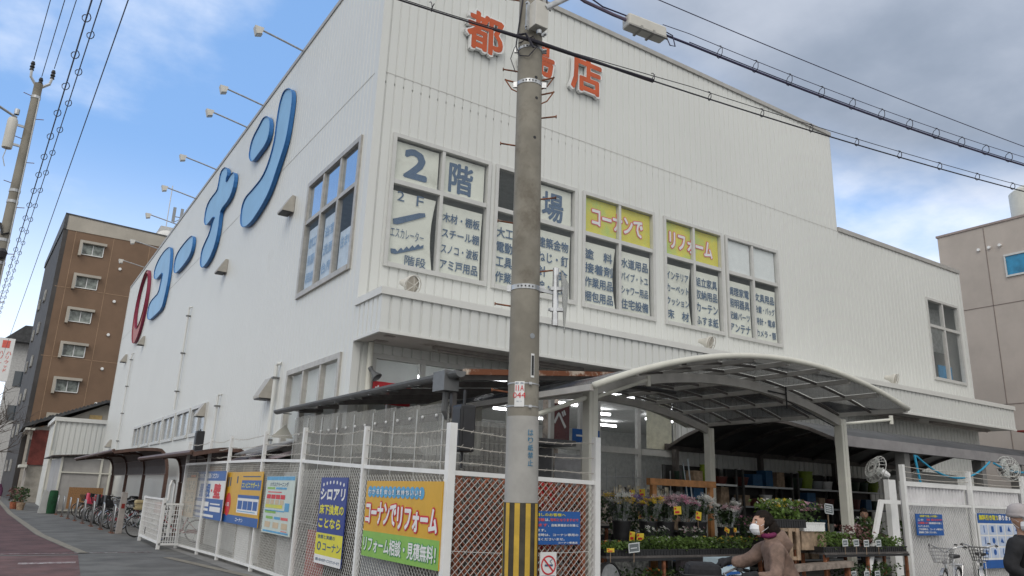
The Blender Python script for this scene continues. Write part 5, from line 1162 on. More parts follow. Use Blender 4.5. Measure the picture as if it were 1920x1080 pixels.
# traffic sign seen edge on
ts = thing('traffic_sign', 'road sign seen edge on, clamped to the pole on a steel stub', 'sign', (PX_+.4, PY_, 3.6))
p0 = around(3.72, 1.35, pr_(3.7)); d = (CR*.96+CD*.30); q = p0+d*.17
b = B(); b.beam(p0-VZ*.0, q-VZ*.05, .035, .035); part('bracket', b, GALV, ts)
b = B(); b.tube([q-VZ*.38, q+VZ*.22], .032, 14); b.tube([q-VZ*.39, q-VZ*.33], .034, 14); part('stub_pole', b, mat('bright_steel', (.62, .62, .62), .25, metal=.85), ts, auto=50)
b = B(); e = (CD*-.95+CR*.20).normalized(); c = q+CR*.075-VZ*.10+e*.12
b.prism([c+VZ*.26-e*.28, c+VZ*.26+e*.28, c-VZ*.34], CR*.006-CD*.001); part('sign_plate', b, MATS['bright_steel'], ts)
b = B()
for z in (-.02, -.24): b.ob(q+VZ*z-CR*.05-CD*.02, CR*.13, CD*.05, VZ*.035); b.lathe(q+VZ*(z+.017)-CR*.05, [(0, .02), (.015, .02), (.015, 0)], 6, -CR)
part('clamp', b, GALV, ts)

# ================================================================ overhead cables by the near pole
def rings(b, pts, r, step, skip=0, hang=.0):
    """spiral hangers round a cable and its messenger wire"""
    acc = 0
    for p, q in zip(pts, pts[1:]):
        p, q = Vector(p), Vector(q); L = (q-p).length; d = (q-p).normalized(); s = d.cross(VZ).normalized(); u = s.cross(d); k = acc
        while k < L:
            c = p+d*k-u*hang; b.tube([c+(u*math.cos(a*.698)+s*math.sin(a*.698)*.8)*r+d*(a-4.5)*.006 for a in range(10)], .0055, 4, caps=False); k += step
        acc = k-L
cb = thing('telephone_cable', 'black telephone cable with hanger rings tied to the near pole', 'cable', (PX_, PY_, 6.5))
A0, A1, A2 = Vector((.3, 6.62, 6.62)), Vector((4.17, 6.14, 6.55)), Vector((17.0, 4.25, 6.78))
b = B(); m1 = catenary(A0, A1, .06, 16); m2 = catenary(A1, A2, .16, 24)
up_ = lambda l, k: [p+VZ*k for p in l]
b.tube(m1, .009, 6); b.tube(m2, .009, 6); part('cable', b, WIRE, cb)
b = B(); b.tube([p+VZ*(.10*math.sin(math.pi*min(1, max(0, i/8)))+.0) for i, p in enumerate(m1[:9])]+[p+VZ*.02 for p in m1[9:]], .005, 5); b.tube([p+VZ*.09*min(1, i/4) for i, p in enumerate(m2)], .005, 5); part('messenger_wire', b, WIRE, cb)
b = B(); rings(b, [p+VZ*.04 for p in m2[3:]], .055, .85); rings(b, [p+VZ*.04 for p in m1[:13]], .05, .9); part('hanger_ring', b, WIRE, cb)
b = B(); b.tube([m1[-3], m1[-2], m1[-1], m2[1], m2[2]], [.014, .020, .024, .022, .016], 8); b.tube([m2[2]+Vector((0, 0, 0)), m2[3]], [.018, .024], 6)
b.tube([A1-Vector((.25, -.03, .02)), A1-Vector((.1, 0, -.05)), A1-Vector((.02, .05, .12))], .014, 6); part('splice_wrap', b, WIRE, cb)
c2_ = thing('power_cable', 'violet ringed cable with a white splice box crossing the sky at upper right', 'cable', (6, 6.2, 7.4))
D0, D1, D2 = Vector((4.5, 6.28, 7.62)), Vector((6.5, 5.98, 7.33)), Vector((16.5, 4.75, 7.5))
m3 = catenary(D1, D2, .16, 20); b = B(); b.tube([D0, Vector((4.95, 6.2, 7.43)), Vector((5.35, 6.14, 7.38)), Vector((5.6, 6.1, 7.36))], .022, 7); part('cable', b, mat('violet_grey_cable', (.15, .12, .18), .5), c2_)
b = B(); b.tube([Vector((6.1, 6.05, 7.36)), D1]+m3[1:], .016, 7); b.tube([p+VZ*.035 for p in m3], .007, 5); b.tube([D0+VZ*.1, Vector((5.2, 6.16, 7.44)), Vector((5.55, 6.1, 7.42))], .010, 5); b.tube([Vector((6.05, 6.03, 7.4)), Vector((6.22, 6.0, 7.36)), Vector((6.26, 6.0, 7.22)), Vector((6.17, 6.0, 7.2)), Vector((6.14, 6.02, 7.3))], .008, 5); part('cable', b, VIOLETWIRE, c2_)
b = B(); b.tube([Vector((6.1, 6.05, 7.5))]+[p+VZ*.16 for p in m3], .005, 5); part('messenger_wire', b, VIOLETWIRE, c2_)
b = B(); rings(b, [p+VZ*.07 for p in m3[1:]], .085, .62); part('hanger_ring', b, WIRE, c2_)
b = B(); d = Vector((.56, -.085, -.03)); o = Vector((5.52, 6.04, 7.27)); w_ = Vector((.02, .16, 0)); b.ob(o, d, w_, VZ*.17); bx = part('splice_box', b, BOXWHITE, c2_); bevel(bx, .025)
b = B()
for k in (.3, .62): b.ob(o+d*k-Vector((0, .008, .008)), d*.05, Vector((.02, .18, 0)), VZ*.05)
b.ob(o-Vector((0, .006, .004)), d, Vector((.02, .03, 0)), VZ*.02); part('box_seam', b, mat('grey_seam', (.34, .33, .31), .6), bx)
tag(part('overhead_wire', B().tube(catenary((4.4, 6.5, 8.15), (17.5, 5.1, 8.15), .12, 20), .007, 5), VIOLETWIRE), 'thin single wire strung highest above the cable with the white splice box', 'wire')

# ================================================================ far pole on the left
LP = Vector((-.53, 15, 0)); lp = thing('utility_pole', 'slim concrete pole with a transformer can at the left edge', 'utility pole', tuple(LP))
b = B(); b.tube([LP, LP+VZ*8.5], [.112, .068], 20); part('shaft', b, CONC, lp, auto=40)
b = B()
for k, z in enumerate([3.2+.42*i for i in range(13)]): s = 1 if k % 2 else -1; b.tube([LP+VZ*z+Vector((.06*s, 0, 0)), LP+VZ*z+Vector((.19*s, -.04, .01))], .007, 5)
part('step_bolt', b, RUST, lp)
b = B(); b.tube([LP+VZ*8.4, LP+Vector((-.14, 0, 8.6)), LP+Vector((-.15, 0, 8.75))], .025, 6); b.tube([LP+VZ*8.4, LP+Vector((.16, 0, 8.55)), LP+Vector((.18, 0, 8.68))], .025, 6); part('bracket', b, GALV, lp)
for dx, z in ((-.15, 8.72), (.18, 8.66), (0.02, 8.45)): b = B(); b.lathe(LP+Vector((dx, 0, z)), [(0, 0), (.038, .01), (.027, .05), (.042, .07), (.027, .11), (.038, .13), (.024, .18), (0, .18)], 10); part('insulator', b, BLACK, lp)
b = B(); b.lathe(LP+Vector((-.25, -.05, 7.15)), [(0, 0), (.075, 0), (.08, .02), (.08, .52), (.06, .57), (0, .58)], 14); cn = part('transformer_can', b, BOXWHITE, lp, auto=40)
b = B(); [b.beam(LP+Vector((-.25, -.05, z)), LP+Vector((0, 0, z)), .03, .04) for z in (7.25, 7.62)]; b.tube([LP+Vector((-.25, -.05, 7.15)), LP+Vector((-.27, -.1, 6.95)), LP+Vector((-.22, -.1, 6.8))], .008, 5); part('bracket', b, GALV, cn)
b = B(); b.tube([LP+Vector((-.2, -.05, 7.74)), LP+Vector((-1.2, -.3, 8.1)), LP+Vector((-3, -1, 8.8))], .022, 6); b.lathe(LP+Vector((-.22, -.05, 7.80)), [(0, .1), (.04, .1), (.04, 0)], 8); part('cross_arm', b, GALV, lp)
b = B()
for z in (5.1, 5.5, 6.2, 6.4, 8.2): b.tube([LP+VZ*z, LP+VZ*(z+.05)], .112-.0052*z+.008, 16)
b.tube([LP+Vector((.06, -.08, 8.2)), LP+Vector((.085, -.10, 3))], .010, 6); part('pole_band', b, GALV, lp)
b = B(); b.lathe(LP+Vector((.02, -.14, 5.25)), [(0, -.08), (.06, -.06), (.08, .04), (.04, .1), (0, .1)], 10); b.tube([LP+Vector((-.1, -.08, 5.8)), LP+Vector((-.04, -.11, 5.6)), LP+Vector((.05, -.10, 5.65))], .02, 6); part('cable_joint', b, BLACK, lp)
def wires(label, cat, ps, qs, r, m, sag, ring=None):
    b = B()
    if len(ps) == 1 and not ring: return tag(part('overhead_wire', b.tube(catenary(ps[0], qs[0], sag, 18), r, 5), m), label, cat)
    t_ = thing('overhead_wire', label, cat, tuple(ps[0]))
    for p, q in zip(ps, qs): part('wire', B().tube(catenary(p, q, sag, 18), r, 5), m, t_)
    if ring:
        b = B(); rings(b, [c-VZ*.0 for c in catenary(ps[0], qs[0], sag, 18)], ring[0], ring[1]); part('hanger_ring', b, WIRE, t_)
BLW = mat('blue_black_wire', (.03, .045, .10), .5)
wires('three thin power wires running overhead from the slim left pole', 'wires', [LP+Vector((-.15, 0, 8.94)), LP+Vector((.02, 0, 8.66)), LP+Vector((.18, 0, 8.88))], [Vector((-.02, 4.2, 8.95)), Vector((.12, 4.2, 8.7)), Vector((.26, 4.2, 8.9))], .007, BLW, .1)
wires('first bundled cable with hanger rings beside the slim left pole', 'cable', [Vector((-.85, 30, 6.7))], [Vector((.18, 3.4, 6.4))], .009, BLW, .12, (.05, .9))
wires('second bundled cable with hanger rings, the one farther from the slim left pole', 'cable', [Vector((-.74, 30, 6.8))], [Vector((.27, 3.4, 6.55))], .007, BLW, .12, (.045, 1.0))
wires('single thin wire slanting alone across the blue sky', 'wire', [Vector((-.6, 46, 7.6))], [Vector((.50, 4.0, 7.2))], .008, BLW, .05)
# ================================================================ people
def skin_mesh(nodes, edges, sub=2):
    bm = bmesh.new(); L = bm.verts.layers.skin.verify(); vs = {}
    for i, (k, (p, r)) in enumerate(nodes.items()): v = bm.verts.new(p); v[L].radius = (r, r) if not isinstance(r, tuple) else r; v[L].use_root = (i == 0); vs[k] = v
    for a, c in edges: bm.edges.new((vs[a], vs[c]))
    me = bpy.data.meshes.new('body'); bm.to_mesh(me); bm.free(); o = bpy.data.objects.new('body', me); COL.objects.link(o)
    o.modifiers.new('s', 'SKIN').branch_smoothing = .6; s = o.modifiers.new('d', 'SUBSURF'); s.levels = sub; s.render_levels = sub
    m2 = bpy.data.meshes.new_from_object(o.evaluated_get(bpy.context.evaluated_depsgraph_get()))
    r = ([v.co.copy() for v in m2.vertices], [tuple(p.vertices) for p in m2.polygons]); bpy.data.objects.remove(o); bpy.data.meshes.remove(me); bpy.data.meshes.remove(m2); return r
def head_mesh(c, face, up, s=1.):
    """skull, jaw, nose, lips, eye sockets and ears in one surface"""
    bm = bmesh.new(); bmesh.ops.create_icosphere(bm, subdivisions=4, radius=1); f = Vector(face).normalized(); u = Vector(up).normalized(); sd = f.cross(u).normalized(); u = sd.cross(f)
    def g(p, c_, w): return math.exp(-((p-Vector(c_)).length/w)**2)
    for v in bm.verts:
        p = v.co.copy(); q = Vector((p.x*.074, p.y*.094, p.z*.116))      # x side, y forward, z up
        if p.z < 0: k = 1+p.z*.30; q.x *= k; q.y += .012*(-p.z)
        q.y += .026*g(p, (0, .99, -.14), .14)+.012*g(p, (0, .97, .08), .12); q.y -= .012*(g(p, (.36, .88, .08), .17)+g(p, (-.36, .88, .08), .17)); q.y += .010*g(p, (0, .86, -.50), .13)+.012*g(p, (0, .72, -.78), .2); q.y += .005*g(p, (0, .9, .3), .3)
        for s_ in (-1, 1): e = g(p, (s_*1, -.02, -.05), .16); q.x += s_*.020*e; q.y -= .008*e
        v.co = q
    vs = [Vector(c)+(sd*v.co.x+f*v.co.y+u*v.co.z)*s for v in bm.verts]; fs = [tuple(v.index for v in fc.verts) for fc in bm.faces]; bm.verts.index_update(); fs = [tuple(v.index for v in fc.verts) for fc in bm.faces]; bm.free(); return vs, fs, f, u, sd
def hand_nodes(pfx, w, d, palm, curl, side, sc=1.):
    """five fingers, each its own chain; d along the hand, palm the palm normal, side toward the thumb"""
    d, palm, side = Vector(d).normalized(), Vector(palm).normalized(), Vector(side).normalized(); w = Vector(w); N, E = [], []
    base = w+d*.045*sc; N.append(('w', w, .024*sc)); N.append(('p', base, .032*sc)); chains = []
    for i, (off, L) in enumerate(((.030, .072), (.010, .080), (-.011, .075), (-.031, .060))):
        k = base+d*.040*sc+side*off*sc; a = curl; pts = [base+d*.012*sc+side*off*.8*sc, k]; dd = d.copy()
        for j, f in enumerate((.45, .32, .26)):
            an = a*(j+1)*.75; dd = d*math.cos(an)+palm*math.sin(an); k = k+dd*L*f*sc; pts.append(k)
        chains.append((pts, [.013, .0105, .0095, .0088, .0075]))
    t = w+d*.025*sc+side*.028*sc; pts = [t, t+(side*.75+d*.6+palm*.25).normalized()*.035*sc]; pts.append(pts[-1]+(d*.85+side*.2+palm*(.3+curl*.3)).normalized()*.03*sc); pts.append(pts[-1]+(d*.8+palm*(.4+curl*.4)).normalized()*.024*sc); chains.append((pts, [.015, .012, .0105, .009]))
    return base, chains
def fused(meshes, vox=.008, smooth=6):
    vs, fs = [], []
    for v, f in meshes: i = len(vs); vs += [tuple(p) for p in v]; fs += [tuple(i+k for k in q) for q in f]
    me = bpy.data.meshes.new('body'); me.from_pydata(vs, [], fs); o = bpy.data.objects.new('body', me); COL.objects.link(o); r = o.modifiers.new('r', 'REMESH'); r.mode = 'VOXEL'; r.voxel_size = vox
    if smooth: s = o.modifiers.new('s', 'SMOOTH'); s.iterations = smooth; s.factor = .4
    m2 = bpy.data.meshes.new_from_object(o.evaluated_get(bpy.context.evaluated_depsgraph_get())); b = B(); b.v = [tuple(v.co) for v in m2.vertices]; b.f = [tuple(p.vertices) for p in m2.polygons]; bpy.data.objects.remove(o); bpy.data.meshes.remove(me); bpy.data.meshes.remove(m2); return b
def tubeM(pts, rs, n=8): b = B(); b.tube(pts, rs, n); return [Vector(v) for v in b.v], b.f
def person(label, J, face, cloth, trouser, hair=True, mask=False, cap=None, scarf=None, gloves=False, hands=None, bulk=1., long_hair=False, coatlen='hip'):
    """J holds every joint of the pose in world coordinates"""
    J = {k: Vector(v) for k, v in J.items()}; root = thing('person', label, 'person', (J['pelvis'].x, J['pelvis'].y, 0)); up = (J['head']-J['neck']).normalized()
    ed = [('pelvis', 'spine'), ('spine', 'chest'), ('chest', 'neck'), ('neck', 'head')]; nd = {'pelvis': (J['pelvis'], (.115, .135)), 'spine': (J['spine'], (.10, .12)), 'chest': (J['chest'], (.09, .115)), 'neck': (J['neck'].lerp(J['chest'], .1), .048), 'head': (J['head'], .055)}
    for s in 'LR':
        nd.update({'sh'+s: (J['sh'+s], .045), 'el'+s: (J['el'+s], .042), 'wr'+s: (J['wr'+s], .028), 'hp'+s: (J['hp'+s], .085), 'kn'+s: (J['kn'+s], .058), 'an'+s: (J['an'+s], .040), 'to'+s: (J['to'+s], .032)})
        ed += [('chest', 'sh'+s), ('sh'+s, 'el'+s), ('el'+s, 'wr'+s), ('pelvis', 'hp'+s), ('hp'+s, 'kn'+s), ('kn'+s, 'an'+s), ('an'+s, 'to'+s)]
    ms = [skin_mesh(nd, ed)]; hv, hf, f, u, sd = head_mesh(J['head'], face, up); ms.append((hv, hf)); gl = B()
    for s in 'LR':
        d, pn, cu, si = (hands or {}).get(s, ((J['wr'+s]-J['el'+s]), (0, 0, -1), .35, f if abs(f.dot((J['wr'+s]-J['el'+s]).normalized())) < .8 else Vector((0, 0, 1))))
        base, ch = hand_nodes(s, J['wr'+s], d, pn, cu, si)
        hm = [tubeM([J['wr'+s]-Vector(d).normalized()*.02, J['wr'+s]+Vector(d).normalized()*.02, base, base+Vector(d).normalized()*.04], [.026, .030, .038, .034], 10)]+[tubeM(p, r, 7) for p, r in ch]
        ms += hm
        if gloves:
            gb = fused([([v for v in m[0]], m[1]) for m in [tubeM([J['wr'+s]-Vector(d).normalized()*.05, J['wr'+s]+Vector(d).normalized()*.02, base, base+Vector(d).normalized()*.042], [.038, .038, .045, .040], 10)]+[tubeM(p, [q+.004 for q in r], 7) for p, r in ch]], .006, 3); gl.add(gb.v, gb.f, lambda p: p)
    part('body', fused(ms), SKIN, root, smooth=True)
    if gloves: part('gloves', gl, BLACKCLOTH, root, smooth=True)
    # coat: torso and sleeves, padded, with quilting folds
    B_ = bulk; n2 = {'pelvis': (J['pelvis'].lerp(J['spine'], -.25 if coatlen == 'hip' else -.6), (.165*B_, .19*B_)), 'spine': (J['spine'], (.155*B_, .175*B_)), 'chest': (J['chest'], (.155*B_, .185*B_)), 'neck': (J['neck'].lerp(J['chest'], .12), .075*B_)}; e2 = [('pelvis', 'spine'), ('spine', 'chest'), ('chest', 'neck')]
    for s in 'LR':
        w_ = J['wr'+s].lerp(J['el'+s], .12); n2.update({'sh'+s: (J['sh'+s], .085*B_), 'u'+s: (J['sh'+s].lerp(J['el'+s], .5), .076*B_), 'el'+s: (J['el'+s], .072*B_), 'f'+s: (J['el'+s].lerp(w_, .55), .060*B_), 'w'+s: (w_, .047*B_)}); e2 += [('chest', 'sh'+s), ('sh'+s, 'u'+s), ('u'+s, 'el'+s), ('el'+s, 'f'+s), ('f'+s, 'w'+s)]
    cv, cf = skin_mesh(n2, e2, 3); b = B()
    from mathutils import noise
    b.v = [tuple(v+Vector((noise.noise(v*9), noise.noise(v*9+Vector((5, 0, 0))), noise.noise(v*11+Vector((0, 7, 0)))))*.014+Vector((0, 0, 0))) for v in cv]; b.f = cf; part('coat', b, cloth, root, smooth=True)
    n3 = {}; e3 = []
    n3['c'] = (J['pelvis'], (.13, .15))
    for s in 'LR': n3.update({'hp'+s: (J['hp'+s], .105), 'kn'+s: (J['kn'+s], .078), 'an'+s: (J['an'+s]+VZ*.05, .062)}); e3 += [('c', 'hp'+s), ('hp'+s, 'kn'+s), ('kn'+s, 'an'+s)]
    tv, tf = skin_mesh(n3, e3, 2); b = B(); b.v = [tuple(v) for v in tv]; b.f = tf; part('trousers', b, trouser, root, smooth=True)
    for s in 'LR':
        a, t_ = J['an'+s], J['to'+s]; b = B(); d = (t_-a); d.z = 0; d = d.normalized(); v = fused([tubeM([a-d*.07-VZ*.03, a+d*.02-VZ*.025, t_-VZ*.005, t_+d*.05-VZ*.012], [.040, .050, .046, .026], 10)], .01, 4); part('shoe', v, BLACKCLOTH, root, smooth=True)
    H = J['head']
    for s in (-1, 1):
        b = B(); b.ball(H+f*.074+sd*.029*s+u*.010, .0115, 10); ey = part('eye', b, mat('eye_white', (.6, .6, .58), .2), root, smooth=True); b = B(); b.ball(H+f*.0815+sd*.029*s+u*.010, .0058, 8); part('iris', b, BLACK, ey)
        b = B(); b.tube([H+f*.086+sd*.014*s+u*.030, H+f*.087+sd*.030*s+u*.036, H+f*.077+sd*.048*s+u*.030], [.003, .004, .002], 5); part('eyebrow', b, HAIR, root)
    if not mask: b = B(); b.tube([H+f*.089-u*.058+sd*.022, H+f*.097-u*.056, H+f*.089-u*.058-sd*.022], [.003, .006, .003], 6); part('mouth', b, mat('lips', (.36, .13, .11), .45), root)
    else:
        b = B()
        rows = [(-.002, .034, .106), (-.02, .058, .122), (-.05, .066, .126), (-.08, .058, .108), (-.098, .040, .088)]; N = 10; g = []
        for z, w_, fr in rows: g.append([H+u*z+sd*(w_*math.sin((k/N*2-1)*1.35))+f*(fr*(.42+.58*math.cos((k/N*2-1)*1.35)) if True else 0) for k in range(N+1)])
        for r0, r1 in zip(g, g[1:]):
            for k in range(N): b.quad(r0[k], r0[k+1], r1[k+1], r1[k])
        mk = part('face_mask', b, MASKM, root, smooth=True); b = B()
        for s in (-1, 1): b.tube([H+sd*.062*s+f*.05-u*.02, H+sd*.082*s-f*.005+u*.015, H+sd*.082*s-f*.012-u*.03, H+sd*.062*s+f*.045-u*.075], .002, 4)
        part('ear_loop', b, MASKM, mk)
    if hair:
        b = B(); hv2, hf2, *_ = head_mesh(H+u*.006-f*.008, face, up, 1.10); keep = []
        for q in hf2:
            c_ = sum((hv2[i] for i in q), Vector())/len(q)-H
            if c_.dot(u) > .055-(.0 if c_.dot(f) > .02 else .2)+(.02 if c_.dot(f) > .06 else 0) and not (c_.dot(f) > .075 and c_.dot(u) < .055): keep.append(q)
        b.v = [tuple(v+Vector((noise.noise(v*60), noise.noise(v*60+Vector((3, 0, 0))), noise.noise(v*45)))*.010) for v in hv2]; b.f = keep
        if long_hair: v, q = tubeM([H-f*.05+u*.0, H-f*.095-u*.06, H-f*.10-u*.14, H-f*.12-u*.20], [.085, .075, .055, .02], 12); b.add(v, q, lambda p: p)
        part('hair', b, HAIR, root, smooth=True)
    if cap:
        b = B(); b.lathe(H-f*.008, [(.098, .025), (.103, .045), (.100, .075), (.085, .110), (.05, .135), (0, .142)], 18, u); b.lathe(H-f*.008, [(.098, .02), (.107, .028), (.107, .05), (.1, .058)], 18, u)
        cp = part('cap', b, cap, root, smooth=True); b = B(); b.prism([H+f*.08+sd*.07+u*.035, H+f*.15+sd*.045+u*.02, H+f*.16+u*.02, H+f*.15-sd*.045+u*.02, H+f*.08-sd*.07+u*.035], u*.008); part('cap_brim', b, cap, cp)
    if scarf: v, q = tubeM([J['neck']-f*.02+u*.03, J['neck']-f*.09+u*.0, J['neck']-f*.14-u*.07, J['neck']-f*.13-u*.16], [.05, .095, .10, .04], 12); b = B(); b.add(v, q, lambda p: p); part('hood', b, cloth, root, smooth=True)
    if scarf: b = B(); n_ = J['neck']; b.tube([n_+(sd*math.cos(a*.524)+f*math.sin(a*.524)*.9)*.072+u*(.015+.012*math.sin(a)) for a in range(12)], .022, 8, close=True); part('scarf', b, scarf, root, smooth=True)
    return root
# ---- cyclist: rides toward the left, leaning on the bars
def bikeframe(name, label, loc, rz, fm, basket=True, group=None, cloth=None, seat=None, tilt=0.):
    r = thing(name, label, 'bicycle', (0, 0, 0), group); WR = .335; xs = (-.53, .53)
    for x, nm in zip(xs, ('rear', 'front')):
        b = B(); c = Vector((x, 0, WR)); b.tube([c+Vector((math.cos(k*.2618), 0, math.sin(k*.2618)))*(WR-.019) for k in range(24)], .020, 6, close=True); w = part('wheel', b, TYRE, r, smooth=True)
        b = B(); b.tube([c+Vector((math.cos(k*.2618), 0, math.sin(k*.2618)))*(WR-.040) for k in range(24)], .011, 5, close=True)
        for k in range(18): a = k*.349; b.tube([c+Vector((.02*math.cos(a+1.2), .03*(1 if k % 2 else -1), .02*math.sin(a+1.2))), c+Vector((math.cos(a), 0, math.sin(a)))*(WR-.045)], .0018, 3, caps=False)
        b.tube([c-Vector((0, .05, 0)), c+Vector((0, .05, 0))], .018, 8); part('rim', b, CHROME, w)
        b = B(); a0, a1 = ((.1, 2.9) if x < 0 else (.5, 2.5))
        for k in range(14): t0, t1 = a0+(a1-a0)*k/14, a0+(a1-a0)*(k+1)/14; p = [c+Vector((math.cos(t_), 0, math.sin(t_)))*(WR+.022) for t_ in (t0, t1)]; b.quad(p[0]+Vector((0, .026, 0)), p[0]-Vector((0, .026, 0)), p[1]-Vector((0, .026, 0)), p[1]+Vector((0, .026, 0)))
        part('mudguard', b, CHROME, r, smooth=True)
    b = B(); BB = Vector((-.10, 0, .28)); ST = Vector((-.24, 0, .72)); HT = Vector((.33, 0, .80)); HB_ = Vector((.37, 0, .62))
    b.tube([BB, ST], .016, 8); b.tube([HB_, Vector((.15, 0, .42)), BB], .020, 8); b.tube([HT, HB_], .021, 8)
    for s in (-.05, .05): b.tube([Vector((-.53, s, WR)), BB+Vector((0, s*.6, 0))], .010, 6); b.tube([Vector((-.53, s, WR)), ST-Vector((0, -s*.4, .1))], .009, 6); b.tube([HB_, Vector((.44, s, .62)), Vector((.53, s, WR))], .012, 6)
    part('frame', b, fm, r, smooth=True)
    b = B(); b.tube([HT, HT+Vector((-.03, 0, .12))], .012, 6); c = HT+Vector((-.03, 0, .14)); b.tube([c+Vector((-.22, -.30, .10)), c+Vector((-.10, -.27, .12)), c+Vector((.04, -.12, .08)), c, c+Vector((.04, .12, .08)), c+Vector((-.10, .27, .12)), c+Vector((-.22, .30, .10))], .011, 8); hb = part('handlebar', b, CHROME, r, smooth=True)
    b = B()
    for s in (-1, 1): b.tube([c+Vector((-.23, .302*s, .098)), c+Vector((-.12, .272*s, .12))], .017, 8); b.tube([c+Vector((-.08, .25*s, .12)), c+Vector((-.20, .29*s, .065))], .006, 5)
    b.lathe(c+Vector((-.05, .17, .13)), [(0, .03), (.025, .025), (.03, 0)], 8); part('grip', b, BLACK, hb)
    b = B(); b.tube([ST, ST+Vector((-.03, 0, .12))], .013, 6); part('seat_post', b, CHROME, r); b = B(); q = ST+Vector((-.06, 0, .16)); b.prism([q+Vector((.17, .02, 0)), q+Vector((.02, .045, 0)), q+Vector((-.10, .10, .01)), q+Vector((-.13, 0, .02)), q+Vector((-.10, -.10, .01)), q+Vector((.02, -.045, 0)), q+Vector((.17, -.02, 0))][::-1], (0, 0, -.055)); bevel(part('saddle', b, BLACK, r), .015)
    b = B()
    for s in (-.07, .07): b.tube([Vector((-.28, s, .70)), Vector((-.78, s, .71))], .007, 5); b.tube([Vector((-.66, s, .70)), Vector((-.54, s*.7, .34))], .006, 5)
    for x in (-.35, -.5, -.65, -.77): b.tube([Vector((x, -.07, .705)), Vector((x, .07, .705))], .006, 5)
    part('rear_rack', b, CHROME, r)
    b = B(); b.box(-.56, -.06, -.075, -.055, .26, .37); part('chain_guard', b, fm, r); b = B(); b.tube([BB-Vector((0, .12, 0)), BB+Vector((0, .12, 0))], .012, 6); b.tube([BB+Vector((0, -.11, 0)), BB+Vector((.13, -.11, -.10))], .010, 5); b.tube([BB+Vector((0, .11, 0)), BB+Vector((-.13, .11, .10))], .010, 5); b.box(BB.x+.08, BB.x+.18, -.20, -.11, .165, .19); b.box(BB.x-.18, BB.x-.08, .11, .20, .365, .39); part('crank', b, CHROME, r)
    b = B(); b.lathe(Vector((.43, 0, .78)), [(0, -.07), (.03, -.06), (.042, 0), (.0, .005)], 10, (1, 0, -.1)); part('headlight', b, CHROME, r)
    if basket:
        b = B(); z0, z1 = .78, 1.02; lo = [(.42, -.12), (.66, -.12), (.66, .12), (.42, .12)]; hi = [(.38, -.17), (.74, -.17), (.74, .17), (.38, .17)]
        for k in range(5):
            t_ = k/4; z = z0+(z1-z0)*t_; q = [Vector((a+(c_-a)*t_, d+(e-d)*t_, z)) for (a, d), (c_, e) in zip(lo, hi)]; b.tube(q, .005 if k == 4 else .003, 4, close=True)
        for s in range(4):
            (a0, d0), (a1, d1) = lo[s], lo[(s+1) % 4]; (e0, g0), (e1, g1) = hi[s], hi[(s+1) % 4]
            for k in range(7): t_ = k/7; b.tube([Vector((a0+(a1-a0)*t_, d0+(d1-d0)*t_, z0)), Vector((e0+(e1-e0)*t_, g0+(g1-g0)*t_, z1))], .0028, 4)
        for k in range(5): y = -.12+.06*k; b.tube([Vector((.42, y, z0)), Vector((.66, y, z0))], .0028, 4)
        part('basket', b, BLACK if basket == 'black' else CHROME, r)
    if cloth: b = B(); b.box(.40, .70, -.16, .16, .82, 1.12); bevel(part('bag', b, cloth, r), .05)
    if seat: b = B(); b.box(-.72, -.44, -.15, .15, .72, .80); b.box(-.76, -.68, -.16, .16, .74, 1.15); b.box(-.68, -.45, -.17, -.13, .80, .98); b.box(-.68, -.45, .13, .17, .80, .98); bevel(part('child_seat', b, seat, r), .03)
    b = B(); b.tube([Vector((-.5, .06, .32)), Vector((-.44, .13, .01))], .009, 5); part('kickstand', b, CHROME, r)
    r.location = loc; r.rotation_euler = (tilt, 0, rz); return r
cx, cy = 6.0, 4.82; RZ = R_(142)
bikeframe('bicycle', 'bicycle with dark basket bag ridden by the woman in the taupe coat', (cx, cy, 0), RZ, mat('dark_bicycle_paint', (.03, .03, .04), .35), 'black', cloth=BLACKCLOTH)
def bw(x, y, z): c, s = math.cos(RZ), math.sin(RZ); return Vector((cx+c*x-s*y, cy+s*x+c*y, z))
J = dict(pelvis=bw(-.19, 0, .94), spine=bw(-.16, 0, 1.08), chest=bw(-.09, 0, 1.26), neck=bw(-.05, 0, 1.365), head=bw(-.01, 0, 1.475), shL=bw(-.08, .16, 1.28), shR=bw(-.07, -.16, 1.28), elL=bw(-.05, .24, 1.03), elR=bw(.10, -.25, 1.12), wrL=bw(.17, .29, 1.045), wrR=bw(.26, -.30, 1.12), hpL=bw(-.24, .10, .90), hpR=bw(-.24, -.10, .90), knL=bw(.08, .12, .62), knR=bw(.10, -.12, .78), anL=bw(-.02, .13, .24), anR=bw(-.14, -.13, .46), toL=bw(.10, .14, .19), toR=bw(-.02, -.14, .40))
fw = bw(1, 0, 0)-bw(0, 0, 0); sdw = bw(0, 1, 0)-bw(0, 0, 0)
person('woman in a taupe quilted coat and white mask riding a bicycle past the plant stalls', J, fw*1+sdw*.22+VZ*.06, COAT, BLACKCLOTH, mask=True, scarf=MAGENTA, gloves=True, long_hair=True, bulk=.95, hands={'L': (fw-VZ*.25, -VZ, 1.0, -sdw), 'R': (fw-VZ*.25, -VZ, 1.0, sdw)})
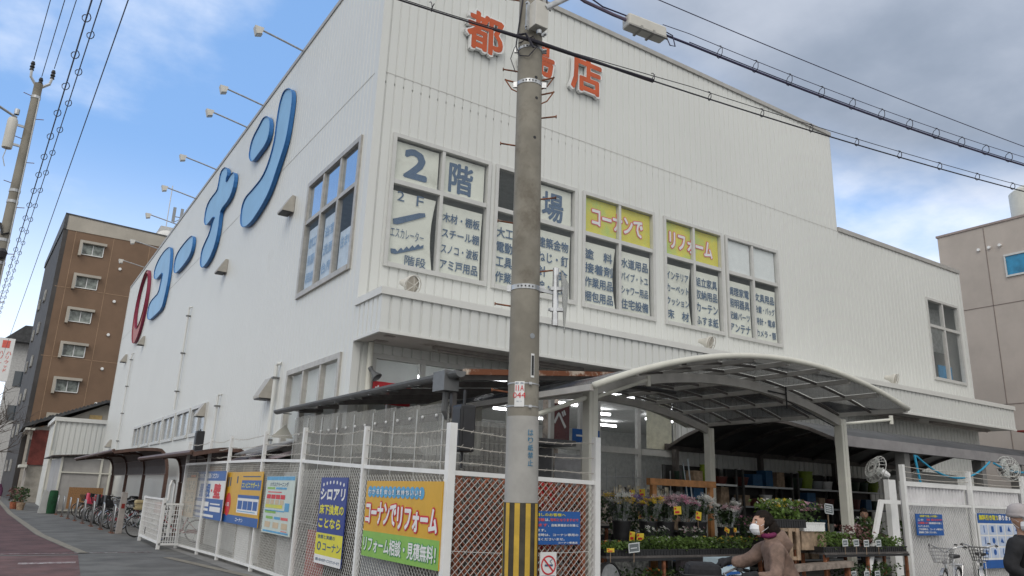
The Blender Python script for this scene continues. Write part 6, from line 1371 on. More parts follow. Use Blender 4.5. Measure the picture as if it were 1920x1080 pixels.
# ---- man at the right edge
mx, my = 7.86, 3.48
def mw(x, y, z): return Vector((mx+x, my+y, z))
J = dict(pelvis=mw(.10, 0, .93), spine=mw(.10, 0, 1.10), chest=mw(.10, .0, 1.33), neck=mw(.09, -.01, 1.49), head=mw(.075, -.02, 1.605), shL=mw(-.08, -.02, 1.41), shR=mw(.28, .05, 1.41), elL=mw(-.15, .03, 1.16), elR=mw(.38, .05, 1.14), wrL=mw(.04, -.13, 1.09), wrR=mw(.22, -.16, 1.06), hpL=mw(.0, -.01, .88), hpR=mw(.2, .02, .88), knL=mw(-.02, -.05, .48), knR=mw(.22, .02, .48), anL=mw(-.02, .02, .085), anR=mw(.22, .08, .085), toL=mw(-.08, -.13, .035), toR=mw(.18, -.08, .035))
person('man in a black coat, pale knit cap and white mask standing at the right edge', J, (-.45, -.8, -.05), BLACKCLOTH, mat('charcoal_cloth', (.035, .035, .04), .8), hair=False, cap=GREYCAP, mask=True, hands={'L': ((.75, -.5, -.25), (-.2, -.3, -.9), .5, (.2, -.8, .5))})
# ---- clerk behind the plant shelf
kx, ky = 15.2, 9.6
def kw(x, y, z): return Vector((kx+x, ky+y, z))
J = dict(pelvis=kw(.12, .1, .88), spine=kw(.08, .06, 1.04), chest=kw(.02, 0, 1.26), neck=kw(-.06, -.04, 1.42), head=kw(-.11, -.07, 1.53), shL=kw(-.12, -.08, 1.34), shR=kw(.16, .08, 1.34), elL=kw(-.2, -.25, 1.16), elR=kw(.22, -.15, 1.14), wrL=kw(-.22, -.42, 1.1), wrR=kw(.12, -.38, 1.1), hpL=kw(.02, .1, .84), hpR=kw(.22, .1, .84), knL=kw(.0, 0, .46), knR=kw(.22, .05, .46), anL=kw(.02, .1, .085), anR=kw(.24, .12, .085), toL=kw(-.03, -.04, .035), toR=kw(.2, 0, .035))
person('shop worker with dark hair bending over the plants behind the canopy post', J, (-.75, -.6, -.25), mat('olive_jacket', (.075, .07, .05), .8), BLACKCLOTH, long_hair=True)
# ---- passer-by at the far left
qx, qy = .18, 37.5
def qw(x, y, z): return Vector((qx+x, qy+y, z))
J = dict(pelvis=qw(0, 0, .93), spine=qw(0, 0, 1.08), chest=qw(0, .0, 1.3), neck=qw(0, -.01, 1.44), head=qw(0, -.02, 1.56), shL=qw(-.17, 0, 1.37), shR=qw(.17, 0, 1.37), elL=qw(-.23, .08, 1.10), elR=qw(.23, -.04, 1.10), wrL=qw(-.22, -.02, .87), wrR=qw(.22, -.14, .88), hpL=qw(-.1, 0, .88), hpR=qw(.1, 0, .88), knL=qw(-.1, -.12, .49), knR=qw(.1, .02, .48), anL=qw(-.1, -.08, .085), anR=qw(.1, .20, .12), toL=qw(-.1, -.22, .035), toR=qw(.1, .08, .05))
person('passer-by in a purple coat walking on the pavement at the left edge', J, (0, -1, 0), PURPLE, BLACKCLOTH)
# ================================================================ bicycle park on the left
SP2 = mat('dark_green_bicycle_paint', (.03, .06, .05), .35)
BKS = [(4.15, 41.5, SILVERP, False, None, None, 'silver bicycle with bare rack, farthest in the row under the shelter'),
 (4.15, 39.2, REDPAINT, 'black', None, None, 'red bicycle with black basket, second farthest in the row under the shelter'),
 (4.2, 37.2, SILVERP, True, None, PINKSEAT, 'silver bicycle with a bright pink child seat under the shelter'),
 (4.25, 35.2, REDPAINT, True, REDPAINT, None, 'red bicycle with a red bag in its basket under the shelter'),
 (4.3, 33.4, SP2, 'black', BLACKCLOTH, None, 'dark green bicycle with a black bag under the shelter'),
 (4.35, 31.6, SILVERP, 'black', None, None, 'silver bicycle with black wire basket under the shelter'),
 (4.4, 30.2, SILVERP, True, None, None, 'silver bicycle with chrome basket just behind the greige post'),
 (4.55, 27.0, SP2, 'black', mat('tan_basket_cover', (.42, .34, .19), .8), None, 'dark bicycle with a tan cloth over its basket beside the white gate'),
 (4.2, 40.3, SP2, 'black', None, None, 'black bicycle between the farthest silver and red ones'),
 (4.2, 38.2, SP2, 'black', BLACKCLOTH, None, 'black bicycle with a dark bag left of the pink child seat'),
 (4.25, 36.2, REDPAINT, 'black', None, None, 'dark red bicycle just right of the pink child seat'),
 (4.3, 34.3, SP2, 'black', BLACKCLOTH, BLACK, 'black bicycle with a black child seat in the middle of the row'),
 (4.35, 32.5, REDPAINT, 'black', None, BLACK, 'red bicycle with a black child seat near the greige post'),
 (4.75, 24.6, REDPAINT, 'black', REDPAINT, None, 'dark red bicycle behind the white wire gate')]
for x, y, m, bkt, cl, seat, lab in BKS: bikeframe('parked_bicycle', lab, (x, y, 0), R_(rnd.uniform(-12, 8) if y in (37.2, 34.3, 32.5) else rnd.uniform(165, 190)), m, bkt, 'bicycles parked along the side of the store', cl, seat, tilt=rnd.uniform(-.06, .06))
for (pxx, pyy, bk_, rz, m, lab) in ((1772, 1024, True, 196, SILVERP, 'silver bicycle with chrome wire basket by the right fence'), (1835, 1022, 'black', 205, SP2, 'dark bicycle with black mesh basket by the right fence, nearer the man')):
    p = atZ(pxx, pyy, 1.05); c, s = math.cos(R_(rz)), math.sin(R_(rz)); bikeframe('parked_bicycle', lab, (p.x-c*.25, p.y-s*.25, 0), R_(rz), m, bk_, 'bicycles leaning by the right fence')
st0 = None
for i in range(8):
    y = 44.2-i*2.15; x = 2.91+.71*i/7; lab = f'slim steel hoop of the bicycle stand by the shelter, {LN[7-i]} along the pavement'
    if not st0:
        st0 = thing('bicycle_stand', lab, 'bicycle stand', (0, 0, 0), 'steel bicycle stands'); b = B(); b.tube([(0, 0, 0), (0, 0, .84), (0, .05, .89), (0, .35, .89), (0, .40, .84), (0, .40, 0)], .024, 8); part('hoop', b, GALV, st0, smooth=True); b = B(); b.box(-.06, .06, -.08, .48, 0, .02); part('base_plate', b, RUST, st0); o = st0
    else: o = dup(st0)
    o.location = (x, y, 0); tag(o, lab)
gp_ = thing('square_post', 'greige square post at the near end of the bicycle stands', 'post', (3.78, 29.0, 0)); b = B(); b.box(3.70, 3.88, 28.9, 29.08, 0, 1.32); bevel(part('post', b, mat('greige_post', (.34, .31, .29), .6), gp_), .012); part('plate', B().box(3.74, 3.84, 28.885, 28.896, .8, .95), REDSIDE, gp_)
# cantilever shelter of brown arches, two bays one after the other
def shelter(x0, x1, ya, yb, lab, n, zt=2.66):
    r = thing('bicycle_shelter', lab, 'shelter', (x1, ya, 0), 'brown bicycle shelters'); N = 12; pr = []
    for k in range(N+1):
        t_ = k/N
        if t_ < .62: pr.append((x0+(x1-x0)*(t_/.62)*.80, zt+.16*math.sin(math.pi*t_/.62*.55)))
        else: a = (t_-.62)/.38; pr.append((x0+(x1-x0)*(.80+.20*math.sin(a*math.pi/2)), zt+.158-(1-math.cos(a*math.pi/2))*.85))
    ys = [ya+(yb-ya)*i/n for i in range(n+1)]
    for y in ys:
        b = B()
        for (a, c), (d, e) in zip(pr, pr[1:]): b.beam((a, y, c-.05), (d, y, e-.05), .08, .10)
        b.box(x1-.07, x1+.05, y-.05, y+.05, 0, pr[-1][1]); part('arch_post', b, BROWN, r)
    for y0, y1 in zip(ys, ys[1:]):
        for k in range(0, N, 2):
            b = B()
            for q in (k, k+1): (a, c), (d, e) = pr[q], pr[q+1]; b.quad((a, y0+.03, c+.01), (d, y0+.03, e+.01), (d, y1-.03, e+.01), (a, y1-.03, c+.01))
            part('roof_panel', b, BROWNROOF, r)
    b = B()
    for k in range(0, N+1, 2): a, c = pr[k]; b.box(a-.025, a+.025, ya, yb, c-.03, c+.006)
    b.tube([(x0-.02, ya, zt), (x0-.02, yb, zt)], .06, 8); part('purlin', b, BROWN, r)
shelter(3.30, 5.05, 29.3, 43.8, 'brown arched bicycle shelter over the farther bicycles', 3)
shelter(3.95, 5.3, 19.9, 28.0, 'brown arched bicycle shelter bay behind the end of the mesh fence', 2, 2.40)
wg = thing('wire_gate', 'white wire mesh gate folded at the end of the mesh fence', 'gate', (3.9, 22.2, 0)); b = B()
for (x, y) in ((3.93, 25.6), (3.88, 22.24)): b.box(x-.04, x+.04, y-.04, y+.04, 0, 1.28)
b.beam((3.93, 25.6, 1.24), (3.88, 22.24, 1.24), .04, .05); b.beam((3.93, 25.6, .15), (3.88, 22.24, .15), .04, .05); b.box(3.88, 4.36, 22.2, 22.25, 1.10, 1.15); b.box(3.88, 4.36, 22.2, 22.25, .1, .15); part('gate_frame', b, WHITE, wg)
b = B()
for k in range(40): f = k/40; b.tube([(3.93-.05*f, 25.6-3.36*f, .16), (3.93-.05*f, 25.6-3.36*f, 1.24)], .006, 3)
for k in range(9): z = .18+k*.13; b.tube([(3.93, 25.6, z), (3.88, 22.24, z)], .006, 3)
for k in range(8): x = 3.92+k*.06; b.tube([(x, 22.22, .12), (x, 22.22, 1.12)], .008, 4)
for k in range(9): z = .2+k*.11; b.tube([(3.88, 22.22, z), (4.36, 22.22, z)], .008, 4)
b.tube([(4.1, 23, 1.2), (4.1, 23, 1.6), (4.15, 23.1, 1.72), (4.3, 23.6, 1.74), (4.4, 24, 1.66), (4.4, 24, .2)], .03, 8); part('wire_mesh', b, WHITE, wg)
# stored things behind the mesh fence
def simple(name, label, cat, b, m, **k): return tag(part(name, b, m, **k), label, cat)
s1 = thing('storage_shed', 'small shed with a grey corrugated roof behind the fence', 'shed', (5.0, 17.5, 0)); b = B(); b.box(4.95, 5.4, 16.9, 19.0, 0, 2.25); part('wall', b, OLDWALL, s1)
b = B(); corr(b, (4.7, 16.7, 2.45), (0, 0, 0.0001) if False else UF, .01, 2.4, 2.41) if False else None
for k in range(11): b.prism([(4.78, 16.7+k*.24, 2.36), (4.78, 16.92+k*.24, 2.36), (5.44, 16.92+k*.24, 2.62), (5.44, 16.7+k*.24, 2.62)], (0, 0, .03))
part('roof', b, mat('grey_roof_sheet', (.22, .21, .20), .5), s1); b = B(); b.prism([(4.9, 16.9, 2.7), (5.4, 16.9, 2.7), (5.2, 16.9, 3.0)], (0, .05, 0)); part('gable_board', b, CREAM, s1); part('door', B().box(4.935, 4.948, 17.3, 18.1, .1, 2.1), BROWN, s1)
b = B(); b.box(4.85, 5.35, 14.6, 15.5, 0, 1.95); simple('cabinet', 'white steel cabinet behind the mesh fence', 'cabinet', b, mat('white_steel_cabinet', (.52, .52, .51), .5))
b = B()
for k in range(14): b.beam((4.86, 11.9+k*.13, 0), (4.90+rnd.uniform(0, .05), 11.9+k*.13, 1.1+rnd.uniform(0, .6)), .03, .09)
simple('timber_stack', 'dark upright timber offcuts behind the mesh fence', 'timber', b, mat('dark_timber', (.11, .085, .065), .8, var=.4, sc=6))
b = B(); b.box(4.82, 5.0, 12.8, 13.7, .15, .95); simple('red_crate', 'red plastic crate low behind the mesh fence', 'crate', b, mat('red_crate_plastic', (.34, .06, .045), .6, var=.1))
b = B(); b.box(4.84, 5.0, 10.0, 11.3, .1, 1.25); simple('grey_board', 'grey board leaning behind the nearest mesh fence bay', 'board', b, GREYBOX)
b = B(); b.box(4.70, 4.75, 20.2, 21.8, 1.0, 2.12); simple('orange_screen', 'orange brown screen behind the far end of the fence', 'screen', b, mat('orange_screen_cloth', (.36, .19, .10), .8))
b = B(); b.box(4.72, 4.95, 17.0, 18.0, .1, 1.0); simple('white_box', 'white slatted box low behind the fence', 'box', b, WHITE)
tp = thing('tarpaulin_roof', 'sagging dark tarpaulin roof between the shelter and the storage shed', 'roof', (4.9, 16, 2.3)); b = B(); c = B()
for k in range(10):
    y0, y1 = 15.9+k*.5, 16.4+k*.5; z = [2.30+.06*math.sin(q*1.9)+.02*q*.1 for q in (k, k+1)]; b.quad((4.74, y0, z[0]-.1), (5.42, y0, z[0]+.12), (5.42, y1, z[1]+.12), (4.74, y1, z[1]-.1))
part('sheet', b, mat('mottled_tarpaulin', (.16, .12, .115), .5, var=.5, sc=3), tp); part('front_pole', B().tube([(4.76, 15.9, 2.2), (4.76, 20.9, 2.24)], .03, 6), BROWN, tp)

# ================================================================ plant stalls under the canopies
FL = {'y': YFLOW, 'o': OFLOW, 'p': PFLOW, 'w': WFLOW, 'l': PPALE, 'v': VFLOW}
def blossoms(b, c, ext, n, r, rng):
    for _ in range(n):
        p = Vector(c)+Vector((rng.uniform(-1, 1)*ext[0], rng.uniform(-1, 1)*ext[1], rng.uniform(.6, 1)*ext[2])); a = Vector((rng.gauss(0, .5), rng.gauss(-.5, .5), 1)).normalized(); e = a.orthogonal().normalized(); f = a.cross(e); rr = r*rng.uniform(.7, 1.2)
        for k in range(5): t_ = k*1.2566; d = e*math.cos(t_)+f*math.sin(t_); d2 = e*math.cos(t_+.6)+f*math.sin(t_+.6); b.quad(p, p+d*rr+a*rr*.2, p+(d+d2)*.55*rr*1.1+a*rr*.3, p+d2*rr+a*rr*.2)
def tray(label, x, y, z, w, d, h, g, fl='', ht=.09, n=150, leaf=.05, tm=None, fn=26, group='trays of bedding plants'):
    r = thing('plant_tray', label, 'plant tray', (x, y, z), group); b = B(); b.box(x-w/2, x+w/2, y-d/2, y+d/2, z, z+.012)
    for a in (-1, 1): b.box(x-w/2, x+w/2, y+a*d/2-.006, y+a*d/2+.006, z, z+ht); b.box(x+a*w/2-.006, x+a*w/2+.006, y-d/2, y+d/2, z, z+ht)
    b.box(x-w/2-.012, x+w/2+.012, y-d/2-.015, y-d/2-.006, z+ht-.02, z+ht); k = -w/2
    while k < w/2: b.box(x+k, x+k+.012, y-d/2-.012, y-d/2-.006, z, z+ht-.02); k += .06
    part('tray', b, tm or BLACK, r); b = B(); leaves(b, (x, y, z+ht*.6), (w/2*1.02, d/2*1.05, h), n, leaf); part('foliage', b, g, r, stuff=True)
    for k in fl: b = B(); blossoms(b, (x, y, z+ht*.6), (w/2, d/2, h*1.08), fn, .024, rnd); part('blossom', b, FL[k], r, stuff=True)
    return r
def table(label, x0, x1, y0, y1, z, m=DARKBEAM, lower=None):
    r = thing('plant_table', label, 'table', ((x0+x1)/2, y0, 0), 'display tables of the plant stall'); b = B(); k = y0
    for i in range(3): part('top_plank', B().box(x0, x1, y0+(y1-y0)*i/3+.01, y0+(y1-y0)*(i+1)/3-.01, z-.03, z), m, r)
    n = max(2, int((x1-x0)/1.0)+1)
    for i in range(n):
        x = x0+.04+(x1-x0-.08)*i/(n-1)
        for y in (y0+.04, y1-.04): part('leg', B().box(x-.022, x+.022, y-.022, y+.022, 0, z-.03), RUST, r)
    part('front_rail', B().box(x0, x1, y0-.006, y0+.014, z-.07, z-.032), BLACK, r)
    if lower:
        part('lower_shelf', B().box(x0, x1, y0-.05, y1-.03, lower-.04, lower), WOOD, r)
    return r
def tagcard(label, x, y, z, w, h, m, rot=0., ink=REDINK, group='price cards on the plant stall'):
    r = thing('price_card', label, 'price card', (x, y, z), group); c, s = math.cos(rot), math.sin(rot); u = Vector((c, 0, s)); v = Vector((-s, 0, c)); o = Vector((x, y, z))
    b = B(); b.ob(o, u*w, Vector((0, .004, 0)), v*h); part('card', b, m, r); b = B()
    if m is SLATE: b.ob(o-Vector((.012, .003, .012)), u*(w+.024), Vector((0, .002, 0)), v*.014); b.ob(o-Vector((.012, .003, -h+.002)), u*(w+.024), Vector((0, .002, 0)), v*.014); b.ob(o-Vector((.012, .003, 0)), u*.014, Vector((0, .002, 0)), v*h); b.ob(o+u*(w-.002)-Vector((0, .003, 0)), u*.014, Vector((0, .002, 0)), v*h); part('card_edge', b, TAGW, r); b = B(); b.ob(o+u*w*.15+v*h*.4-Vector((0, .003, 0)), u*w*.65, Vector((0, .002, 0)), v*h*.12); part('card_print', b, TAGW, r)
    else: b.ob(o+u*w*.12+v*h*.15-Vector((0, .003, 0)), u*w*.6, Vector((0, .002, 0)), v*h*.28); b.ob(o+u*w*.06+v*h*.62-Vector((0, .003, 0)), u*w*.25, Vector((0, .002, 0)), v*h*.25); part('card_print', b, ink, r)
    part('stick', B().box(x+w/2-.004, x+w/2+.004, y+.004, y+.010, z-.14, z+.02), WOOD, r)
# front table with the long row of green trays
table('long dark table carrying the front row of green trays', 7.5, 10.9, 8.75, 9.35, .86, lower=.38)
TR = [('tray with orange pansies at the left end of the front row', 'o', GREEN1), ('tray of low green seedlings next to the orange pansies', '', GREEN3), ('green tray under the cellophane bouquets, left of centre', 'w', GREEN1), ('bushy green tray in the middle of the front row', '', GREEN1), ('green tray with a few white blooms right of centre', 'w', GREEN1), ('tray with yellow blooms near the bucket in the front row', 'y', GREEN3), ('tray with yellow and orange blooms nearest the cyclist', 'yo', GREEN1)]
for i, (lab, fl, g) in enumerate(TR): tray(lab, 7.76+i*.48, 9.02, .86, .47, .42, .19 if i > 1 else .13, g, fl, n=330, leaf=.055, fn=9)
LT = ['dark leaved tray on the low shelf at the left end', 'tray with an orange bloom on the low shelf', 'tray with white blooms on the low shelf', 'green tray on the low shelf below the bouquets']
for i, lab in enumerate(LT): tray(lab, 7.8+i*.75, 8.95, .39, .6, .4, .22, (GREEN2, GREEN3, GREEN2, GREEN3)[i], ('', 'o', 'w', '')[i], n=200, leaf=.06, fn=5)
# back bench with the white planter
table('pale bench behind the front row carrying the white planter', 7.5, 9.4, 10.9, 11.4, 1.22, mat('pale_bench', (.40, .38, .34), .6))
pb = thing('planter_box', 'long white planter box with dark plants in clear wrap on the back bench', 'planter', (8.4, 11.1, 1.22)); b = B(); b.box(8.05, 9.15, 10.95, 11.25, 1.22, 1.44); bevel(part('planter', b, WHITE, pb), .015); b = B(); leaves(b, (8.6, 11.1, 1.42), (.55, .13, .24), 240, .07); part('foliage', b, GREEN2, pb, stuff=True); b = B()
for i in range(14): x = 8.0+i*.09; b.prism([(x-.05, 11.0, 1.72), (x+.05, 11.0, 1.74), (x+.02, 11.04, 1.44), (x-.02, 11.04, 1.44)], (0, .06, .02))
part('clear_wrap', b, CELLO, pb); part('label_strip', B().box(8.3, 8.8, 10.94, 10.948, 1.25, 1.29), INK, pb)
b = B(); b.box(7.72, 8.0, 10.95, 11.2, 1.225, 1.40); simple('red_planter', 'small red planter left of the white planter', 'planter', b, mat('red_planter_plastic', (.32, .03, .03), .5))
# bouquets of wrapped flowers in buckets
def bouquet(label, x, y, z, cols, n=6, h=.55):
    r = thing('flower_bucket', label, 'flower bucket', (x, y, z), 'buckets of wrapped bouquets'); b = B(); b.lathe((x, y, z), [(0, 0), (.12, 0), (.15, .30), (.16, .30), (.16, .32), (.14, .32), (.13, .05), (0, .05)], 16); part('bucket', b, BLACK, r, auto=40); W1 = B(); F = {k: B() for k in cols}; G = B(); N = B()
    for i in range(n):
        a = rnd.uniform(0, 6.28); ln = rnd.uniform(.12, .42); d = Vector((math.cos(a)*ln, math.sin(a)*ln, 1)).normalized(); o = Vector((x+.06*math.cos(a), y+.06*math.sin(a), z+.2)); hh = h*rnd.uniform(.75, 1.1); e = d.orthogonal().normalized(); f = d.cross(e)
        for k in range(4): t0, t1 = k*1.57, k*1.57+.9; q = lambda t_, s, zz: o+d*zz+(e*math.cos(t_)+f*math.sin(t_))*s; W1.quad(q(t0, .02, .05), q(t1, .02, .05), q(t1, .095, hh+.05+.04*math.sin(k*3)), q(t0, .10, hh+.04*math.cos(k*2)))
        leaves(G, o+d*hh*.42, (.07, .07, hh*.45), 26, .09); blossoms(F[cols[i % len(cols)]], o+d*hh*.78, (.085, .085, .10), 16, .045, rnd); N.tube([o, o+d*hh*.8], .005, 4)
    part('clear_wrap', W1, CELLO, r); part('foliage', G, GREEN2, r, stuff=True); part('stem', N, GREEN3, r)
    for k in cols: part('blossom', F[k], FL[k], r, stuff=True)
for i, (x, y, c, lab) in enumerate(((9.25, 9.75, 'vy', 'bucket of violet and yellow wrapped bouquets under the orange beam'), (9.7, 9.8, 'pl', 'bucket of bright pink wrapped bouquets in the middle'), (10.15, 9.75, 'pw', 'bucket of pink and white wrapped bouquets by the yellow card'), (10.55, 9.85, 'lw', 'bucket of pale wrapped bouquets left of the orange post'), (11.1, 9.7, 'wl', 'black bucket with silvery wrapped bunches right of the orange post'), (8.75, 9.85, 'yw', 'bucket of small yellow wrapped bunches behind the price card'))):
    bouquet(lab, x, y, 1.0 if i != 4 else .92, c, 9)
table('dark stand behind the front row carrying the flower buckets', 8.5, 11.4, 9.5, 10.1, 1.0)
table('dark middle table filled with flowering trays behind the cyclist', 11.3, 13.3, 9.15, 9.9, .98)
for i, (x, y, c, g, h, lab) in enumerate(((11.55, 9.35, 'l', GREEN2, .24, 'tray of pale pink cyclamen on the middle table, left front'), (12.05, 9.35, 'w', GREEN2, .22, 'tray of silvery foliage on the middle table'), (12.55, 9.35, 'pl', GREEN2, .25, 'tray of pink heather on the middle table'), (13.05, 9.35, 'l', GREEN3, .26, 'tray of pale pink blooms next to the canopy post'), (11.6, 9.7, 'p', GREEN2, .38, 'tall pink flowering tray at the back of the middle table'), (12.2, 9.7, 'w', GREEN3, .40, 'tall white flowering tray at the back of the middle table'), (12.8, 9.7, 'y', GREEN2, .36, 'tall yellow flowering tray at the back of the middle table'))):
    tray(lab, x, y, .98, .48, .34, h, g, c, n=200, leaf=.06, fn=26)
for i, (x, lab) in enumerate(((7.8, 'tall dark shrubs in pots left of the white planter'), (9.5, 'leafy dark shrubs right of the white planter'), (10.4, 'dark shrubs behind the bouquets'), (11.2, 'dark shrubs below the orange beam'))):
    tray(lab, x, 11.7, .9, .8, .5, .75, GREEN2, 'w' if i % 2 else 'y', n=420, leaf=.09, fn=10, group='shrubs behind the bouquets'); part('pot_stand', B().box(x-.3, x+.3, 11.5, 11.9, 0, .89), SHELFM, bpy.data.objects[[o.name for o in COL.objects if o.get('label') == lab][0]])
for i, (x, lab) in enumerate(((14.3, 'leafy green shrubs beside the clerk, left'), (15.9, 'leafy green shrubs beside the clerk, right'))): tray(lab, x, 9.0, .85, .7, .4, .55, GREEN3, 'w', n=320, leaf=.08, fn=14, group='shrubs beside the clerk')
for i, (x, lab) in enumerate(((9.05, 'low spray of white blooms behind the middle trays'), (9.9, 'pale mixed bunch lying behind the front trays'))):
    tray(lab, x, 9.38, .98, .5, .2, .2, GREEN2, 'wl' if i else 'w', n=120, fn=22)
wf_ = thing('wooden_frame', 'orange wooden goal-shaped frame above the bouquets', 'frame', (10.8, 10.5, 0)); part('crossbeam', B().box(9.98, 11.72, 10.45, 10.55, 1.93, 2.05), ORWOOD, wf_)
for x in (10.1, 11.6): part('upright', B().box(x-.05, x+.05, 10.46, 10.54, 0, 1.93), ORWOOD, wf_)
for i, (a, c_, Y, w, h, rot, lab) in enumerate(((1180, 918, 11.2, .14, .14, 0, 'yellow price card hanging left on the back shelf'), (1199, 917, 11.2, .15, .14, .03, 'yellow price card hanging second on the back shelf'), (1197, 958, 10.8, .20, .14, .05, 'large yellow price card right of the white planter'), (1264, 950, 9.5, .17, .13, .06, 'yellow price card on the pink bouquets'), (1304, 958, 9.5, .13, .14, -.15, 'yellow price card on the pale bouquets'), (1180, 996, 9.3, .11, .14, -.1, 'small yellow card tilted behind the left trays'), (1194, 1000, 9.2, .15, .11, 0, 'yellow price card above the left trays'), (1138, 1028, 8.72, .14, .055, 0, 'small yellow card under the left end of the front table'), (1358, 987, 9.3, .12, .07, -.4, 'yellow card tilted left of the cyclist head'), (1376, 990, 9.3, .07, .07, 0, 'tiny yellow card nearest the cyclist'))):
    p = atY(a, c_, Y); tagcard(lab, p.x, Y, p.z-h, w, h, TAGY, rot)
p = atY(1180, 1022, 8.7); tagcard('slate price card on the front table edge', p.x, 8.70, p.z-.10, .19, .11, SLATE, .08)
# things under and around the front table
for i, (x0, x1, y, z0, z1, m, lab, nm) in enumerate(((9.35, 9.95, 9.1, .42, .84, mat('pale_lilac_board', (.42, .38, .42), .7), 'pale lilac board under the front table', 'board'), (10.1, 10.6, 9.1, .42, .82, mat('green_sack_cloth', (.10, .17, .03), .7, var=.2), 'green soil sack under the front table', 'sack'), (7.9, 8.7, 9.15, .42, .8, mat('silver_foil_pots', (.42, .42, .40), .3, var=.4, sc=14), 'row of silver wrapped pots under the front table', 'pots'))):
    b = B(); b.box(x0, x1, y, y+.15, z0, z1); o = simple(nm if nm != 'pots' else 'wrapped_pots', lab, nm, b, m); bevel(o, .03)
cw = thing('round_drum', 'grey round drum end standing at the left end of the stall', 'drum', (7.6, 8.7, .5)); b = B(); b.lathe((7.52, 8.75, .48), [(0, .05), (.28, .05), (.30, 0), (.30, -.3), (0, -.3)], 24, (.3, -.9, .1)); part('drum', b, GALV, cw, auto=40); b = B(); b.lathe((7.52, 8.75, .48), [(.29, .06), (.31, .06), (.31, -.02)], 24, (.3, -.9, .1)); part('rim', b, DARKMETAL, cw)
ct = thing('carton', 'pale blue cardboard carton beside the cyclist', 'carton', (8.1, 7.6, .5)); p = atY(1352, 1048, 8.1); b = B(); b.box(p.x, p.x+.62, 8.1, 8.45, p.z-.42, p.z); part('box', b, CARD, ct); b = B(); text(b, 'CRAB', (p.x+.08, 8.097, p.z-.10), UF, VZ, .40, .07, off=.02); b.quad((p.x+.1, 8.095, p.z-.34), (p.x+.4, 8.095, p.z-.34), (p.x+.4, 8.095, p.z-.18), (p.x+.1, 8.095, p.z-.18)); part('printed_lettering', b, BLUESIGN, ct)
cr_ = thing('trestle', 'rough wooden trestle holding the pale blue carton', 'trestle', (p.x, 8.3, 0))
for a, c_ in ((p.x-.1, p.x+.05), (p.x+.6, p.x+.7)): part('leg', B().beam((a, 8.15, 0), (c_, 8.15, p.z-.43), .06, .05), ORWOOD, cr_)
part('top_board', B().box(p.x-.1, p.x+.8, 8.1, 8.5, p.z-.47, p.z-.425), ORWOOD, cr_)
# right hand stall between the canopy post and the fence
table('dark table in front of the right canopy post carrying green trays', 11.5, 13.95, 8.0, 8.5, .93, lower=.40)
RT = [('tray of bright ferny plants left on the right hand table', '', GREEN1, .26), ('tray of ferny plants beside the first slate card', 'w', GREEN1, .24), ('russet heather tray in front of the canopy post', 'l', RUSSET, .36), ('leafy tray between two slate cards', '', GREEN3, .22), ('tray of pale leaved plants at the right end of the table', 'w', GREEN1, .16)]
for i, (lab, fl, g, h) in enumerate(RT): tray(lab, 11.74+i*.49, 8.25, .93, .48, .42, h, g, fl, n=300, leaf=.06, fn=12)
for i, (a, c_, lab) in enumerate(((1580, 1013, 'slate price card below the ferny trays'), (1601, 1013, 'slate price card in the middle of the right hand table'), (1620, 1014, 'slate price card right of the middle one'), (1643, 1014, 'slate price card at the right end of the upper row'), (1596, 1073, 'slate price card on the lower shelf, left'), (1621, 1073, 'slate price card on the lower shelf, middle'), (1641, 1072, 'slate price card on the lower shelf, right'))):
    Y = 7.96; q = atY(a, c_, Y); tagcard(lab, q.x, Y, q.z-.085, .125, .085, SLATE, .03)
LR = ['dark leaved tray low on the right hand table', 'tray of seedlings in white pots low at the right']
for i, lab in enumerate(LR): tray(lab, 12.4+i*.85, 8.15, .42, .8, .4, .26, GREEN2 if i == 0 else GREEN3, 'w' if i else '', n=260, leaf=.06, fn=14)
sc_ = thing('sign_card', 'slate chalk sign on a stick above the pink flowers', 'sign', (13.2, 9.0, 1.6)); q = atY(1546, 944, 8.9); b = B(); b.ob(q-VZ*.17, UF*.24+VZ*(-.02), Vector((0, .012, 0)), VZ*.17); part('board', b, SLATE, sc_); b = B()
for z0, h in ((-.175, .016), (-.012, .016)): b.ob(q+VZ*z0-Vector((.008, .004, 0)), UF*.256-VZ*.02, Vector((0, .004, 0)), VZ*h)
b.ob(q-VZ*.17-Vector((.008, .004, 0)), UF*.016, Vector((0, .004, 0)), VZ*.17); b.ob(q-VZ*.19+UF*.232-Vector((0, .004, 0)), UF*.016, Vector((0, .004, 0)), VZ*.17); part('board_edge', b, TAGW, sc_); b = B()
for k in range(3): b.ob(q+UF*.04-VZ*(.06+.035*k)-Vector((0, .003, 0)), UF*.15-VZ*.012, Vector((0, .002, 0)), VZ*.012)
part('chalk_lettering', b, TAGW, sc_); part('stick', B().box(q.x+.1, q.x+.115, 8.915, 8.925, .95, q.z-.1), WOOD, sc_)
cr = thing('slatted_crate', 'upturned slatted wooden crate with red flowers inside, behind the cyclist', 'crate', (10.6, 8.1, .7)); q0, q1 = atY(1452, 990, 8.05), atY(1498, 1044, 8.05)
for k in range(4): x = q0.x+(q1.x-q0.x)*k/3; part('slat', B().box(x-.04, x+.04, 8.04, 8.06, q1.z-.05, q0.z), WOOD, cr)
for z in (q0.z-.05, q1.z-.05): part('side_board', B().box(q0.x-.05, q1.x+.05, 8.06, 8.46, z, z+.05), WOOD, cr)
b = B(); leaves(b, ((q0.x+q1.x)/2, 8.28, q1.z), (.28, .15, .4), 90, .06); part('foliage', b, GREEN2, cr, stuff=True); b = B(); blossoms(b, ((q0.x+q1.x)/2, 8.25, q1.z), (.28, .15, .45), 40, .035, rnd); part('blossom', b, mat('crimson_petal', (.42, .03, .09), .6, var=.2), cr, stuff=True)
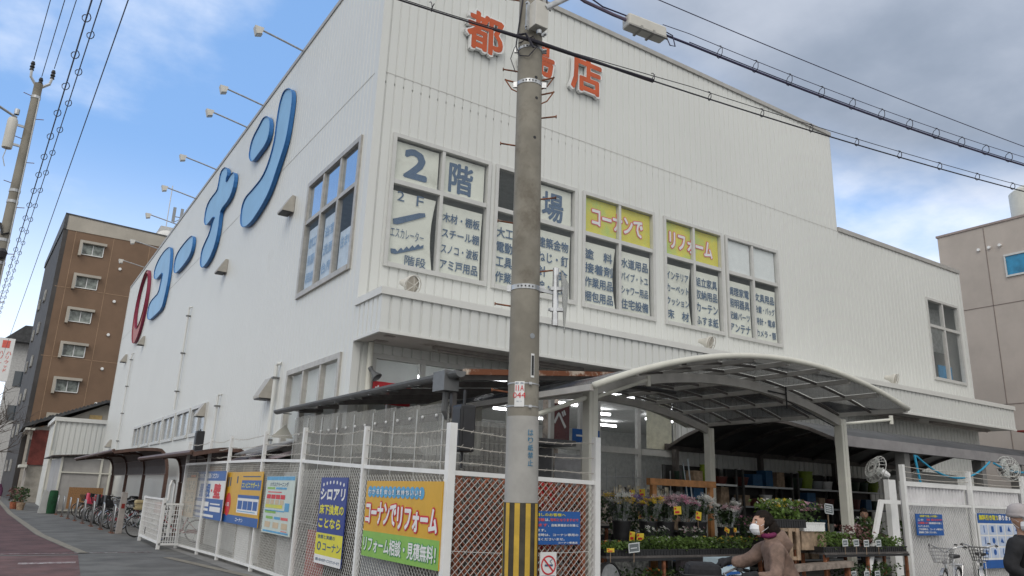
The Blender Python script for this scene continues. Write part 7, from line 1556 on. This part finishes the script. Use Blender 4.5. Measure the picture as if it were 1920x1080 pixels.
part('leg', B().box(q0.x, q0.x+.06, 8.2, 8.26, 0, q1.z), WOOD, cr); part('leg', B().box(q1.x-.06, q1.x, 8.2, 8.26, 0, q1.z), WOOD, cr)
tray('dark basket of tall yellow daisies on top of the slatted crate', (q0.x+q1.x)/2+.1, 8.25, q0.z+.005, .85, .36, .34, GREEN1, 'yw', ht=.13, n=380, leaf=.08, fn=42)
tray('white basket of pink flowers right of the yellow daisies', q1.x+.62, 8.35, q0.z-.05, .55, .34, .36, GREEN3, 'pl', ht=.14, n=240, leaf=.06, tm=WHITE, fn=46)
part('shelf_stand', B().box(q1.x+.3, q1.x+.95, 8.2, 8.5, .96, q0.z-.05), WOOD, cr)
bn = thing('plank_bench', 'weathered plank bench running behind the cyclist', 'bench', (11.3, 7.9, 0)); q = atY(1478, 1062, 7.9); q2 = atY(1598, 1042, 7.9); part('seat_plank', B().prism([(q.x, 7.88, q.z-.09), (q2.x, 7.88, q.z-.04), (q2.x, 7.88, q.z+.05), (q.x, 7.88, q.z)], (0, .22, 0)), mat('grey_weathered_plank', (.25, .205, .175), .8, var=.25, sc=8), bn)
for x in (q.x+.08, q2.x-.1): part('leg', B().box(x, x+.06, 7.92, 8.0, 0, q.z-.05), RUST, bn)
q = atY(1448, 1052, 7.7); b = B(); b.box(q.x-.02, q.x+.30, 7.66, 7.74, q.z-.07, q.z); o = simple('orange_board', 'orange wooden board end just behind the cyclist', 'board', b, ORWOOD)
af = thing('a_frame', 'white A-shaped steel prop leaning on the right fence', 'prop', (14.0, 8.2, 0)); T, Bm = atY(1655, 940, 8.25), atY(1614, 1072, 8.0); b = B(); b.beam((T.x-.05, 8.25, T.z), (Bm.x-.16, 7.95, 0), .11, .05, (0, 1, 0)); part('prop_bar', b, WHITE, af); b = B(); b.box(T.x-.1, 14.22, 8.22, 8.28, T.z-.04, T.z+.03); part('cross_bar', b, WHITE, af)
# shelving with merchandise along the shop wall
SHX = [(11.9, 13.4), (13.6, 15.6), (15.8, 17.8), (18.0, 20.0), (20.2, 22.2)]
r5 = random.Random(21)
GO = [('stack of nested lime green planters', 'planters', LIMEPLAST), ('stack of dark plastic pots', 'pots', BLACK), ('red brown storage tub', 'tub', mat('red_brown_tub', (.11, .025, .02), .5)), ('grey storage tub', 'tub', GREYBOX), ('white plastic bucket', 'bucket', WHITE), ('blue sack', 'sack', mat('blue_sack_cloth', (.02, .10, .22), .6)), ('dark green watering tub', 'tub', mat('green_tub', (.02, .05, .03), .5)), ('cream flowerpot', 'flowerpot', CREAM), ('brown soil sack', 'sack', WOOD)]
POSN = ['leftmost', 'second along', 'third along', 'rightmost']
SHN = ['', 'rack by the rear post', 'the rack behind the clerk', 'the rack behind the wall fan', 'the far right rack']
for si, (x0, x1) in enumerate(SHX):
    if si == 0: continue
    r = thing('display_shelf', f'dark steel display shelf, {SHN[si]}', 'shelf', ((x0+x1)/2, 13.5, 0), 'display shelves along the shop wall')
    for x in (x0, x1-.05): part('upright', B().box(x, x+.05, 13.2, 13.25, 0, 2.5), SHELFM, r); part('upright', B().box(x, x+.05, 13.75, 13.8, 0, 2.5), SHELFM, r)
    part('shade_backing', B().box(x0, x1, 13.81, 13.83, .1, 2.52), mat('shade_backing_black', (.03, .03, .03), .7), r)  # dark sheet added over the pale wall, stands in for shade under the canopy
    for k, z in enumerate((.3, 1.0, 1.6, 2.1)):
        part('shelf_board', B().box(x0+.05, x1-.05, 13.2, 13.8, z-.03, z), SHELFM, r); part('price_rail', B().box(x0+.05, x1-.05, 13.18, 13.198, z-.035, z+.01), TAGW if k % 2 else GREYBOX, r)
        for j in range(4):
            x = x0+.28+j*(x1-x0-.5)/3.2; g = GO[(si*5+k*3+j*2+r5.randint(0, 2)) % len(GO)]; w = r5.uniform(.14, .20); h = r5.uniform(.26, .46); b = B()
            if g[1] in ('sack',): b.prism([(x-w, 13.35, z), (x+w, 13.35, z), (x+w*.9, 13.35, z+h), (x-w*.9, 13.35, z+h)], (0, .3, 0))
            else:
                for q in range(3 if 'stack' in g[0] else 1): b.lathe((x, 13.5, z+q*h*.22), [(0, 0), (w*.75, 0), (w, h*.6), (w*1.06, h*.6), (w*1.06, h*.66), (w*.95, h*.66), (w*.7, .03), (0, .03)], 14)
            o = part(g[0].split()[-1].rstrip('s') if g[1] not in ('planters', 'pots') else 'pot_stack', b, g[2], auto=40); lv = ['bottom', 'second', 'third', 'top'][k]; tag(o, f'{g[0]}, {lv} board, {POSN[j]}, {SHN[si]}', g[1])
# wire racks of seedling packets in front of the shop wall
for i, x in enumerate((12.05, 12.95)):
    r = thing('wire_rack', ('wire rack against the shop wall, left of the pair', 'wire rack against the shop wall, right of the pair')[i], 'rack', (x, 13.4, 0), 'wire racks against the shop wall'); b = B()
    for z in (1.0, 1.35, 1.75, 2.15): b.tube([(x-.4, 13.3, z), (x+.4, 13.3, z)], .01, 5); b.tube([(x-.4, 13.6, z), (x+.4, 13.6, z)], .01, 5)
    for s in (-.4, .4):
        for y in (13.3, 13.6): b.tube([(x+s, y, 0), (x+s, y, 2.35)], .012, 5)
    part('wire_frame', b, GALV, r); b = B()
    for k in range(18): a, z = x-.36+(k % 6)*.14, (1.02, 1.37, 1.77)[k//6]; b.box(a, a+.09, 13.4, 13.43, z, z+.16+.04*(k % 2))
    part('seed_packet', b, mat('mixed_packets', (.40, .36, .28), .6, var=.8, sc=9), r)
bp = thing('bamboo_poles', 'thin bluish garden poles leaning by the rear canopy post', 'poles', (13.2, 12.0, 0)); b = B(); b.tube([(12.9, 12.0, 0), (12.95, 12.35, 2.6)], .015, 6); b.tube([(12.82, 12.0, 0), (12.80, 12.35, 2.5)], .012, 6); part('pole', b, mat('pale_blue_pole', (.40, .46, .50), .4), bp)
hu = thing('metal_cowl', 'white metal housing on the right fence line behind the netting', 'housing', (18, 11.5, 2)); b = B(); b.prism([(19.5, 11.0, 2.05), (21.9, 11.0, 2.05), (21.9, 11.0, 2.6), (19.8, 11.0, 2.64), (19.5, 11.0, 2.5)], (0, .6, 0)); part('housing', b, CLAD, hu); part('leg', B().box(19.6, 19.7, 11.2, 11.3, 0, 2.05), GALV, hu); part('leg', B().box(21.7, 21.8, 11.2, 11.3, 0, 2.05), GALV, hu)

# dark goods stored inside the lean-to, seen dimly through its sheets
for i, (y0, y1, h, lab) in enumerate(((9.7, 10.8, 2.2, 'dark stacked goods in the lean-to, nearest the street corner'), (10.95, 12.3, 1.8, 'dark stacked goods in the middle of the lean-to'), (12.45, 13.8, 2.3, 'dark stacked goods at the far end of the lean-to'))):
    r = thing('storage_rack', lab, 'rack', (5.9, y0, 0), 'racks inside the lean-to'); part('frame', B().box(5.5, 6.4, y0, y1, 0, .08).box(5.5, 6.4, y0, y1, h-.06, h), SHELFM, r)
    for k in range(4): z = .1+k*(h-.2)/4; part('bundle', B().box(5.55, 6.3, y0+.05+.03*k, y1-.04*k, z, z+(h-.2)/4-.05), mat('dim_bundle', (.10, .085, .075), .8, var=.5, sc=4), r)
b = B(); b.box(5.36, 5.44, 14.05, 15.6, 0, 2.7); simple('shade_panel', 'added dark panel in place of the shade behind the far lean-to sheets', 'panel', b, SHELFM)  # added dark sheet, its colour stands in for shade inside the lean-to
